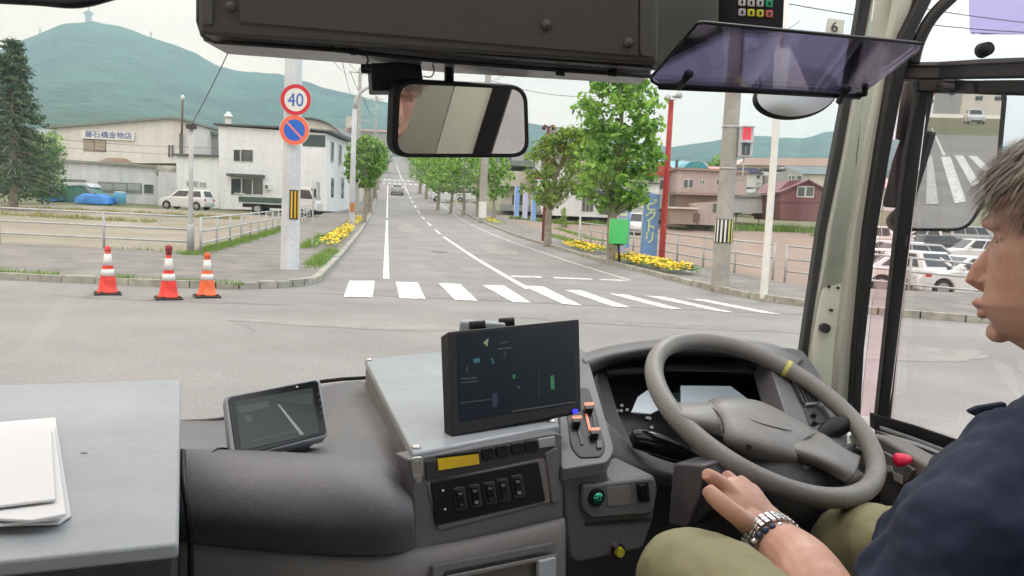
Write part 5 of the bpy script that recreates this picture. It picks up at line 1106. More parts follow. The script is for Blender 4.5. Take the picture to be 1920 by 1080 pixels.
# ---- header above the windscreen
Hd = Pan((372, 60, 1.02), (1225, 112, 1.06), (372, -150, .98))
hp = Hd.poly('header_panel', rpoly([(371, -160), (371, 66), (1236, 124), (1236, -160)], 14), 'header', bus, .10, 0, .006)
Hd.poly('edge_moulding', rpoly([(380, -160), (380, 44), (398, 46), (398, -160)], 3), 'headerl', hp, .003, .003); Hd.poly('inset_panel', rpoly([(448, -160), (448, 42), (1198, 106), (1198, -160)], 8), 'header', hp, .003, .003, .001)
Hd.poly('end_panel', rpoly([(1202, -160), (1200, 104), (1226, 108), (1232, -160)], 10), 'headerl', hp, .004, .0045, .001)
for x, y in ((432, 12), (1024, 46), (1178, 80)):
    c = Hd.pt(x, y, .004); MB().tube([c, c + Hd.n * .004], [.007, .005], 16).build('screw_cap', M['header'], hp, smooth=True)
hb('shadow_gap', [(376, 50, 1.05), (600, 68, 1.05), (900, 98, 1.06), (1225, 124, 1.08)], [9, 9, 11, 9], .02, 'gasket', bus, .001)
M['hlip'] = mat('glossy_grey_header_lip', (.36, .34, .33), .3, col2=(.10, .09, .09), vs=3)
hb('header_lip', [(378, 62, 1.10), (430, 70, 1.10), (620, 84, 1.11), (820, 103, 1.12), (1020, 116, 1.13), (1222, 131, 1.14)], [30, 22, 22, 24, 22, 16], .09, 'hlip', bus, .004)
MB().tube([P(*q) for q in ((372, -40, 1.09), (372, 40, 1.09), (380, 66, 1.09), (402, 78, 1.09), (620, 93, 1.10), (820, 114, 1.11), (1020, 129, 1.12), (1222, 143, 1.13))], .0032, 8).build('header_seal', M['gasket'], bus, smooth=True)
rnd = random.Random(3); b = MB()
for q in range(3): b.tube(catmull([P(600 + q * 8 + i * 22 + rnd.uniform(-6, 6), 91 + i * 2.2 + rnd.uniform(-5, 6), 1.085) for i in range(5)], 5), .0013, 6)
b.build('loose_cable', M['blk'], bus, smooth=True)
for x, y in ((1050, 136), (1147, 137), (1207, 128)): c = P(x, y, 1.11); MB().tube([c - Vector((.006, 0, 0)), c + Vector((.006, 0, .001))], [.004, .006], 10).build('clip', M['blk'], bus)
Hr = Pan((1236, 90, 1.20), (1385, 60, 1.26), (1236, -150, 1.16))
Hr.poly('header_panel', rpoly([(1234, -160), (1234, 134), (1390, 60), (1390, -160)], 5), 'header', bus, .06, 0, .004)
kp = thing('keypad_unit', P(1424, 20, 1.12), 'dark keypad box with coloured square buttons hanging above the sun visor', 'keypad')
Kp = Pan((1378, 45, 1.12), (1470, 54, 1.13), (1378, -60, 1.11)); kb = Kp.poly('housing', rpoly([(1374, -70), (1372, 62), (1468, 66), (1474, -70)], 3), 'blk', kp, .05, 0, .002)
for j, y in enumerate((-22, 4, 23)):
    for i, x in enumerate((1392, 1409, 1426, 1443)):
        col = [[(.5, .5, .5)] * 4, [(.5, .5, .5), (.48, .48, .48), (.45, .45, .46), (.01, .30, .13)], [(.42, .4, .42), (.55, .52, .03), (.55, .52, .03), (.52, .12, .10)]][j][i]
        k_ = 'key%d%d' % (j, i); M[k_] = mat('button_face', col, .5); Kp.poly('button', Kp.rrect(x, y + i * .9, 13, 14, .05), k_, kp, .004, .0035, .0008)
        Kp.poly('button_mark', Kp.rrect(x, y + i * .9, 3.5, 7, .05), 'blk', kp, .001, .0040)
# ---- windscreen, sticker
W0 = [P(-260, 960, 1.99), P(1545, 860, 2.04), P(1655, -140, 1.72), P(-200, -200, 1.66)]
MB().prism(W0, Vector((0, .005, .001))).build('windscreen', M['glassW'], bus)
wn = (W0[1] - W0[0]).cross(W0[3] - W0[0]).normalized()
Ws = Pan((300, 700, 1.955), (1545, 700, 1.985), (1640, -100, 1.72))
st = thing('window_sticker', P(1566, 50, 1.74), 'small pale square sticker marked 6 on the windscreen above the visor', 'sticker')
Ws.poly('sheet', [(1552, 34), (1584, 38), (1580, 68), (1546, 64)], 'pillar', st, .001, .006); Mx = frame(Ws.pt(1565, 51, .008), Ws.pt(1584, 53, .008) - Ws.pt(1550, 50, .008), (0, 0, 1))
v_, f_ = text_mesh('6', .034, Mx, .0008); MB().add(v_, f_).build('numeral', M['dashd'], st)
# wiper at the foot of the glass
MB().tube([P(600, 716, 1.9), P(640, 711, 1.9), P(690, 708, 1.9)], .005, 6).build('wiper', M['blk'], bus, smooth=True)
# ---- right hand pillar
rb('windscreen_gasket', [(1633, -60, 1.80), (1627, 0, 1.82), (1592, 200, 1.88), (1575, 290, 1.9), (1548, 430, 1.92), (1515, 655, 1.97), (1505, 740, 1.99)], [26, 26, 24, 24, 24, 23, 23], .03, 'gasket', bus)
pil = rb('windscreen_pillar', [(1670, -60, 1.80), (1662, 0, 1.80), (1638, 110, 1.84), (1604, 290, 1.88), (1577, 430, 1.90), (1546, 655, 1.94), (1540, 760, 1.95)], [46, 42, 42, 38, 42, 46, 52], .03, 'pillar', bus, .004)
rb('pillar_shaded_side', [(1707, -60, 1.75), (1698, 0, 1.75), (1673, 110, 1.78), (1637, 290, 1.82), (1614, 430, 1.84), (1589, 655, 1.88), (1584, 760, 1.89)], [36, 32, 28, 28, 30, 36, 40], .03, 'pillard', bus, .006)  # pillar's shaded side: shade put into a darker copy of its paint
rb('side_gasket', [(1762, -60, 1.73), (1735, 0, 1.73), (1706, 60, 1.74), (1688, 130, 1.75), (1658, 290, 1.79), (1636, 430, 1.81), (1613, 655, 1.85), (1606, 780, 1.86)], [26, 26, 24, 24, 22, 20, 16, 16], .05, 'gasket', bus)
rb('gasket_bead', [(1682, 130, 1.79), (1653, 290, 1.82), (1631, 430, 1.85), (1606, 655, 1.89)], 2.2, .02, 'pillard', bus, 0)
for x, y, r in ((1555, 538, .0035), (1572, 540, .0035), (1560, 582, .0035), (1549, 616, .0115)):
    c = P(x, y, 1.915); MB().tube([c, c + Vector((0, .03, 0))], r, 20).build('hole_plug', M['dashd'], pil)
# arch of the upper side window
MB().tube(catmull([P(*q) for q in ((1712, 118, 1.76), (1722, 80, 1.75), (1742, 40, 1.74), (1772, 6, 1.73), (1812, -22, 1.72), (1900, -40, 1.66))], 5), .013, 10).build('window_arch', M['gasket'], bus, smooth=True)
MB().prism([P(*q) for q in ((1690, 20, 1.78), (1722, 20, 1.78), (1790, -40, 1.76), (1700, -60, 1.78))], (0, .02, 0)).build('arch_corner', M['gasket'], bus)
hb('window_rail', [(1690, 133, 1.78), (1760, 132, 1.74), (1850, 128, 1.60), (1960, 124, 1.48)], [30, 30, 34, 38], .03, 'dashd', bus); M['railg'] = mat('dull_grey_rail', (.10, .10, .10), .45)
hb('rail_highlight', [(1694, 120, 1.77), (1760, 119, 1.73), (1850, 114, 1.59), (1960, 110, 1.47)], [7, 7, 9, 9], .01, 'railg', bus)
hb('window_frame_top', [(1722, 160, 1.76), (1790, 161, 1.72), (1850, 162, 1.60), (1960, 163, 1.48)], [22, 24, 26, 30], .025, 'gasket', bus); hb('latch', [(1768, 161, 1.69), (1792, 163, 1.68)], 12, .02, 'dashd', bus)
rb('window_bar', [(1740, 160, 1.76), (1716, 290, 1.80), (1697, 430, 1.82), (1672, 655, 1.88), (1658, 790, 1.90)], [30, 30, 27, 25, 26], .025, 'gasket', bus)
MB().tube([P(1692, 440, 1.80), P(1688, 462, 1.80)], .012, 12).build('latch', M['blk'], bus)
hb('window_sill', [(1640, 792, 1.90), (1720, 815, 1.80), (1850, 862, 1.62), (1960, 905, 1.50)], [30, 30, 36, 42], .03, 'blk', bus)
hb('sill_rail', [(1652, 803, 1.88), (1720, 826, 1.78), (1850, 876, 1.60), (1960, 918, 1.48)], [7, 7, 9, 10], .02, 'boxmetal', bus); hb('sill_rail', [(1654, 822, 1.87), (1720, 846, 1.77), (1850, 900, 1.59), (1960, 940, 1.47)], [7, 7, 9, 10], .02, 'pillard', bus)
hb('sill_step', [(1654, 832, 1.86), (1720, 858, 1.76), (1850, 912, 1.58), (1960, 955, 1.46)], [16, 16, 18, 20], .02, 'blk', bus)
MB().prism([P(1640, 806, 1.93), P(1960, 925, 1.53), P(1960, 1500, 1.53), P(1640, 1400, 1.93)], (.02, .02, 0)).build('door_panel', M['dashb'], bus)
# glazing of the side
MB().prism([P(1612, 780, 1.98), P(1672, 790, 1.98), P(1740, 165, 1.84), P(1680, 150, 1.86)], (.003, .003, 0)).build('quarter_glass', M['glassP'], bus)
MB().prism([P(1664, 790, 1.90), P(1960, 910, 1.50), P(1960, 150, 1.48), P(1742, 160, 1.76)], (.003, .003, 0)).build('side_glass', M['glassS'], bus)
# purple blind at the upper side window and its knob
vb = thing('side_blind', P(1850, 30, 1.5), 'purple tinted blind hanging at the top of the driver side window', 'blind')
MB().prism([P(*q) for q in ((1816, -60, 1.52), (1820, 60, 1.52), (1826, 64, 1.52), (1960, 64, 1.42), (1960, -60, 1.42))], (0, .003, 0)).build('sheet', M['visor'], vb); c = P(1841, 95, 1.50); MB().tube([c, c + Vector((0, -.02, 0))], [.014, .012], 18).build('knob', M['blk'], vb, smooth=True)
# dark trim end at the top left of the view
surf('ceiling_trim', [[(-60, -60, 1.3), (60, -60, 1.3), (150, -60, 1.3), (245, -60, 1.3)], [(-60, -5, 1.25), (60, 1, 1.25), (140, 6, 1.25), (225, -8, 1.27)], [(-60, 2, 1.3), (70, 8, 1.3), (160, 12, 1.3), (232, -10, 1.33)]], 'blk', bus, .004)
# ---- dashboard, left part
surf('dashboard_pod', [[(330, 846, 1.02), (450, 848, 1.02), (560, 853, 1.02), (660, 860, 1.02), (726, 872, 1.03), (768, 905, 1.05)],
    [(330, 858, .97), (450, 862, .96), (560, 868, .96), (655, 876, .96), (722, 892, .97), (768, 925, 1.0)],
    [(330, 905, .92), (450, 910, .91), (560, 915, .91), (655, 920, .91), (725, 930, .92), (772, 950, .95)],
    [(330, 965, .90), (450, 975, .895), (560, 982, .895), (655, 984, .90), (728, 982, .91), (774, 978, .94)],
    [(330, 1012, .93), (450, 1026, .93), (560, 1036, .93), (655, 1040, .93), (728, 1038, .94), (776, 1030, .97)]], 'dash', bus, .006)
surf('dashboard_shelf', [[(150, 800, 1.50), (330, 790, 1.50), (420, 782, 1.50), (500, 760, 1.52), (600, 727, 1.56), (680, 717, 1.60), (712, 735, 1.5)],
    [(150, 806, 1.47), (330, 797, 1.47), (430, 796, 1.47), (520, 784, 1.48), (620, 752, 1.48), (690, 745, 1.50), (722, 765, 1.40)],
    [(150, 850, 1.22), (330, 842, 1.22), (440, 846, 1.22), (540, 836, 1.24), (640, 808, 1.26), (705, 800, 1.26), (745, 815, 1.20)],
    [(150, 860, 1.05), (330, 852, 1.05), (450, 856, 1.04), (560, 862, 1.04), (660, 868, 1.04), (735, 880, 1.04), (775, 910, 1.05)]], 'dash', bus, .006)
surf('lower_panel', [[(330, 1014, .95), (450, 1028, .95), (600, 1040, .95), (776, 1032, .98), (920, 1008, 1.03), (1058, 978, 1.10)],
    [(330, 1022, .925), (450, 1036, .925), (600, 1048, .925), (776, 1041, .955), (920, 1017, 1.005), (1058, 986, 1.075)],
    [(330, 1100, .92), (450, 1110, .92), (600, 1115, .92), (776, 1115, .94), (920, 1110, .99), (1058, 1105, 1.06)],
    [(330, 1180, .96), (450, 1190, .96), (600, 1190, .96), (776, 1190, .98), (920, 1190, 1.02), (1058, 1190, 1.09)]], 'dashb', bus, .006)
Lp = Pan((800, 1070, .935), (1040, 1030, 1.04), (800, 1110, .93)); Lp.poly('recess_rim', rpoly([(812, 1062), (1040, 1018), (1046, 1030), (832, 1072), (832, 1110), (812, 1110)], 4), 'dash', bus, .01, .006, .002)
Lp.poly('recess_rim', rpoly([(838, 1080), (1046, 1038), (1048, 1046), (850, 1088), (850, 1130), (838, 1130)], 4), 'dashb', bus, .01, .006, .002)
Lp.poly('catch', rpoly([(1012, 1052), (1044, 1044), (1044, 1110), (1012, 1110)], 4), 'boxmetal', bus, .01, .012, .002)
MB().tube(catmull([P(*q) for q in ((343, 846, .98), (344, 900, .90), (352, 960, .875), (357, 1020, .88), (357, 1110, .88))], 6), .0035, 8).build('black_cable', M['blk'], bus, smooth=True)
# console with the switches
Cn = Pan((770, 880, .965), (1050, 840, 1.10), (770, 1000, .965))
cn = Cn.poly('console', rpoly([(764, 862), (775, 905), (778, 1034), (1056, 980), (1054, 814), (1040, 812)], 5), 'dash', bus, .035, 0, .006)
Cn.poly('upper_strip', rpoly([(798, 866), (1042, 818), (1036, 852), (800, 902)], 3), 'dashd', cn, .003, .003, .001)
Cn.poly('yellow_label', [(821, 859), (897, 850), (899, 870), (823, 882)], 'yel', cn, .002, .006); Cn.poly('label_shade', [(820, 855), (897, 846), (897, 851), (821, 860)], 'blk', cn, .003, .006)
for x in (916, 943, 971, 997): Cn.poly('blank_switch', Cn.rrect(x, 851 - (x - 916) * .17, 23, 22, -.16), 'blk', cn, .004, .006, .001)
Cn.poly('grey_plate', [(1010, 824), (1041, 818), (1042, 836), (1012, 841)], 'boxmetal', cn, .004, .006, .001)
Cn.poly('panel_rim', rpoly([(800, 906), (1024, 858), (1034, 942), (822, 996)], 8), 'dashb', cn, .004, .0025, .0015)
sw = Cn.poly('switch_panel', rpoly([(808, 905), (1010, 866), (1024, 940), (818, 986)], 4), 'blk', cn, .004, .0045, .001)
for x, y in ((864, 935), (892, 930), (920, 925), (945, 919), (972, 912)):
    Cn.poly('switch_bezel', Cn.rrect(x, y, 21, 43, -.14, .15), 'dashd', sw, .003, .006, .0008); Cn.poly('rocker', Cn.rrect(x, y, 13, 34, -.14, .12), 'gloss', sw, .005, .0085, .001)
    Cn.poly('rocker_mark', Cn.rrect(x + 2, y + 12, 7, 5, -.14), 'dashl' if x in (892, 972) else 'dashd', sw, .0008, .0092); Cn.poly('rocker_mark', Cn.rrect(x - 1, y - 9, 7, 4, -.14), 'dashb', sw, .0008, .0092)
for x, y in ((831, 920), (835, 955)): Cn.poly('indicator', Cn.rrect(x, y, 3.5, 3.5), 'white', sw, .001, .0055)
Cn.poly('side_rib', rpoly([(1022, 850), (1046, 838), (1052, 940), (1036, 946)], 6), 'dash', cn, .006, .005, .002)
# centre column with heater levers
Cc = Pan((1062, 860, 1.12), (1145, 850, 1.16), (1090, 680, 1.50))
cc = Cc.poly('centre_column', rpoly([(1048, 670), (1092, 650), (1108, 690), (1152, 842), (1140, 866), (1052, 880), (1050, 800)], 10), 'dash', bus, .02, 0, .008)
lp_ = Cc.poly('lever_panel', rpoly([(1058, 730), (1104, 726), (1136, 838), (1128, 856), (1086, 858), (1070, 836)], 10), 'blk', cc, .003, .002, .001)
Cc.poly('lever_slot', rpoly([(1078, 790), (1082, 790), (1094, 832), (1090, 833)], 1), 'gloss', lp_, .002, .004); Cc.poly('lever_slot', rpoly([(1108, 762), (1112, 762), (1118, 800), (1114, 801)], 1), 'gloss', lp_, .002, .004)
Cc.poly('scale_marks', [(1096, 774), (1101, 773), (1109, 806), (1104, 808)], 'org', lp_, .001, .004)
for x, y in ((1082, 782), (1105, 757), (1116, 804)):
    Cc.poly('lever_knob', Cc.rrect(x, y, 20, 6.5, -.05, .4), 'org', lp_, .006, .012, .001); Cc.poly('lever_stem', Cc.rrect(x, y + 6, 14, 6, -.05, .2), 'blk', lp_, .012, .013)
Cc.poly('small_button', Cc.rrect(1124, 832, 10, 14), 'dashd', lp_, .004, .005, .001)
# lower box with lighter, rocker and yellow knob
Cl = Pan((1070, 920, 1.13), (1235, 905, 1.20), (1070, 1040, 1.13))
cl_ = Cl.poly('lower_box', rpoly([(1050, 870), (1138, 868), (1142, 896), (1150, 902), (1228, 890), (1234, 918), (1224, 978), (1206, 1030), (1078, 1058), (1066, 1040)], 10), 'dash', bus, .14, 0, .006)
Cl.poly('front_step', rpoly([(1092, 908), (1110, 908), (1228, 894), (1233, 916), (1224, 965), (1108, 974), (1092, 955)], 10), 'dash', cl_, .010, .010, .004)
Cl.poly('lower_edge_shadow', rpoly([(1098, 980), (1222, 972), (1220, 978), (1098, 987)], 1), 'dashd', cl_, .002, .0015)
Cl.poly('cover_plate', Cl.rrect(1160, 930, 44, 36, -.08, .1), 'dashb', cl_, .001, .0112, .0005)
rk = Cl.poly('rocker_switch', Cl.rrect(1207, 923, 22, 37, -.1, .15), 'blk', cl_, .004, .013, .001); Cl.poly('rocker', Cl.rrect(1207, 923, 13, 28, -.1, .15), 'gloss', rk, .004, .016, .001)
c = Cl.pt(1117, 932, .010); s_ = MB().tube([c, c + Cl.n * .004], .0135, 24).build('lighter_socket', M['blk'], cl_); MB().tube([c + Cl.n * .003, c + Cl.n * .009], [.0095, .008], 20).build('lighter', mat('green_glint_chrome', (.05, .35, .22), .15, .9), s_, smooth=True)  # green glint put into the lighter's metal colour
c = Cl.pt(1158, 1033, .002); MB().tube([c, c + Cl.n * .003], .0115, 18).build('knob_collar', M['blk'], cl_);  MB().tube([c, c + Cl.n * .009], [.0085, .007], 16).build('yellow_knob', mat('yellow_knob', (.50, .45, .03), .4), cl_); c = Cl.pt(1150, 1020, .002); MB().tube([c, c + Cl.n * .01], .004, 10).build('screw', M['screw'], cl_)
# instrument binnacle
surf('binnacle_hood', [[(1086, 668, 1.85), (1140, 652, 1.9), (1220, 640, 1.93), (1300, 636, 1.95), (1380, 638, 1.95), (1450, 648, 1.93), (1512, 674, 1.88)],
    [(1090, 672, 1.55), (1140, 658, 1.62), (1220, 646, 1.65), (1300, 641, 1.67), (1380, 643, 1.67), (1446, 654, 1.65), (1500, 678, 1.62)],
    [(1098, 688, 1.50), (1144, 670, 1.56), (1222, 657, 1.59), (1300, 653, 1.61), (1380, 656, 1.61), (1436, 668, 1.60), (1484, 696, 1.57)],
    [(1104, 700, 1.56), (1148, 682, 1.66), (1224, 669, 1.72), (1300, 665, 1.76), (1376, 668, 1.75), (1428, 680, 1.70), (1470, 705, 1.64)]], 'dash', bus, .006)
Ib = Pan((1120, 720, 1.62), (1440, 700, 1.80), (1200, 850, 1.50)); Ib.poly('binnacle_back', [(1085, 672), (1140, 660), (1300, 645), (1400, 648), (1480, 680), (1505, 820), (1400, 900), (1230, 900), (1130, 860)], 'dashd', bus, .02, -.04)
cf = Ib.poly('instrument_cluster', rpoly([(1130, 712), (1420, 700), (1470, 800), (1400, 850), (1185, 852), (1145, 790)], 10), 'gloss', bus, .01, 0, .002)
Ib.poly('cluster_bezel', rpoly([(1116, 700), (1136, 696), (1160, 775), (1200, 860), (1186, 870), (1140, 800)], 6), 'dash', cf, .012, .012, .003)
M['glare'] = mat('glowing_cluster_reflection', (.70, .78, .84), .35, var=.04, emit=((.45, .53, .58), .30))  # glowing plates stand in for pale reflections on the cluster glass
Ib.poly('painted_reflection', [(1277, 723), (1370, 724), (1402, 748), (1402, 764), (1277, 762)], 'glare', cf, .003, .004); Ib.poly('painted_reflection', [(1184, 772), (1196, 744), (1222, 726), (1246, 723), (1246, 762), (1220, 775)], 'glare', cf, .003, .004)
Ib.poly('green_display', [(1250, 737), (1275, 736), (1275, 757), (1250, 758)], mat and 'dgr' if 'dgr' in M else 'dgreen', cf, .002, .003)
for x, y in ((1148, 772), (1157, 770), (1166, 760), (1165, 770), (1155, 778), (1176, 768), (1214, 783), (1222, 801), (1218, 784)): Ib.poly('warning_light', Ib.rrect(x, y, 6, 5), 'ppane', cf, .001, .004)
hb('inner_shade', [(1140, 700, 1.60), (1260, 690, 1.66), (1400, 692, 1.68), (1440, 705, 1.66)], [14, 14, 14, 14], .03, 'dashd', bus, .006)
# low cowl left of the column, under the cluster
surf('column_cowl', [[(1130, 790, 1.34), (1200, 850, 1.40), (1300, 880, 1.42), (1420, 880, 1.45)], [(1140, 850, 1.28), (1210, 880, 1.34), (1300, 900, 1.36), (1420, 905, 1.4)], [(1150, 880, 1.30), (1220, 895, 1.36), (1300, 915, 1.4), (1420, 930, 1.45)]], 'dash', bus, .01)
# right vent panel
Vp = Pan((1450, 680, 1.62), (1560, 790, 1.50), (1520, 670, 1.75)); vp = Vp.poly('vent_panel', rpoly([(1436, 664), (1470, 650), (1505, 656), (1530, 690), (1590, 800), (1590, 850), (1510, 880)], 10), 'dash', bus, .05, 0, .006)
vt = Vp.poly('air_vent', rpoly([(1472, 692), (1512, 694), (1542, 748), (1504, 758)], 4), 'blk', vp, .004, .003, .001)
for i in range(6): Vp.poly('vent_slat', [(1478 + i * 6.6, 693), (1481 + i * 6.6, 693), (1510 + i * 6.4, 754 - i), (1507 + i * 6.4, 755 - i)], 'dashd', vt, .006, .008)
Vp.poly('vent_tab', Vp.rrect(1523, 756, 26, 5, -.1, .4), 'dashb', vt, .004, .008, .001); Vp.poly('control_plate', rpoly([(1508, 766), (1545, 760), (1560, 788), (1520, 798)], 3), 'dashd', vp, .003, .003, .001)
for x, y in ((1524, 781), (1526, 796)): c = Vp.pt(x, y, .004); MB().tube([c, c + Vp.n * .008], .005, 14).build('small_knob', M['blk'], vp)
MB().prism([P(*q) for q in ((1545, 730, 1.74), (1575, 745, 1.72), (1612, 812, 1.66), (1590, 850, 1.6), (1550, 800, 1.66))], (0, .02, 0)).build('pillar_foot', M['pillar'], bus)
# steering column shroud and knee bolsters
surf('column_shroud', [[(1300, 840, 1.38), (1370, 850, 1.30), (1440, 860, 1.28), (1540, 850, 1.34), (1600, 830, 1.42)], [(1295, 900, 1.34), (1365, 930, 1.25), (1440, 945, 1.22), (1520, 930, 1.28), (1590, 890, 1.38)], [(1290, 980, 1.34), (1360, 1010, 1.26), (1430, 1030, 1.24), (1500, 1000, 1.3), (1540, 960, 1.4)], [(1300, 1100, 1.4), (1360, 1110, 1.34), (1430, 1110, 1.32), (1480, 1100, 1.36), (1520, 1060, 1.44)]], 'dashd', bus, .01)
Kb = Pan((1255, 880, 1.26), (1315, 880, 1.20), (1260, 980, 1.26)); Kb.poly('knee_bolster', rpoly([(1262, 868), (1318, 872), (1310, 935), (1288, 990), (1252, 984)], 8), 'dash', bus, .05, 0, .008)
Kb.poly('bolster_side', rpoly([(1318, 872), (1334, 900), (1326, 960), (1290, 992), (1308, 935)], 5), 'dashd', bus, .04, -.006, .004)
hb('right_shelf', [(1460, 925, 1.42), (1540, 918, 1.45), (1628, 900, 1.5)], [22, 20, 18], .2, 'dashb', bus, .006)
MB().prism([P(*q) for q in ((1460, 938, 1.44), (1625, 912, 1.52), (1720, 960, 1.45), (1720, 1200, 1.45), (1460, 1200, 1.44))], (0, .02, 0)).build('kick_panel', M['dashd'], bus)
Sd = Pan((1600, 830, 1.62), (1700, 880, 1.40), (1600, 960, 1.62)); sd2 = Sd.poly('side_console', rpoly([(1590, 812), (1650, 820), (1760, 885), (1780, 1180), (1640, 1180), (1590, 905)], 8), 'dashb', bus, .04, 0, .005)
Sd.poly('console_top', rpoly([(1600, 838), (1655, 846), (1712, 880), (1700, 905), (1650, 880), (1602, 868)], 4), 'dashl', sd2, .006, .008, .002); Sd.poly('slot_cover', [(1602, 842), (1640, 850), (1640, 858), (1602, 850)], 'blk', sd2, .002, .010); Sd.poly('white_label', [(1660, 872), (1672, 874), (1674, 884), (1664, 884)], 'white', sd2, .001, .012)
Sd.poly('white_label', [(1674, 884), (1692, 892), (1692, 908), (1676, 900)], 'white', sd2, .001, .012)
c = Sd.pt(1691, 862, .02); MB().tube([c - Sd.n * .015, c - Sd.n * .004, c + Sd.n * .008, c + Sd.n * .013], [.007, .011, .0125, .009], 18).build('red_knob', mat('red_plastic_knob', (.75, .02, .08), .3), sd2, smooth=True)
# ---- steering wheel
WC = P(1431, 770, 1.40); a0, a1 = math.radians(20.4), .46
nW = (Rt * (.888 * .349) + Up * (.888 * .937) - Fw * .46).normalized(); uW = (Rt * math.cos(a0) - Up * math.sin(a0)); uW = (uW - nW * uW.dot(nW)).normalized(); vW = nW.cross(uW)
RW = .2075; RT = .0165
stw = MB(); n, m = 96, 18; vs = []
for i in range(n):
    a = 2 * math.pi * i / n; d = uW * math.cos(a) + vW * math.sin(a)
    for j in range(m):
        b_ = 2 * math.pi * j / m; vs.append(WC + d * (RW + RT * math.cos(b_)) + nW * RT * 1.05 * math.sin(b_))
stw.add(vs, [(i * m + j, ((i + 1) % n) * m + j, ((i + 1) % n) * m + (j + 1) % m, i * m + (j + 1) % m) for i in range(n) for j in range(m)])
sw_ = stw.build('steering_wheel', M['wheel'], bus, smooth=True)
def onW(px, py, off=0):
    r = ray(px, py); t = nW.dot(WC + nW * off - CAM) / nW.dot(r); return CAM + r * t
def wpoly(name, pts, mt, th, off, bevel=.004, rad=10): return MB().prism([onW(x, y, off) for x, y in rpoly(pts, rad)], -nW * th).build(name, M[mt], sw_, bevel=bevel, seg=4)
def wsurf(name, rows, mt): # rows of (px, py, off)
    R_ = [catmull([onW(*q) for q in r], 6) for r in rows]; cols = [catmull([R_[i][j] for i in range(len(R_))], 6) for j in range(len(R_[0]))]; nc, nr = len(cols), len(cols[0])
    o = MB().add([v for c in cols for v in c], [(i * nr + j, (i + 1) * nr + j, (i + 1) * nr + j + 1, i * nr + j + 1) for i in range(nc - 1) for j in range(nr - 1)]).build(name, M[mt], sw_, smooth=True)
    s = o.modifiers.new('s', 'SOLIDIFY'); s.thickness = .006; s.offset = 0; return o
wsurf('left_spoke', [[(1236, 745, -.016), (1262, 757, -.006), (1320, 757, -.002), (1345, 755, -.004)], [(1240, 762, .0), (1275, 768, .012), (1320, 766, .016), (1350, 765, .016)], [(1262, 785, .0), (1290, 788, .014), (1330, 790, .018), (1356, 792, .018)], [(1282, 806, -.014), (1305, 808, -.004), (1335, 812, .0), (1356, 820, .0)]], 'wheel')
wsurf('hub_pad', [[(1322, 760, -.02), (1350, 748, -.016), (1420, 754, -.016), (1480, 782, -.016), (1535, 812, -.02)], [(1332, 768, .010), (1356, 757, .022), (1420, 765, .024), (1475, 790, .022), (1520, 818, .012)], [(1346, 790, .014), (1372, 785, .028), (1425, 795, .030), (1470, 812, .026), (1500, 832, .014)], [(1358, 822, .008), (1385, 826, .021), (1425, 836, .023), (1464, 846, .017), (1492, 856, .008)], [(1362, 845, -.02), (1392, 858, -.016), (1428, 868, -.016), (1466, 874, -.016), (1504, 874, -.02)]], 'wheel')
wsurf('right_spoke', [[(1500, 806, -.012), (1540, 815, -.004), (1580, 842, -.004), (1612, 858, -.012)], [(1484, 822, .010), (1525, 835, .016), (1570, 856, .012), (1608, 872, .0)], [(1474, 838, .012), (1515, 852, .018), (1560, 872, .012), (1600, 890, .0)], [(1468, 852, -.010), (1505, 864, -.002), (1545, 880, -.004), (1585, 905, -.012)]], 'wheel')
MB().tube(catmull([onW(x, y, o_) for x, y, o_ in ((1324, 758, .012), (1342, 770, .023), (1354, 790, .0245), (1356, 812, .016))], 6), .0012, 6).build('pad_seam', M['blk'], sw_, smooth=True)
MB().tube(catmull([onW(x, y, o_) for x, y, o_ in ((1362, 763, .0265), (1385, 778, .031), (1430, 795, .0335), (1484, 808, .030))], 6), .0009, 6).build('pad_seam', M['dashd'], sw_, smooth=True)
MB().tube(catmull([onW(x, y, o_) for x, y, o_ in ((1484, 826, .018), (1473, 834, .022), (1472, 846, .012))], 6), .0009, 6).build('pad_seam', M['dashd'], sw_, smooth=True)
MB().tube([onW(1404, 839, .018), onW(1404, 839, .028)], .0045, 12).build('pad_slot', M['blk'], sw_)
# yellow tape at the top of the rim
aT = None; best = 9
for i in range(720):
    a = 2 * math.pi * i / 720; p = WC + (uW * math.cos(a) + vW * math.sin(a)) * RW; q = p - CAM; pz = q.dot(Fw); sx, sy = 960 + F * q.dot(Rt) / pz, 540 - F * q.dot(Up) / pz; d = math.hypot(sx - 1481, sy - 679)
    if aT is None or d < best: best, aT = d, a
b = MB(); vs = []
for i in range(4):
    a = aT - .022 + .044 * i / 3; d = uW * math.cos(a) + vW * math.sin(a)
    for j in range(m): b_ = 2 * math.pi * j / m; vs.append(WC + d * (RW + RT * 1.05 * math.cos(b_)) + nW * RT * 1.1 * math.sin(b_))
b.add(vs, [(i * m + j, (i + 1) * m + j, (i + 1) * m + (j + 1) % m, i * m + (j + 1) % m) for i in range(3) for j in range(m)]).build('yellow_tape', mat('yellow_tape', (.52, .50, .12), .5), sw_, smooth=True)
# stalks
MB().tube(catmull([P(*q) for q in ((1182, 822, 1.36), (1190, 822, 1.36), (1225, 830, 1.355), (1265, 845, 1.35), (1300, 858, 1.34), (1336, 876, 1.33))], 5), catmull([.008, .017, .0195, .0165, .009, .006], 5), 16).build('indicator_stalk', M['gloss'], bus, smooth=True)
MB().tube(catmull([P(*q) for q in ((1440, 850, 1.38), (1520, 826, 1.42), (1555, 806, 1.45), (1580, 796, 1.47), (1592, 792, 1.48))], 5), catmull([.006, .007, .0165, .0175, .011], 5), 16).build('wiper_stalk', M['blk'], bus, smooth=True)

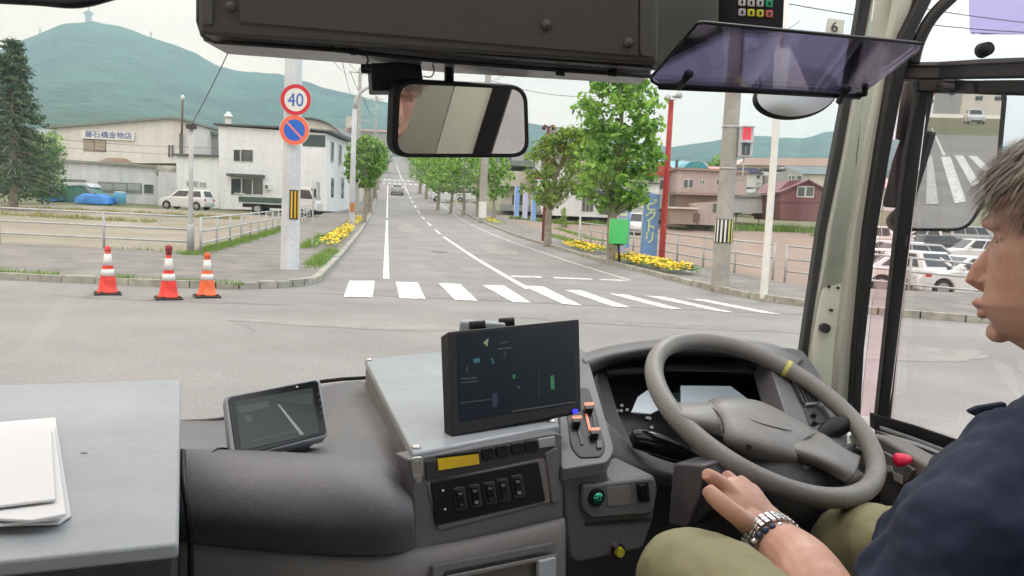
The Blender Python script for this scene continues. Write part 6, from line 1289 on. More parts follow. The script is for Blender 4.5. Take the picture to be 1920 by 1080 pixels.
# ============================================================ THINGS ON THE DASHBOARD
# metal equipment box
zt = P(775, 850, .97).z
def atz(px, py, z): r = ray(px, py); t = (z - 1.6) / r.z; return CAM + r * t
q0, q1, q2 = atz(775, 850, zt), atz(1050, 796, zt), atz(684, 673, zt); q3 = q2 + (q1 - q0) * 1.05
eb = thing('equipment_box', (q0 + q3) / 2 - Vector((0, 0, .06)), 'pale blue grey sheet metal box on the dashboard carrying the larger screen', 'metal box')
MB().prism([q0, q1, q3, q2], (0, 0, -.014)).build('lid', M['boxmetal'], eb, bevel=.003)
ins = lambda p, k=.985: (q0 + q3) / 2 + (p - (q0 + q3) / 2) * k
MB().prism([ins(q0) - Vector((0, 0, .015)), ins(q1) - Vector((0, 0, .015)), ins(q3) - Vector((0, 0, .015)), ins(q2) - Vector((0, 0, .015))], (0, 0, -.045)).build('case', M['dashb'], eb, bevel=.003)
for p in (q0 * .97 + q3 * .03, q2 * .97 + q1 * .03, q1 * .97 + q2 * .03): MB().lathe(p, [(.006, 0), (.006, .002), (.003, .004)], 14).build('screw', M['screw'], eb, smooth=True)
Hg = Pan((772, 860, .955), (800, 855, .965), (772, 900, .955)); h_ = Hg.poly('hinge_plate', rpoly([(773, 858), (793, 856), (795, 885), (790, 906), (780, 908), (774, 890)], 6), 'screw', eb, .003, .006, .001)
for y in (868, 896): c = Hg.pt(783, y, .006); MB().tube([c, c + Hg.n * .003], .0035, 12).build('rivet', M['dashl'], h_)
# larger screen
Sc = Pan((843, 622, 1.12), (1085, 598, 1.27), (846, 815, 1.05))
ls = thing('display_screen', (q0 + q3) / 2, 'large black framed flat screen standing on the metal box', 'monitor')
sb = Sc.poly('bezel', rpoly([(840, 622), (1086, 598), (1090, 772), (848, 819)], 4), 'blk', ls, .022, .0, .003); M['scr'] = mat('dark_screen', (.004, .007, .010), .25, spec=.18, emit=((.002, .005, .008), .7))
ss = Sc.poly('screen', [(858, 628), (1077, 608), (1080, 752), (862, 790)], 'scr', ls, .002, .001)
def lit(nm, c, e): M[nm] = mat(nm, c, .4, emit=(c, e))
lit('scr_teal', (.006, .07, .09), .5); lit('scr_green', (.006, .08, .025), .5); lit('scr_grey', (.018, .024, .030), .6); lit('scr_yel', (.12, .12, .07), .7); lit('scr_blue', (.02, .02, .9), 1.2); lit('scr_navy', (.004, .005, .020), .5)
for x, y, w_, h2_, mm, a in ((894, 676, 12, 8, 'scr_teal', -.1), (924, 677, 3, 11, 'scr_teal', -.25), (964, 706, 5, 8, 'scr_green', 0), (1036, 717, 7, 26, 'scr_green', -.05), (973, 726, 6, 3, 'scr_grey', 0), (946, 642, 14, 2.2, 'scr_grey', -.1), (946, 653, 26, 2.2, 'scr_grey', -.1), (880, 709, 30, 2.2, 'scr_grey', -.08), (881, 716, 32, 2, 'scr_grey', -.08), (892, 752, 60, 1.6, 'scr_grey', -.12), (1011, 716, 1.5, 60, 'scr_navy', 0), (928, 750, 9, 26, 'scr_navy', 0), (876, 692, 2, 10, 'scr_grey', 0)):
    Sc.poly('screen_mark', Sc.rrect(x, y, w_, h2_, a, .2, 3), mm, ss, .0004, .0016)
Sc.poly('screen_mark', [(906, 642), (916, 634), (914, 650)], 'scr_yel', ss, .0004, .0016)
Mx = frame(Sc.pt(947, 666, .0016), Sc.pt(1000, 661) - Sc.pt(900, 670), Sc.pt(945, 640) - Sc.pt(946, 690)); v_, f_ = text_mesh('7', .014, Mx, .0004); MB().add(v_, f_).build('screen_mark', M['scr_grey'], ss)
Sc.poly('power_light', Sc.rrect(1079, 771, 10, 8, 0, .4), 'scr_blue', ls, .001, .002)
Sc.poly('lower_bezel_ridge', [(960, 770), (1079, 752), (1079, 755), (960, 773)], 'dashd', ls, .001, .002)
for x, y in ((894, 815), (1000, 794)): c = Sc.pt(x, y, -.012); MB().tube([c, c - Vector((0, 0, .022)), c - Vector((0, -.01, .026))], [.008, .008, .012], 14).build('foot', M['blk'], ls, smooth=True)
for x, y in ((895, 610), (950, 604)):
    c = Sc.pt(x, y + 2, -.03); MB().tube([c - Vector((.012, 0, 0)), c + Vector((.012, 0, .003))], [.007, .007], 12).build('rear_clip', M['blk'], ls, smooth=True)
c = Sc.pt(905, 612, -.05); MB().box(c, (.07, .03, .016)).build('rear_bracket', M['boxmetal'], ls, bevel=.003)
# small tilted screen
Ts = Pan((425, 745, 1.08), (596, 712, 1.16), (440, 857, 1.03)); ts = thing('rear_view_screen', P(520, 850, 1.08), 'smaller silver edged screen on the left dashboard showing the dim rear view', 'monitor')
Ts.poly('shell', rpoly([(421, 742), (594, 709), (602, 716), (616, 812), (610, 820), (440, 860), (432, 852)], 8), 'boxmetal', ts, .018, -.0005, .002); tb = Ts.poly('bezel', rpoly([(427, 745), (596, 712), (613, 813), (443, 857)], 8), 'gloss', ts, .006, .001, .001)
M['scr2'] = mat('dim_camera_picture', (.025, .032, .032), .2, spec=.3, emit=((.012, .016, .015), .8)); s2_ = Ts.poly('screen', [(440, 753), (586, 727), (598, 812), (452, 845)], 'scr2', ts, .001, .0022)
lit('sc_line', (.14, .155, .155), .7); lit('sc_shape', (.025, .034, .034), .7); lit('sc_dark', (.015, .02, .018), .5)
Ts.poly('screen_mark', [(521, 759), (524, 758), (570, 814), (563, 815)], 'sc_line', s2_, .0004, .0026); Ts.poly('screen_mark', [(446, 762), (500, 752), (508, 762), (470, 772), (450, 776)], 'sc_shape', s2_, .0004, .0026); Ts.poly('screen_mark', [(512, 750), (584, 737), (586, 760), (540, 756)], 'sc_dark', s2_, .0004, .0024); Ts.poly('screen_mark', [(456, 780), (470, 778), (474, 792), (462, 794)], 'sc_shape', s2_, .0004, .0026)
Ts.poly('screen_mark', [(470, 826), (560, 806), (560, 809), (470, 829)], 'sc_shape', s2_, .0004, .0026)
for i in range(5): Ts.poly('bezel_button', Ts.rrect(598 + i * 1.9, 738 + i * 12, 3.5, 4, 0, .3), 'dashd', ts, .001, .0018)
Ts.poly('sensor', Ts.rrect(557, 725, 4, 2.5), 'white', ts, .0005, .0016)
st_ = MB().prism([P(*q) for q in ((488, 852, 1.08), (545, 836, 1.10), (606, 816, 1.14), (570, 840, 1.16), (530, 860, 1.10))], (0, .01, -.006)).build('stand', M['boxmetal'], ts, bevel=.002); MB().tube([P(505, 842, 1.07), P(500, 858, 1.06)], .009, 14).build('swivel', M['dashd'], ts, smooth=True); MB().tube([P(532, 845, 1.085), P(528, 858, 1.08)], .005, 12).build('thumbscrew', M['screw'], ts, smooth=True)
MB().tube(catmull([P(*q) for q in ((440, 852, 1.06), (424, 842, 1.05), (408, 842, 1.02), (398, 850, .985))], 6), .0018, 8).build('cable', M['blk'], ts, smooth=True)
MB().tube(catmull([P(*q) for q in ((440, 857, 1.03), (470, 864, .985), (520, 866, .98), (552, 856, 1.04))], 6), .0012, 6).build('cable', M['blk'], ts, smooth=True)
# big box at the lower left with papers
zf = 1.355; f0, f1, f2 = atz(-140, 1066, zf), atz(335, 1018, zf), atz(340, 712, zf); f3 = atz(-140, 726, zf)
fb = thing('fare_box', (f0 + f2) / 2 - Vector((0, 0, .3)), 'broad pale grey metal box top at the lower left', 'metal box')
MB().prism([f0, f1, f2, f3], (0, 0, -.012)).build('top', M['boxmetal'], fb, bevel=.0025)
ins = lambda p: (f0 + f2) / 2 + (p - (f0 + f2) / 2) * .975
MB().prism([ins(p) - Vector((0, 0, .0125)) for p in (f0, f1, f2, f3)], (0, 0, -.5)).build('case', M['dashd'], fb, bevel=.003)
M['scratch'] = mat('scratch_on_paint', (.24, .26, .28), .5); sc1 = [atz(150, 848, zf + .0006), atz(164, 847, zf + .0006), atz(164, 849, zf + .0006), atz(152, 850, zf + .0006)]; MB().prism(sc1, (0, 0, .0002)).build('scratch', M['scratch'], fb)
M['paper'] = mat('paper', (.66, .67, .68), .8)
rnd = random.Random(8); pp = thing('paper_stack', atz(80, 900, zf), 'bundle of folded white papers lying on the grey box at the far left', 'papers')
for i, (cs, h_) in enumerate(((((-60, 800), (104, 786), (133, 970), (110, 985), (-60, 990)), .001), (((-60, 796), (92, 800), (112, 975), (-60, 996)), .006), (((-60, 820), (100, 788), (124, 968), (60, 980), (-60, 975)), .010), (((-60, 815), (96, 806), (104, 940), (-60, 960)), .014))):
    MB().prism([atz(x, y, zf + h_) for x, y in cs], (0, 0, .0022)).build('sheet', M['paper'], pp, bevel=.0006)
surf('curled_sheet', [[(-60, 940, .62), (40, 935, .62), (100, 945, .62)], [(-60, 965, .60), (40, 930, .598), (104, 970, .61)], [(-60, 1000, .595), (60, 1000, .59), (102, 990, .60)]], 'paper', pp, .0006)

# ---- inside mirror, camera, visor, round mirror, outside mirror
def flatpts(Pn, pts, off=0): return [Pn.pt(x, y, off) for x, y in pts]
mi_c = P(865, 222, 1.20); rin = ray(865, 222).normalized(); rout = Vector((.97, -.13, -.20)).normalized(); nM = (rout - rin).normalized()
class PanN(Pan):
    def __init__(s, o, n): s.o = o; s.n = n
IM = PanN(mi_c, nM); im = thing('inside_mirror', mi_c, 'rounded rectangular inside mirror in a black frame hanging from the header', 'mirror')
ip = rpoly([(741, 148), (990, 160), (994, 296), (735, 296)], 34, 7); ig = rpoly([(751, 157), (981, 168), (985, 288), (745, 288)], 27, 7)
IM.poly('frame', ip, 'blk', im, .018, 0, .003); IM.poly('mirror_glass', ig, 'mirror', im, .0008, .0008)
MB().tube([P(842, 92, 1.14), P(842, 150, 1.19)], .0072, 12).build('stem', M['blk'], im, smooth=True)
dc = thing('dash_camera', P(740, 140, 1.15), 'boxy black camera mounted left above the inside mirror', 'camera'); Dc = Pan((695, 118, 1.14), (790, 122, 1.16), (695, 170, 1.14))
Dc.poly('body', rpoly([(695, 118), (760, 117), (790, 124), (794, 150), (775, 170), (698, 170)], 4), 'blk', dc, .045, 0, .003); MB().tube([P(678, 129, 1.16), P(700, 129, 1.16)], .0068, 14).build('lens', M['gloss'], dc); Dc.poly('mount', rpoly([(757, 92), (792, 92), (790, 126), (762, 124)], 4), 'blk', dc, .03, -.005, .003)
MB().tube(catmull([P(*q) for q in ((684, 100, 1.13), (690, 112, 1.13), (686, 124, 1.14))], 6), .0014, 6).build('cable', M['blk'], dc, smooth=True); MB().tube(catmull([P(*q) for q in ((796, 116, 1.15), (808, 118, 1.15), (814, 132, 1.15), (808, 144, 1.15), (794, 143, 1.15))], 6), .0010, 6).build('cable', M['dashb'], dc, smooth=True)
MB().tube([P(796, 104, 1.13), P(890, 115, 1.15)], .0024, 8).build('rod', M['blk'], dc, smooth=True)
sv = thing('sun_visor', P(1480, 100, 1.1), 'translucent purple sun visor with black edges at the upper right of the windscreen', 'sun visor')
Vs = Pan((1222, 150, 1.02), (1606, 180, 1.12), (1312, 42, .90)); vsh = Vs.poly('sheet', rpoly([(1220, 148), (1310, 42), (1729, 82), (1722, 98), (1612, 180), (1240, 162)], 8), 'visor', sv, .003)
MB().tube(flatpts(Vs, [(1240, 163), (1222, 152), (1220, 146), (1308, 44), (1318, 42), (1500, 60), (1729, 82)]), .0020, 8).build('edge_trim', M['blk'], sv, smooth=True)
MB().tube(flatpts(Vs, [(1236, 162), (1420, 170), (1612, 181)]), .0042, 8).build('lower_rod', M['blk'], sv, smooth=True)
for pts in (((1292, 138), (1282, 152), (1272, 164)), ((1588, 166), (1580, 178), (1574, 190))): MB().tube(flatpts(Vs, pts, .006), [.006, .0035, .005], 10).build('clip', M['blk'], sv, smooth=True)
MB().tube(flatpts(Vs, [(1606, 178), (1622, 176), (1622, 160)]), .004, 8).build('bracket', M['blk'], sv, smooth=True)
cvm = thing('round_mirror', P(1494, 175, 1.5), 'oval convex mirror hanging half behind the purple visor', 'mirror'); Cv = Pan((1418, 178, 1.48), (1572, 178, 1.54), (1494, 216, 1.49))
el = [(1494 + 78 * math.cos(a) * math.cos(-.02) , 175 + 45 * math.sin(a) + (-6 * math.cos(a))) for a in [2 * math.pi * i / 48 for i in range(48)]]
Cv.poly('rim', el, 'blk', cvm, .012, 0, .003); b = MB(); c0 = Cv.pt(1494, 175, .014); vs = [c0]
for k in range(1, 9):
    for (x, y) in el: u = k / 8 * .955; vs.append(Cv.pt(1494 + (x - 1494) * u, 175 + (y - 175) * u, .014 - .011 * u * u))
fs = [(0, 1 + i, 1 + (i + 1) % 48) for i in range(48)] + [(1 + k * 48 + i, 1 + (k + 1) * 48 + i, 1 + (k + 1) * 48 + (i + 1) % 48, 1 + k * 48 + (i + 1) % 48) for k in range(7) for i in range(48)]
b.add(vs, fs).build('mirror_glass', M['convex'], cvm, smooth=True); MB().tube([Cv.pt(1562, 170, -.005), Cv.pt(1600, 165, -.01), P(1625, 160, 1.7)], .005, 8).build('arm', M['blk'], cvm, smooth=True)
# outside mirror: a real mirror, turned to the street behind
om_c = P(1775, 305, 2.45); rin = ray(1775, 190).normalized(); rout = Vector((.055, -1, .005)).normalized(); nO = (rout - rin).normalized(); OM = PanN(om_c, nO)
om = thing('outside_mirror', om_c, 'large outside mirror beyond the driver window reflecting the street behind', 'mirror')
og = rpoly([(1738, 150), (1880, 165), (1866, 330), (1812, 428), (1696, 428), (1700, 300)], 26, 6); oh = rpoly([(1730, 142), (1892, 158), (1876, 336), (1816, 434), (1690, 434), (1690, 300)], 28, 6)
OM.poly('housing', oh, 'blk', om, .07, 0, .006); M['omirror'] = mat('outside_mirror_glass', (.62, .64, .65), .01, 1.0); OM.poly('mirror_glass', og, 'omirror', om, .001, .001)
Oh = Pan((1655, 250, 2.5), (1740, 250, 2.4), (1655, 390, 2.5)); Oh.poly('arm_cover', rpoly([(1694, 240), (1745, 246), (1700, 392), (1652, 388), (1672, 300)], 8), 'blk', om, .05, 0, .006)
MB().tube([P(1712, 150, 2.42), P(1704, 200, 2.42), P(1696, 260, 2.45)], .026, 14).build('arm', M['blk'], om, smooth=True); MB().tube([P(1692, 405, 2.36), P(1684, 415, 2.42)], [.03, .034], 18).build('pivot', M['blk'], om, smooth=True)
# what the outside mirror shows: a second crossing and buildings behind the bus
def refl(px, py, z=0.0):
    r = ray(px, py); t = nO.dot(om_c - CAM) / nO.dot(r); p = CAM + r * t; d = r - nO * 2 * r.dot(nO)
    return p + d * ((z - p.z) / d.z)
q = []
for a in ([(1764, 294), (1790, 381), (1812, 378), (1782, 294)], [(1789, 291), (1822, 349), (1838, 345), (1806, 292)], [(1815, 292), (1848, 325), (1862, 322), (1832, 293)]): q.append([refl(*v, .01) for v in a])
marks('crosswalk_marking', q, dz=.012)
q = [[refl(1746, 240, .01), refl(1768, 292, .01), refl(1773, 290, .01), refl(1748, 240, .01)]]
marks('centre_line_marking', q, dz=.012); marks('crosswalk_marking', [[refl(*v, .01) for v in ((1739, 292), (1736, 383), (1760, 383), (1748, 292))]], 'thinpaint', .012)
for i, (px, wd, hh, mt_, rf_) in enumerate(((1755, 9, 5, 'wl_white', 'rf_red'), (1800, 12, 8, 'wl_dgrey', 'rf_dark'), (1850, 10, 6, 'wl_beige', 'rf_blue'))):
    p = refl(px, 212 + i * 2); t = thing('house_behind', Vector((p.x, p.y, 0)), ['small white house with a red roof mirrored left in the outside mirror', 'grey block mirrored in the middle of the outside mirror', 'beige house mirrored right in the outside mirror'][i], 'house')
    MB().box((p.x, p.y - 5, hh / 2), (wd, 8, hh)).build('wall', M[mt_], t); MB().prism([(p.x - wd / 2 - .4, p.y - .5, hh), (p.x + wd / 2 + .4, p.y - .5, hh), (p.x, p.y - .5, hh + 2)], (0, -9, 0)).build('roof', M[rf_], t)
    for k in (-.3, .1): f = MB().box((p.x + wd * (k + .1), p.y - .95, hh * .65), (1.8, .1, 1.2)).build('window', M['frame'], t); MB().box((p.x + wd * (k + .1), p.y - .89, hh * .65), (1.6, .02, 1.0)).build('pane', M['pane'], f)
p = refl(1825, 232); car('suv', (p.x, p.y, 0.01), 1.5, 'white', 'white car mirrored in the outside mirror', 'vehicles behind the bus')

# rear edge of the driver window: trim panel, pale post and rubber (also what the inside mirror shows)
MB().box((1.0, .88, 1.50), (.03, .26, 1.0)).build('window_post_trim', M['pillard'], bus); MB().box((1.005, 1.065, 1.50), (.03, .10, 1.0)).build('window_post', M['pillar'], bus); MB().box((1.0, 1.14, 1.50), (.04, .05, 1.0)).build('post_gasket', M['gasket'], bus)
# ============================================================ THE DRIVER
M['skin'] = mat('skin', (.56, .34, .255), .5, col2=(.49, .27, .20), vs=30, bump=.05, bs=300, spec=.4); M['skin'].node_tree.nodes['Principled BSDF'].inputs['Subsurface Weight'].default_value = .12
M['skin'].node_tree.nodes['Principled BSDF'].inputs['Subsurface Radius'].default_value = (.01, .004, .002)
M['eyew'] = mat('eye_white', (.5, .45, .42), .3); M['eyed'] = mat('dark_eye', (.05, .035, .03), .2); M['nail'] = mat('fingernail', (.66, .40, .32), .3); M['hair'] = mat('grey_brown_hair', (.16, .12, .09), .6, col2=(.30, .27, .23), vs=60, bump=.6, bs=300, stretch=(1, 1, .15))
M['strand'] = leafmat('grey_brown_hair_strands', (.07, .05, .04), (.34, .29, .24), .1); M['shirt'] = mat('navy_shirt_cloth', (.006, .013, .040), .85, var=.15, vs=8, bump=.12, bs=900); M['trouser'] = mat('olive_trouser_cloth', (.25, .238, .135), .85, var=.06, vs=10, bump=.15, bs=900)
M['steel'] = mat('watch_steel', (.62, .63, .64), .22, .95); M['bead'] = mat('dark_blue_beads', (.02, .04, .10), .25); M['dial'] = mat('watch_dial', (.05, .06, .07), .2); M['seat'] = mat('dark_seat_cloth', (.03, .035, .05), .9)
nose = P(1811, 528, .98); fh = Vector((-.74, .66, -.10)).normalized(); lh = Vector((0, 0, 1)).cross(fh).normalized(); uh = fh.cross(lh).normalized()
HC = nose - fh * .111 + uh * .045
def hd(f, l, u): return HC + fh * f + lh * l + uh * u
def hips(): return None
pers_o = Vector((.62, .80, .6)); per = thing('person', pers_o, 'driver in navy shirt and olive trousers, holding out an open left hand', 'person')
b = MB()
# skull and face: stacked rings (u, front, back, half width)
rows = [(-.150, .02, -.055, .045), (-.128, .046, -.060, .050), (-.116, .064, -.062, .046), (-.105, .077, -.066, .052), (-.090, .086, -.072, .059), (-.072, .094, -.080, .064), (-.055, .090, -.086, .067), (-.035, .087, -.091, .071), (-.012, .084, -.095, .074), (.006, .076, -.098, .076), (.024, .083, -.100, .077), (.045, .083, -.101, .078), (.070, .076, -.099, .076), (.095, .068, -.088, .068), (.115, .044, -.066, .050), (.126, .015, -.030, .024)]
n = 36; vs = []
for u, fr, bk, hw in rows:
    cf_ = (fr + bk) / 2; rf = (fr - bk) / 2
    for j in range(n):
        a = 2 * math.pi * j / n; c, s_ = math.cos(a), math.sin(a); k = 1 - .10 * max(0, c) ** 2 * abs(s_)
        vs.append(hd(cf_ + rf * math.copysign(abs(c) ** .85, c), hw * math.copysign(abs(s_) ** .9, s_) * k, u))
m = len(rows); b.add(vs, [(i * n + j, i * n + (j + 1) % n, (i + 1) * n + (j + 1) % n, (i + 1) * n + j) for i in range(m - 1) for j in range(n)] + [tuple(range(n))[::-1], tuple(range((m - 1) * n, m * n))])
b.tube([hd(.070, 0, .012), hd(.081, 0, -.010), hd(.095, 0, -.030), hd(.101, 0, -.042), hd(.090, 0, -.050)], [.008, .0095, .0112, .0118, .009], 14)      # nose
for s_ in (-1, 1): b.tube([hd(.086, s_ * .009, -.040), hd(.089, s_ * .013, -.045), hd(.083, s_ * .013, -.048)], [.006, .0072, .005], 10)   # nostril wings
b.tube([hd(.082, -.024, -.073), hd(.096, -.010, -.070), hd(.0995, 0, -.071), hd(.096, .010, -.070), hd(.082, .024, -.073)], [.003, .0055, .006, .0055, .003], 10)
b.tube([hd(.080, -.022, -.079), hd(.091, -.010, -.083), hd(.094, 0, -.084), hd(.091, .010, -.083), hd(.080, .022, -.079)], [.003, .006, .0068, .006, .003], 10)
b.tube([hd(.070, -.012, -.108), hd(.079, 0, -.106), hd(.070, .012, -.108)], [.010, .013, .010], 12)
b.tube([hd(.066, -.045, .020), hd(.082, -.022, .025), hd(.080, 0, .020), hd(.082, .022, .025), hd(.066, .045, .020)], [.005, .008, .006, .008, .005], 10)
for s_ in (-1, 1):
    b.tube([hd(.063, s_ * .047, .006), hd(.0705, s_ * .032, .009), hd(.068, s_ * .018, .004)], .0028, 8); b.tube([hd(.062, s_ * .045, -.006), hd(.069, s_ * .031, -.009), hd(.067, s_ * .019, -.004)], .0024, 8)
    b.tube([hd(-.004, s_ * .074, .020), hd(-.014, s_ * .086, .016), hd(-.018, s_ * .087, -.006), hd(-.010, s_ * .080, -.028), hd(-.002, s_ * .074, -.034)], [.006, .006, .006, .006, .006], 10)
b.tube([hd(-.01, 0, -.09), hd(-.03, 0, -.15), hd(-.055, 0, -.215)], [.056, .056, .062], 20)
SH = hd(-.05, 0, -.22)
# arm and open left hand (points in the picture with their depth)
el = P(1592, 1215, .84); wr = P(1446, 1014, .995); sh = P(1905, 905, .84)
b.tube(catmull([sh, P(1760, 1060, .80), el, P(1543, 1138, .87), P(1502, 1066, .93), wr, P(1433, 996, 1.008)], 4), catmull([.052, .050, .047, .046, .041, .0325, .031], 4), 20)
pa = [P(1432, 990, 1.01), P(1412, 968, 1.02), P(1392, 946, 1.025), P(1376, 930, 1.03)]
def lump(c, ax, ay, az, Rm):
    v = []; n1, n2 = 10, 16
    for i in range(1, n1):
        t1 = math.pi * i / n1
        for j in range(n2): t2 = 2 * math.pi * j / n2; v.append(c + Rm @ Vector((ax * math.sin(t1) * math.cos(t2), ay * math.sin(t1) * math.sin(t2), az * math.cos(t1))))
    k = len(v); v += [c + Rm @ Vector((0, 0, az)), c - Rm @ Vector((0, 0, az))]
    f = [(i * n2 + j, (i + 1) * n2 + j, (i + 1) * n2 + (j + 1) % n2, i * n2 + (j + 1) % n2) for i in range(n1 - 2) for j in range(n2)] + [(k, j, (j + 1) % n2) for j in range(n2)] + [(k + 1, (n1 - 2) * n2 + (j + 1) % n2, (n1 - 2) * n2 + j) for j in range(n2)]
    b.add(v, f)
ha = (P(1376, 930, 1.03) - P(1440, 1000, 1.01)).normalized(); hu = (P(1440, 920, 1.06) - P(1350, 975, .99)); hu = (hu - ha * hu.dot(ha)).normalized(); hn = ha.cross(hu)
Rh = Matrix((ha, hu, hn)).transposed(); pc_ = P(1404, 955, 1.022)
lump(pc_, .050, .039, .0165, Rh); lump(pc_ + ha * .014, .034, .039, .0145, Rh); lump(pc_ - ha * .022 - hu * .016 - hn * .004, .034, .020, .0175, Rh); lump(pc_ - ha * .030 + hu * .010, .030, .026, .018, Rh)
fing = []
def finger(pts, r): 
    pp_ = [P(*q) for q in pts]; b.tube(catmull(pp_, 4), catmull([r * 1.08, r * 1.05, r, r * .92, r * .72][:len(pp_)] if len(pp_) == 5 else [r * 1.08, r, r * .9, r * .6], 4), 14); fing.append((pp_, r))
finger([(1392, 944, 1.02), (1366, 918, 1.025), (1349, 905, 1.024), (1334, 895, 1.018), (1323, 888, 1.012)], .0108)          # index, stretched
finger([(1404, 938, 1.04), (1384, 914, 1.060), (1370, 900, 1.072), (1363, 893, 1.073), (1359, 890, 1.072)], .0096)       # middle
finger([(1418, 938, 1.05), (1404, 917, 1.080), (1394, 906, 1.092), (1388, 901, 1.093), (1385, 899, 1.092)], .0090)       # ring
finger([(1430, 944, 1.055), (1421, 929, 1.080), (1414, 919, 1.092), (1409, 914, 1.094), (1407, 912, 1.092)], .0080)      # little
finger([(1410, 988, .995), (1378, 964, .985), (1353, 944, .985), (1335, 927, .99), (1325, 914, .996)], .0118)            # thumb along the near side
# right forearm and hand resting on the thigh
b.tube(catmull([P(1990, 960, .95), P(1850, 1030, 1.10), P(1740, 1010, 1.22), P(1700, 995, 1.25)], 4), catmull([.045, .038, .030, .028], 4), 16)
lump(P(1688, 990, 1.26), .040, .030, .016, Rh)
for i, (x, y, D) in enumerate(((1640, 972, 1.30), (1644, 980, 1.28), (1650, 989, 1.26), (1658, 997, 1.245))): q = P(x, y, D); b.tube(catmull([P(1690, 985, 1.27).lerp(P(1695, 998, 1.25), i / 3), P(1664, 974 + 6 * i, 1.285 - .012 * i), q], 4), catmull([.0095, .009, .006], 4), 12)
b.tube(catmull([P(1700, 975, 1.28), P(1672, 960, 1.30), P(1655, 958, 1.31)], 4), catmull([.011, .010, .007], 4), 12)
bd = b.build('body', M['skin'], per); r_ = bd.modifiers.new('r', 'REMESH'); r_.mode = 'VOXEL'; r_.voxel_size = .0021; r_.use_smooth_shade = True
c_ = bd.modifiers.new('c', 'SMOOTH'); c_.factor = .5; c_.iterations = 5
# nails
for pp_, r in fing[:1]:
    d = (pp_[-1] - pp_[-2]).normalized()
for s_ in (-1, 1):
    e_ = MB().lathe(hd(.0595, s_ * .031, .001) - Vector((0, 0, .0115)), [(.002, 0), (.008, .003), (.0115, .0115), (.008, .020), (.002, .023)], 16).build('eye', M['eyew'], per, smooth=True)
    MB().lathe(hd(.0665, s_ * .032, .001) - Vector((0, 0, .0055)), [(.001, 0), (.004, .0015), (.0056, .0055), (.004, .0095), (.001, .011)], 14).build('iris', M['eyed'], e_, smooth=True)
# hair: a thick cap cut above the ear, ragged edge
rnd = random.Random(12); vs = []; hr = [(-.085, -.066, -.078, .055), (-.06, -.03, -.094, .070), (-.035, -.012, -.104, .078), (-.01, .012, -.110, .082), (.015, .038, -.112, .085), (.040, .058, -.112, .086), (.060, .086, -.110, .085), (.085, .085, -.104, .080), (.108, .064, -.086, .066), (.128, .036, -.056, .042), (.137, .0, -.02, .015)]
for u, fr, bk, hw in hr:
    cf_ = (fr + bk) / 2; rf = (fr - bk) / 2
    for j in range(60):
        a = 2 * math.pi * j / 60; w__ = 1 + .02 * math.sin(a * 23 + u * 90) + rnd.uniform(-.012, .012); vs.append(hd(cf_ + rf * math.cos(a) * w__, hw * math.sin(a) * w__, u + .002 * math.sin(a * 17)))
m = len(hr); MB().add(vs, [(i * 60 + j, i * 60 + (j + 1) % 60, (i + 1) * 60 + (j + 1) % 60, (i + 1) * 60 + j) for i in range(m - 1) for j in range(60)] + [tuple(range(60))[::-1], tuple(range((m - 1) * 60, m * 60))]).build('hair', M['hair'], per, smooth=True)
b = MB()
for i in range(5200):                     # strands lying over the cap, tips falling over brow, temple and nape
    a = rnd.uniform(-3.14, 3.14); u = rnd.uniform(-.04, .125); k = np.interp(u, [r[0] for r in hr], [r[3] for r in hr]); fr = np.interp(u, [r[0] for r in hr], [r[1] for r in hr]); bk = np.interp(u, [r[0] for r in hr], [r[2] for r in hr])
    g_ = 1.0 + rnd.uniform(.0, .035); p = hd((fr + bk) / 2 + (fr - bk) / 2 * math.cos(a) * g_, k * g_ * math.sin(a), u); rad = (p - HC).normalized(); l_ = rnd.uniform(.018, .045)
    dn = (-uh + fh * rnd.uniform(-.1, .5) * math.cos(a * .5) + lh * rnd.uniform(-.25, .25)); dn = (dn - rad * dn.dot(rad)).normalized(); q1 = p + dn * l_ * .5 + rad * .002; q2 = p + dn * l_ + rad * rnd.uniform(-.003, .003); w2_ = dn.cross(rad) * .0006
    b.add([p - w2_, p + w2_, q1 + w2_, q1 - w2_, q2], [(0, 1, 2, 3), (3, 2, 4)])
b.build('hair_strands', M['strand'], per)
# shirt
b = MB(); b.tube(catmull([P(1935, 885, .83), P(1888, 930, .80), P(1812, 1000, .78), P(1764, 1066, .78), P(1698, 1150, .79)], 4), catmull([.075, .075, .068, .064, .066], 4), 26)
tc_ = SH + Vector((.02, -.03, 0))
b.tube(catmull([tc_ + Vector((0, 0, .03)), tc_ + Vector((0, -.01, -.04)), tc_ + Vector((-.01, -.01, -.16)), tc_ + Vector((-.03, .0, -.34)), tc_ + Vector((-.04, .03, -.60))], 4), catmull([.075, .15, .165, .165, .17], 4), 30)
b.tube(catmull([P(1905, 868, .90), P(1975, 855, .93), P(2050, 870, 1.0)], 4), catmull([.06, .07, .065], 4), 20)
b.tube(catmull([P(1990, 870, 1.02), P(1990, 950, 1.0), P(1930, 1000, 1.02)], 4), catmull([.07, .062, .058], 4), 20)
b.tube(catmull([tc_ + Vector((-.02, .05, -.12)), P(1810, 1010, .92), P(1750, 1060, .98)], 4), catmull([.11, .085, .07], 4), 20)
so_ = b.build('shirt', M['shirt'], per); r_ = so_.modifiers.new('r', 'REMESH'); r_.mode = 'VOXEL'; r_.voxel_size = .006; r_.use_smooth_shade = True; c_ = so_.modifiers.new('c', 'SMOOTH'); c_.factor = .5; c_.iterations = 10
tx = bpy.data.textures.new('cloth_folds', 'CLOUDS'); tx.noise_scale = .075; tx.noise_depth = 2; d_ = so_.modifiers.new('d', 'DISPLACE'); d_.texture = tx; d_.strength = .032; d_.mid_level = .5; d_.texture_coords = 'LOCAL'
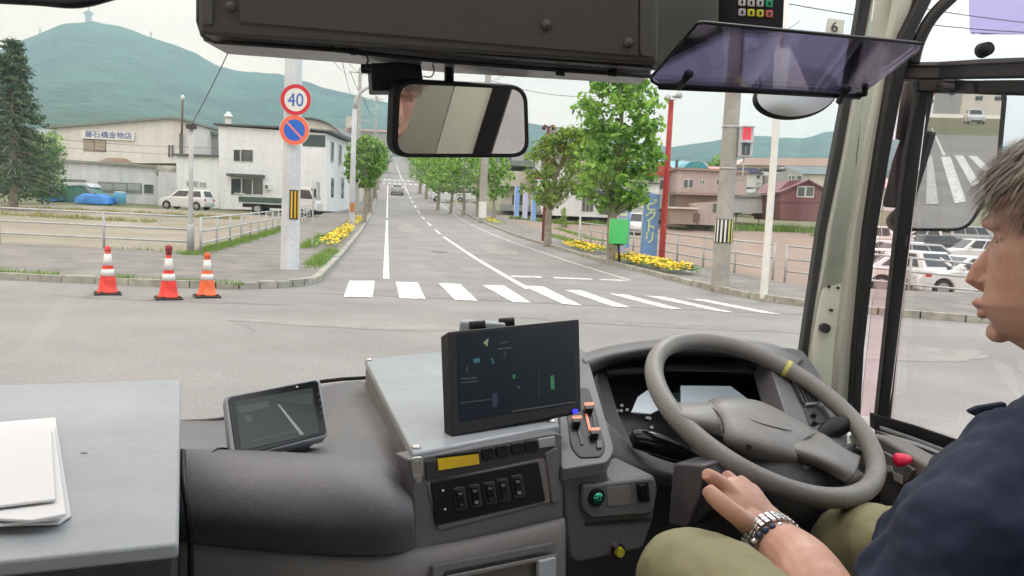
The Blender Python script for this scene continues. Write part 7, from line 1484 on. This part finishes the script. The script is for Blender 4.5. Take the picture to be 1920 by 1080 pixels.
Mc = MB().tube(catmull([hd(.036, .05, -.155), hd(.05, .0, -.17), hd(.036, -.05, -.155)], 5), .010, 8)
MB().prism([P(1817, 773, .93), P(1838, 764, .925), P(1890, 755, .92), P(1890, 790, .92), P(1850, 790, .925), P(1826, 779, .93)], (0, .012, 0)).build('collar', M['shirt'], per, bevel=.003)
# trousers
b = MB()
b.tube(catmull([P(1660, 1380, .70), P(1490, 1262, .80), P(1375, 1150, .90), P(1296, 1084, .97), P(1272, 1130, 1.0), P(1270, 1300, 1.02)], 5), catmull([.088, .083, .074, .064, .060, .055], 5), 26)
b.tube(catmull([P(1880, 1200, .95), P(1760, 1080, 1.10), P(1660, 1030, 1.20), P(1592, 1022, 1.26), P(1583, 1080, 1.28), P(1585, 1250, 1.30)], 5), catmull([.085, .078, .068, .060, .056, .052], 5), 26)
tr = b.build('trousers', M['trouser'], per); r_ = tr.modifiers.new('r', 'REMESH'); r_.mode = 'VOXEL'; r_.voxel_size = .005; r_.use_smooth_shade = True; c_ = tr.modifiers.new('c', 'SMOOTH'); c_.factor = .5; c_.iterations = 10
tx2 = bpy.data.textures.new('trouser_folds', 'CLOUDS'); tx2.noise_scale = .06; d_ = tr.modifiers.new('d', 'DISPLACE'); d_.texture = tx2; d_.strength = .012; d_.mid_level = .5; d_.texture_coords = 'LOCAL'
# watch and beads on the left wrist
wa = thing('wrist_watch', wr, 'silver link wrist watch on the driver left wrist', 'watch'); ax = (P(1436, 1000, 1.005) - P(1500, 1055, .93)).normalized(); u1 = Vector((0, 0, 1)); u1 = (u1 - ax * u1.dot(ax)).normalized(); v1 = ax.cross(u1); wc = P(1448, 1018, .988)
nl = 29
for i in range(nl):
    a = 2 * math.pi * i / nl; d = u1 * math.cos(a) + v1 * math.sin(a); tg = ax.cross(d); R3 = Matrix((ax, tg, d)).transposed()
    l = MB()
    for k in (-1, 0, 1): l.box(wc + d * .0368 + ax * k * .0070, (.0064, .0060 if k else .0068, .0035), M=R3)
    l.build('link', M['steel'], wa, bevel=.0006)
for sgn, nm in ((1, 1),):
    dd = (u1 * math.cos(2.6) + v1 * math.sin(2.6)); cc_ = wc + dd * .037
    o = MB().tube([cc_, cc_ + dd * .007], [.0175, .016], 30).build('case', M['steel'], wa, auto=40); MB().tube([cc_ + dd * .0071, cc_ + dd * .0075], .0135, 30).build('dial', M['dial'], o)
br_ = thing('bead_bracelet', wr + Vector((0, 0, -.03)), 'dark blue and silver bead bracelet below the watch', 'bracelet'); wc2 = P(1456, 1034, .972)
for i in range(24):
    a = 2 * math.pi * i / 24; d = u1 * math.cos(a) + v1 * math.sin(a); q = wc2 + d * .0385 - Vector((0, 0, .004))
    MB().lathe(q - Vector((0, 0, .0045)), [(.001, 0), (.0038, .0015), (.0046, .0045), (.0038, .0075), (.001, .009)], 10).build('bead', M['bead' if i % 4 else 'steel'], br_, smooth=True)
# seat
se = thing('driver_seat', (.70, .55, .55), 'dark cloth driver seat behind the shoulder at the lower right corner', 'seat')
MB().box((.74, .42, 1.15), (.46, .12, .62)).build('backrest', M['seat'], se, bevel=.04, seg=4); MB().box((.70, .66, .82), (.48, .46, .12)).build('cushion', M['seat'], se, bevel=.04, seg=4); MB().box((.70, .62, .65), (.3, .3, .24)).build('pedestal', M['dashd'], se, bevel=.02)
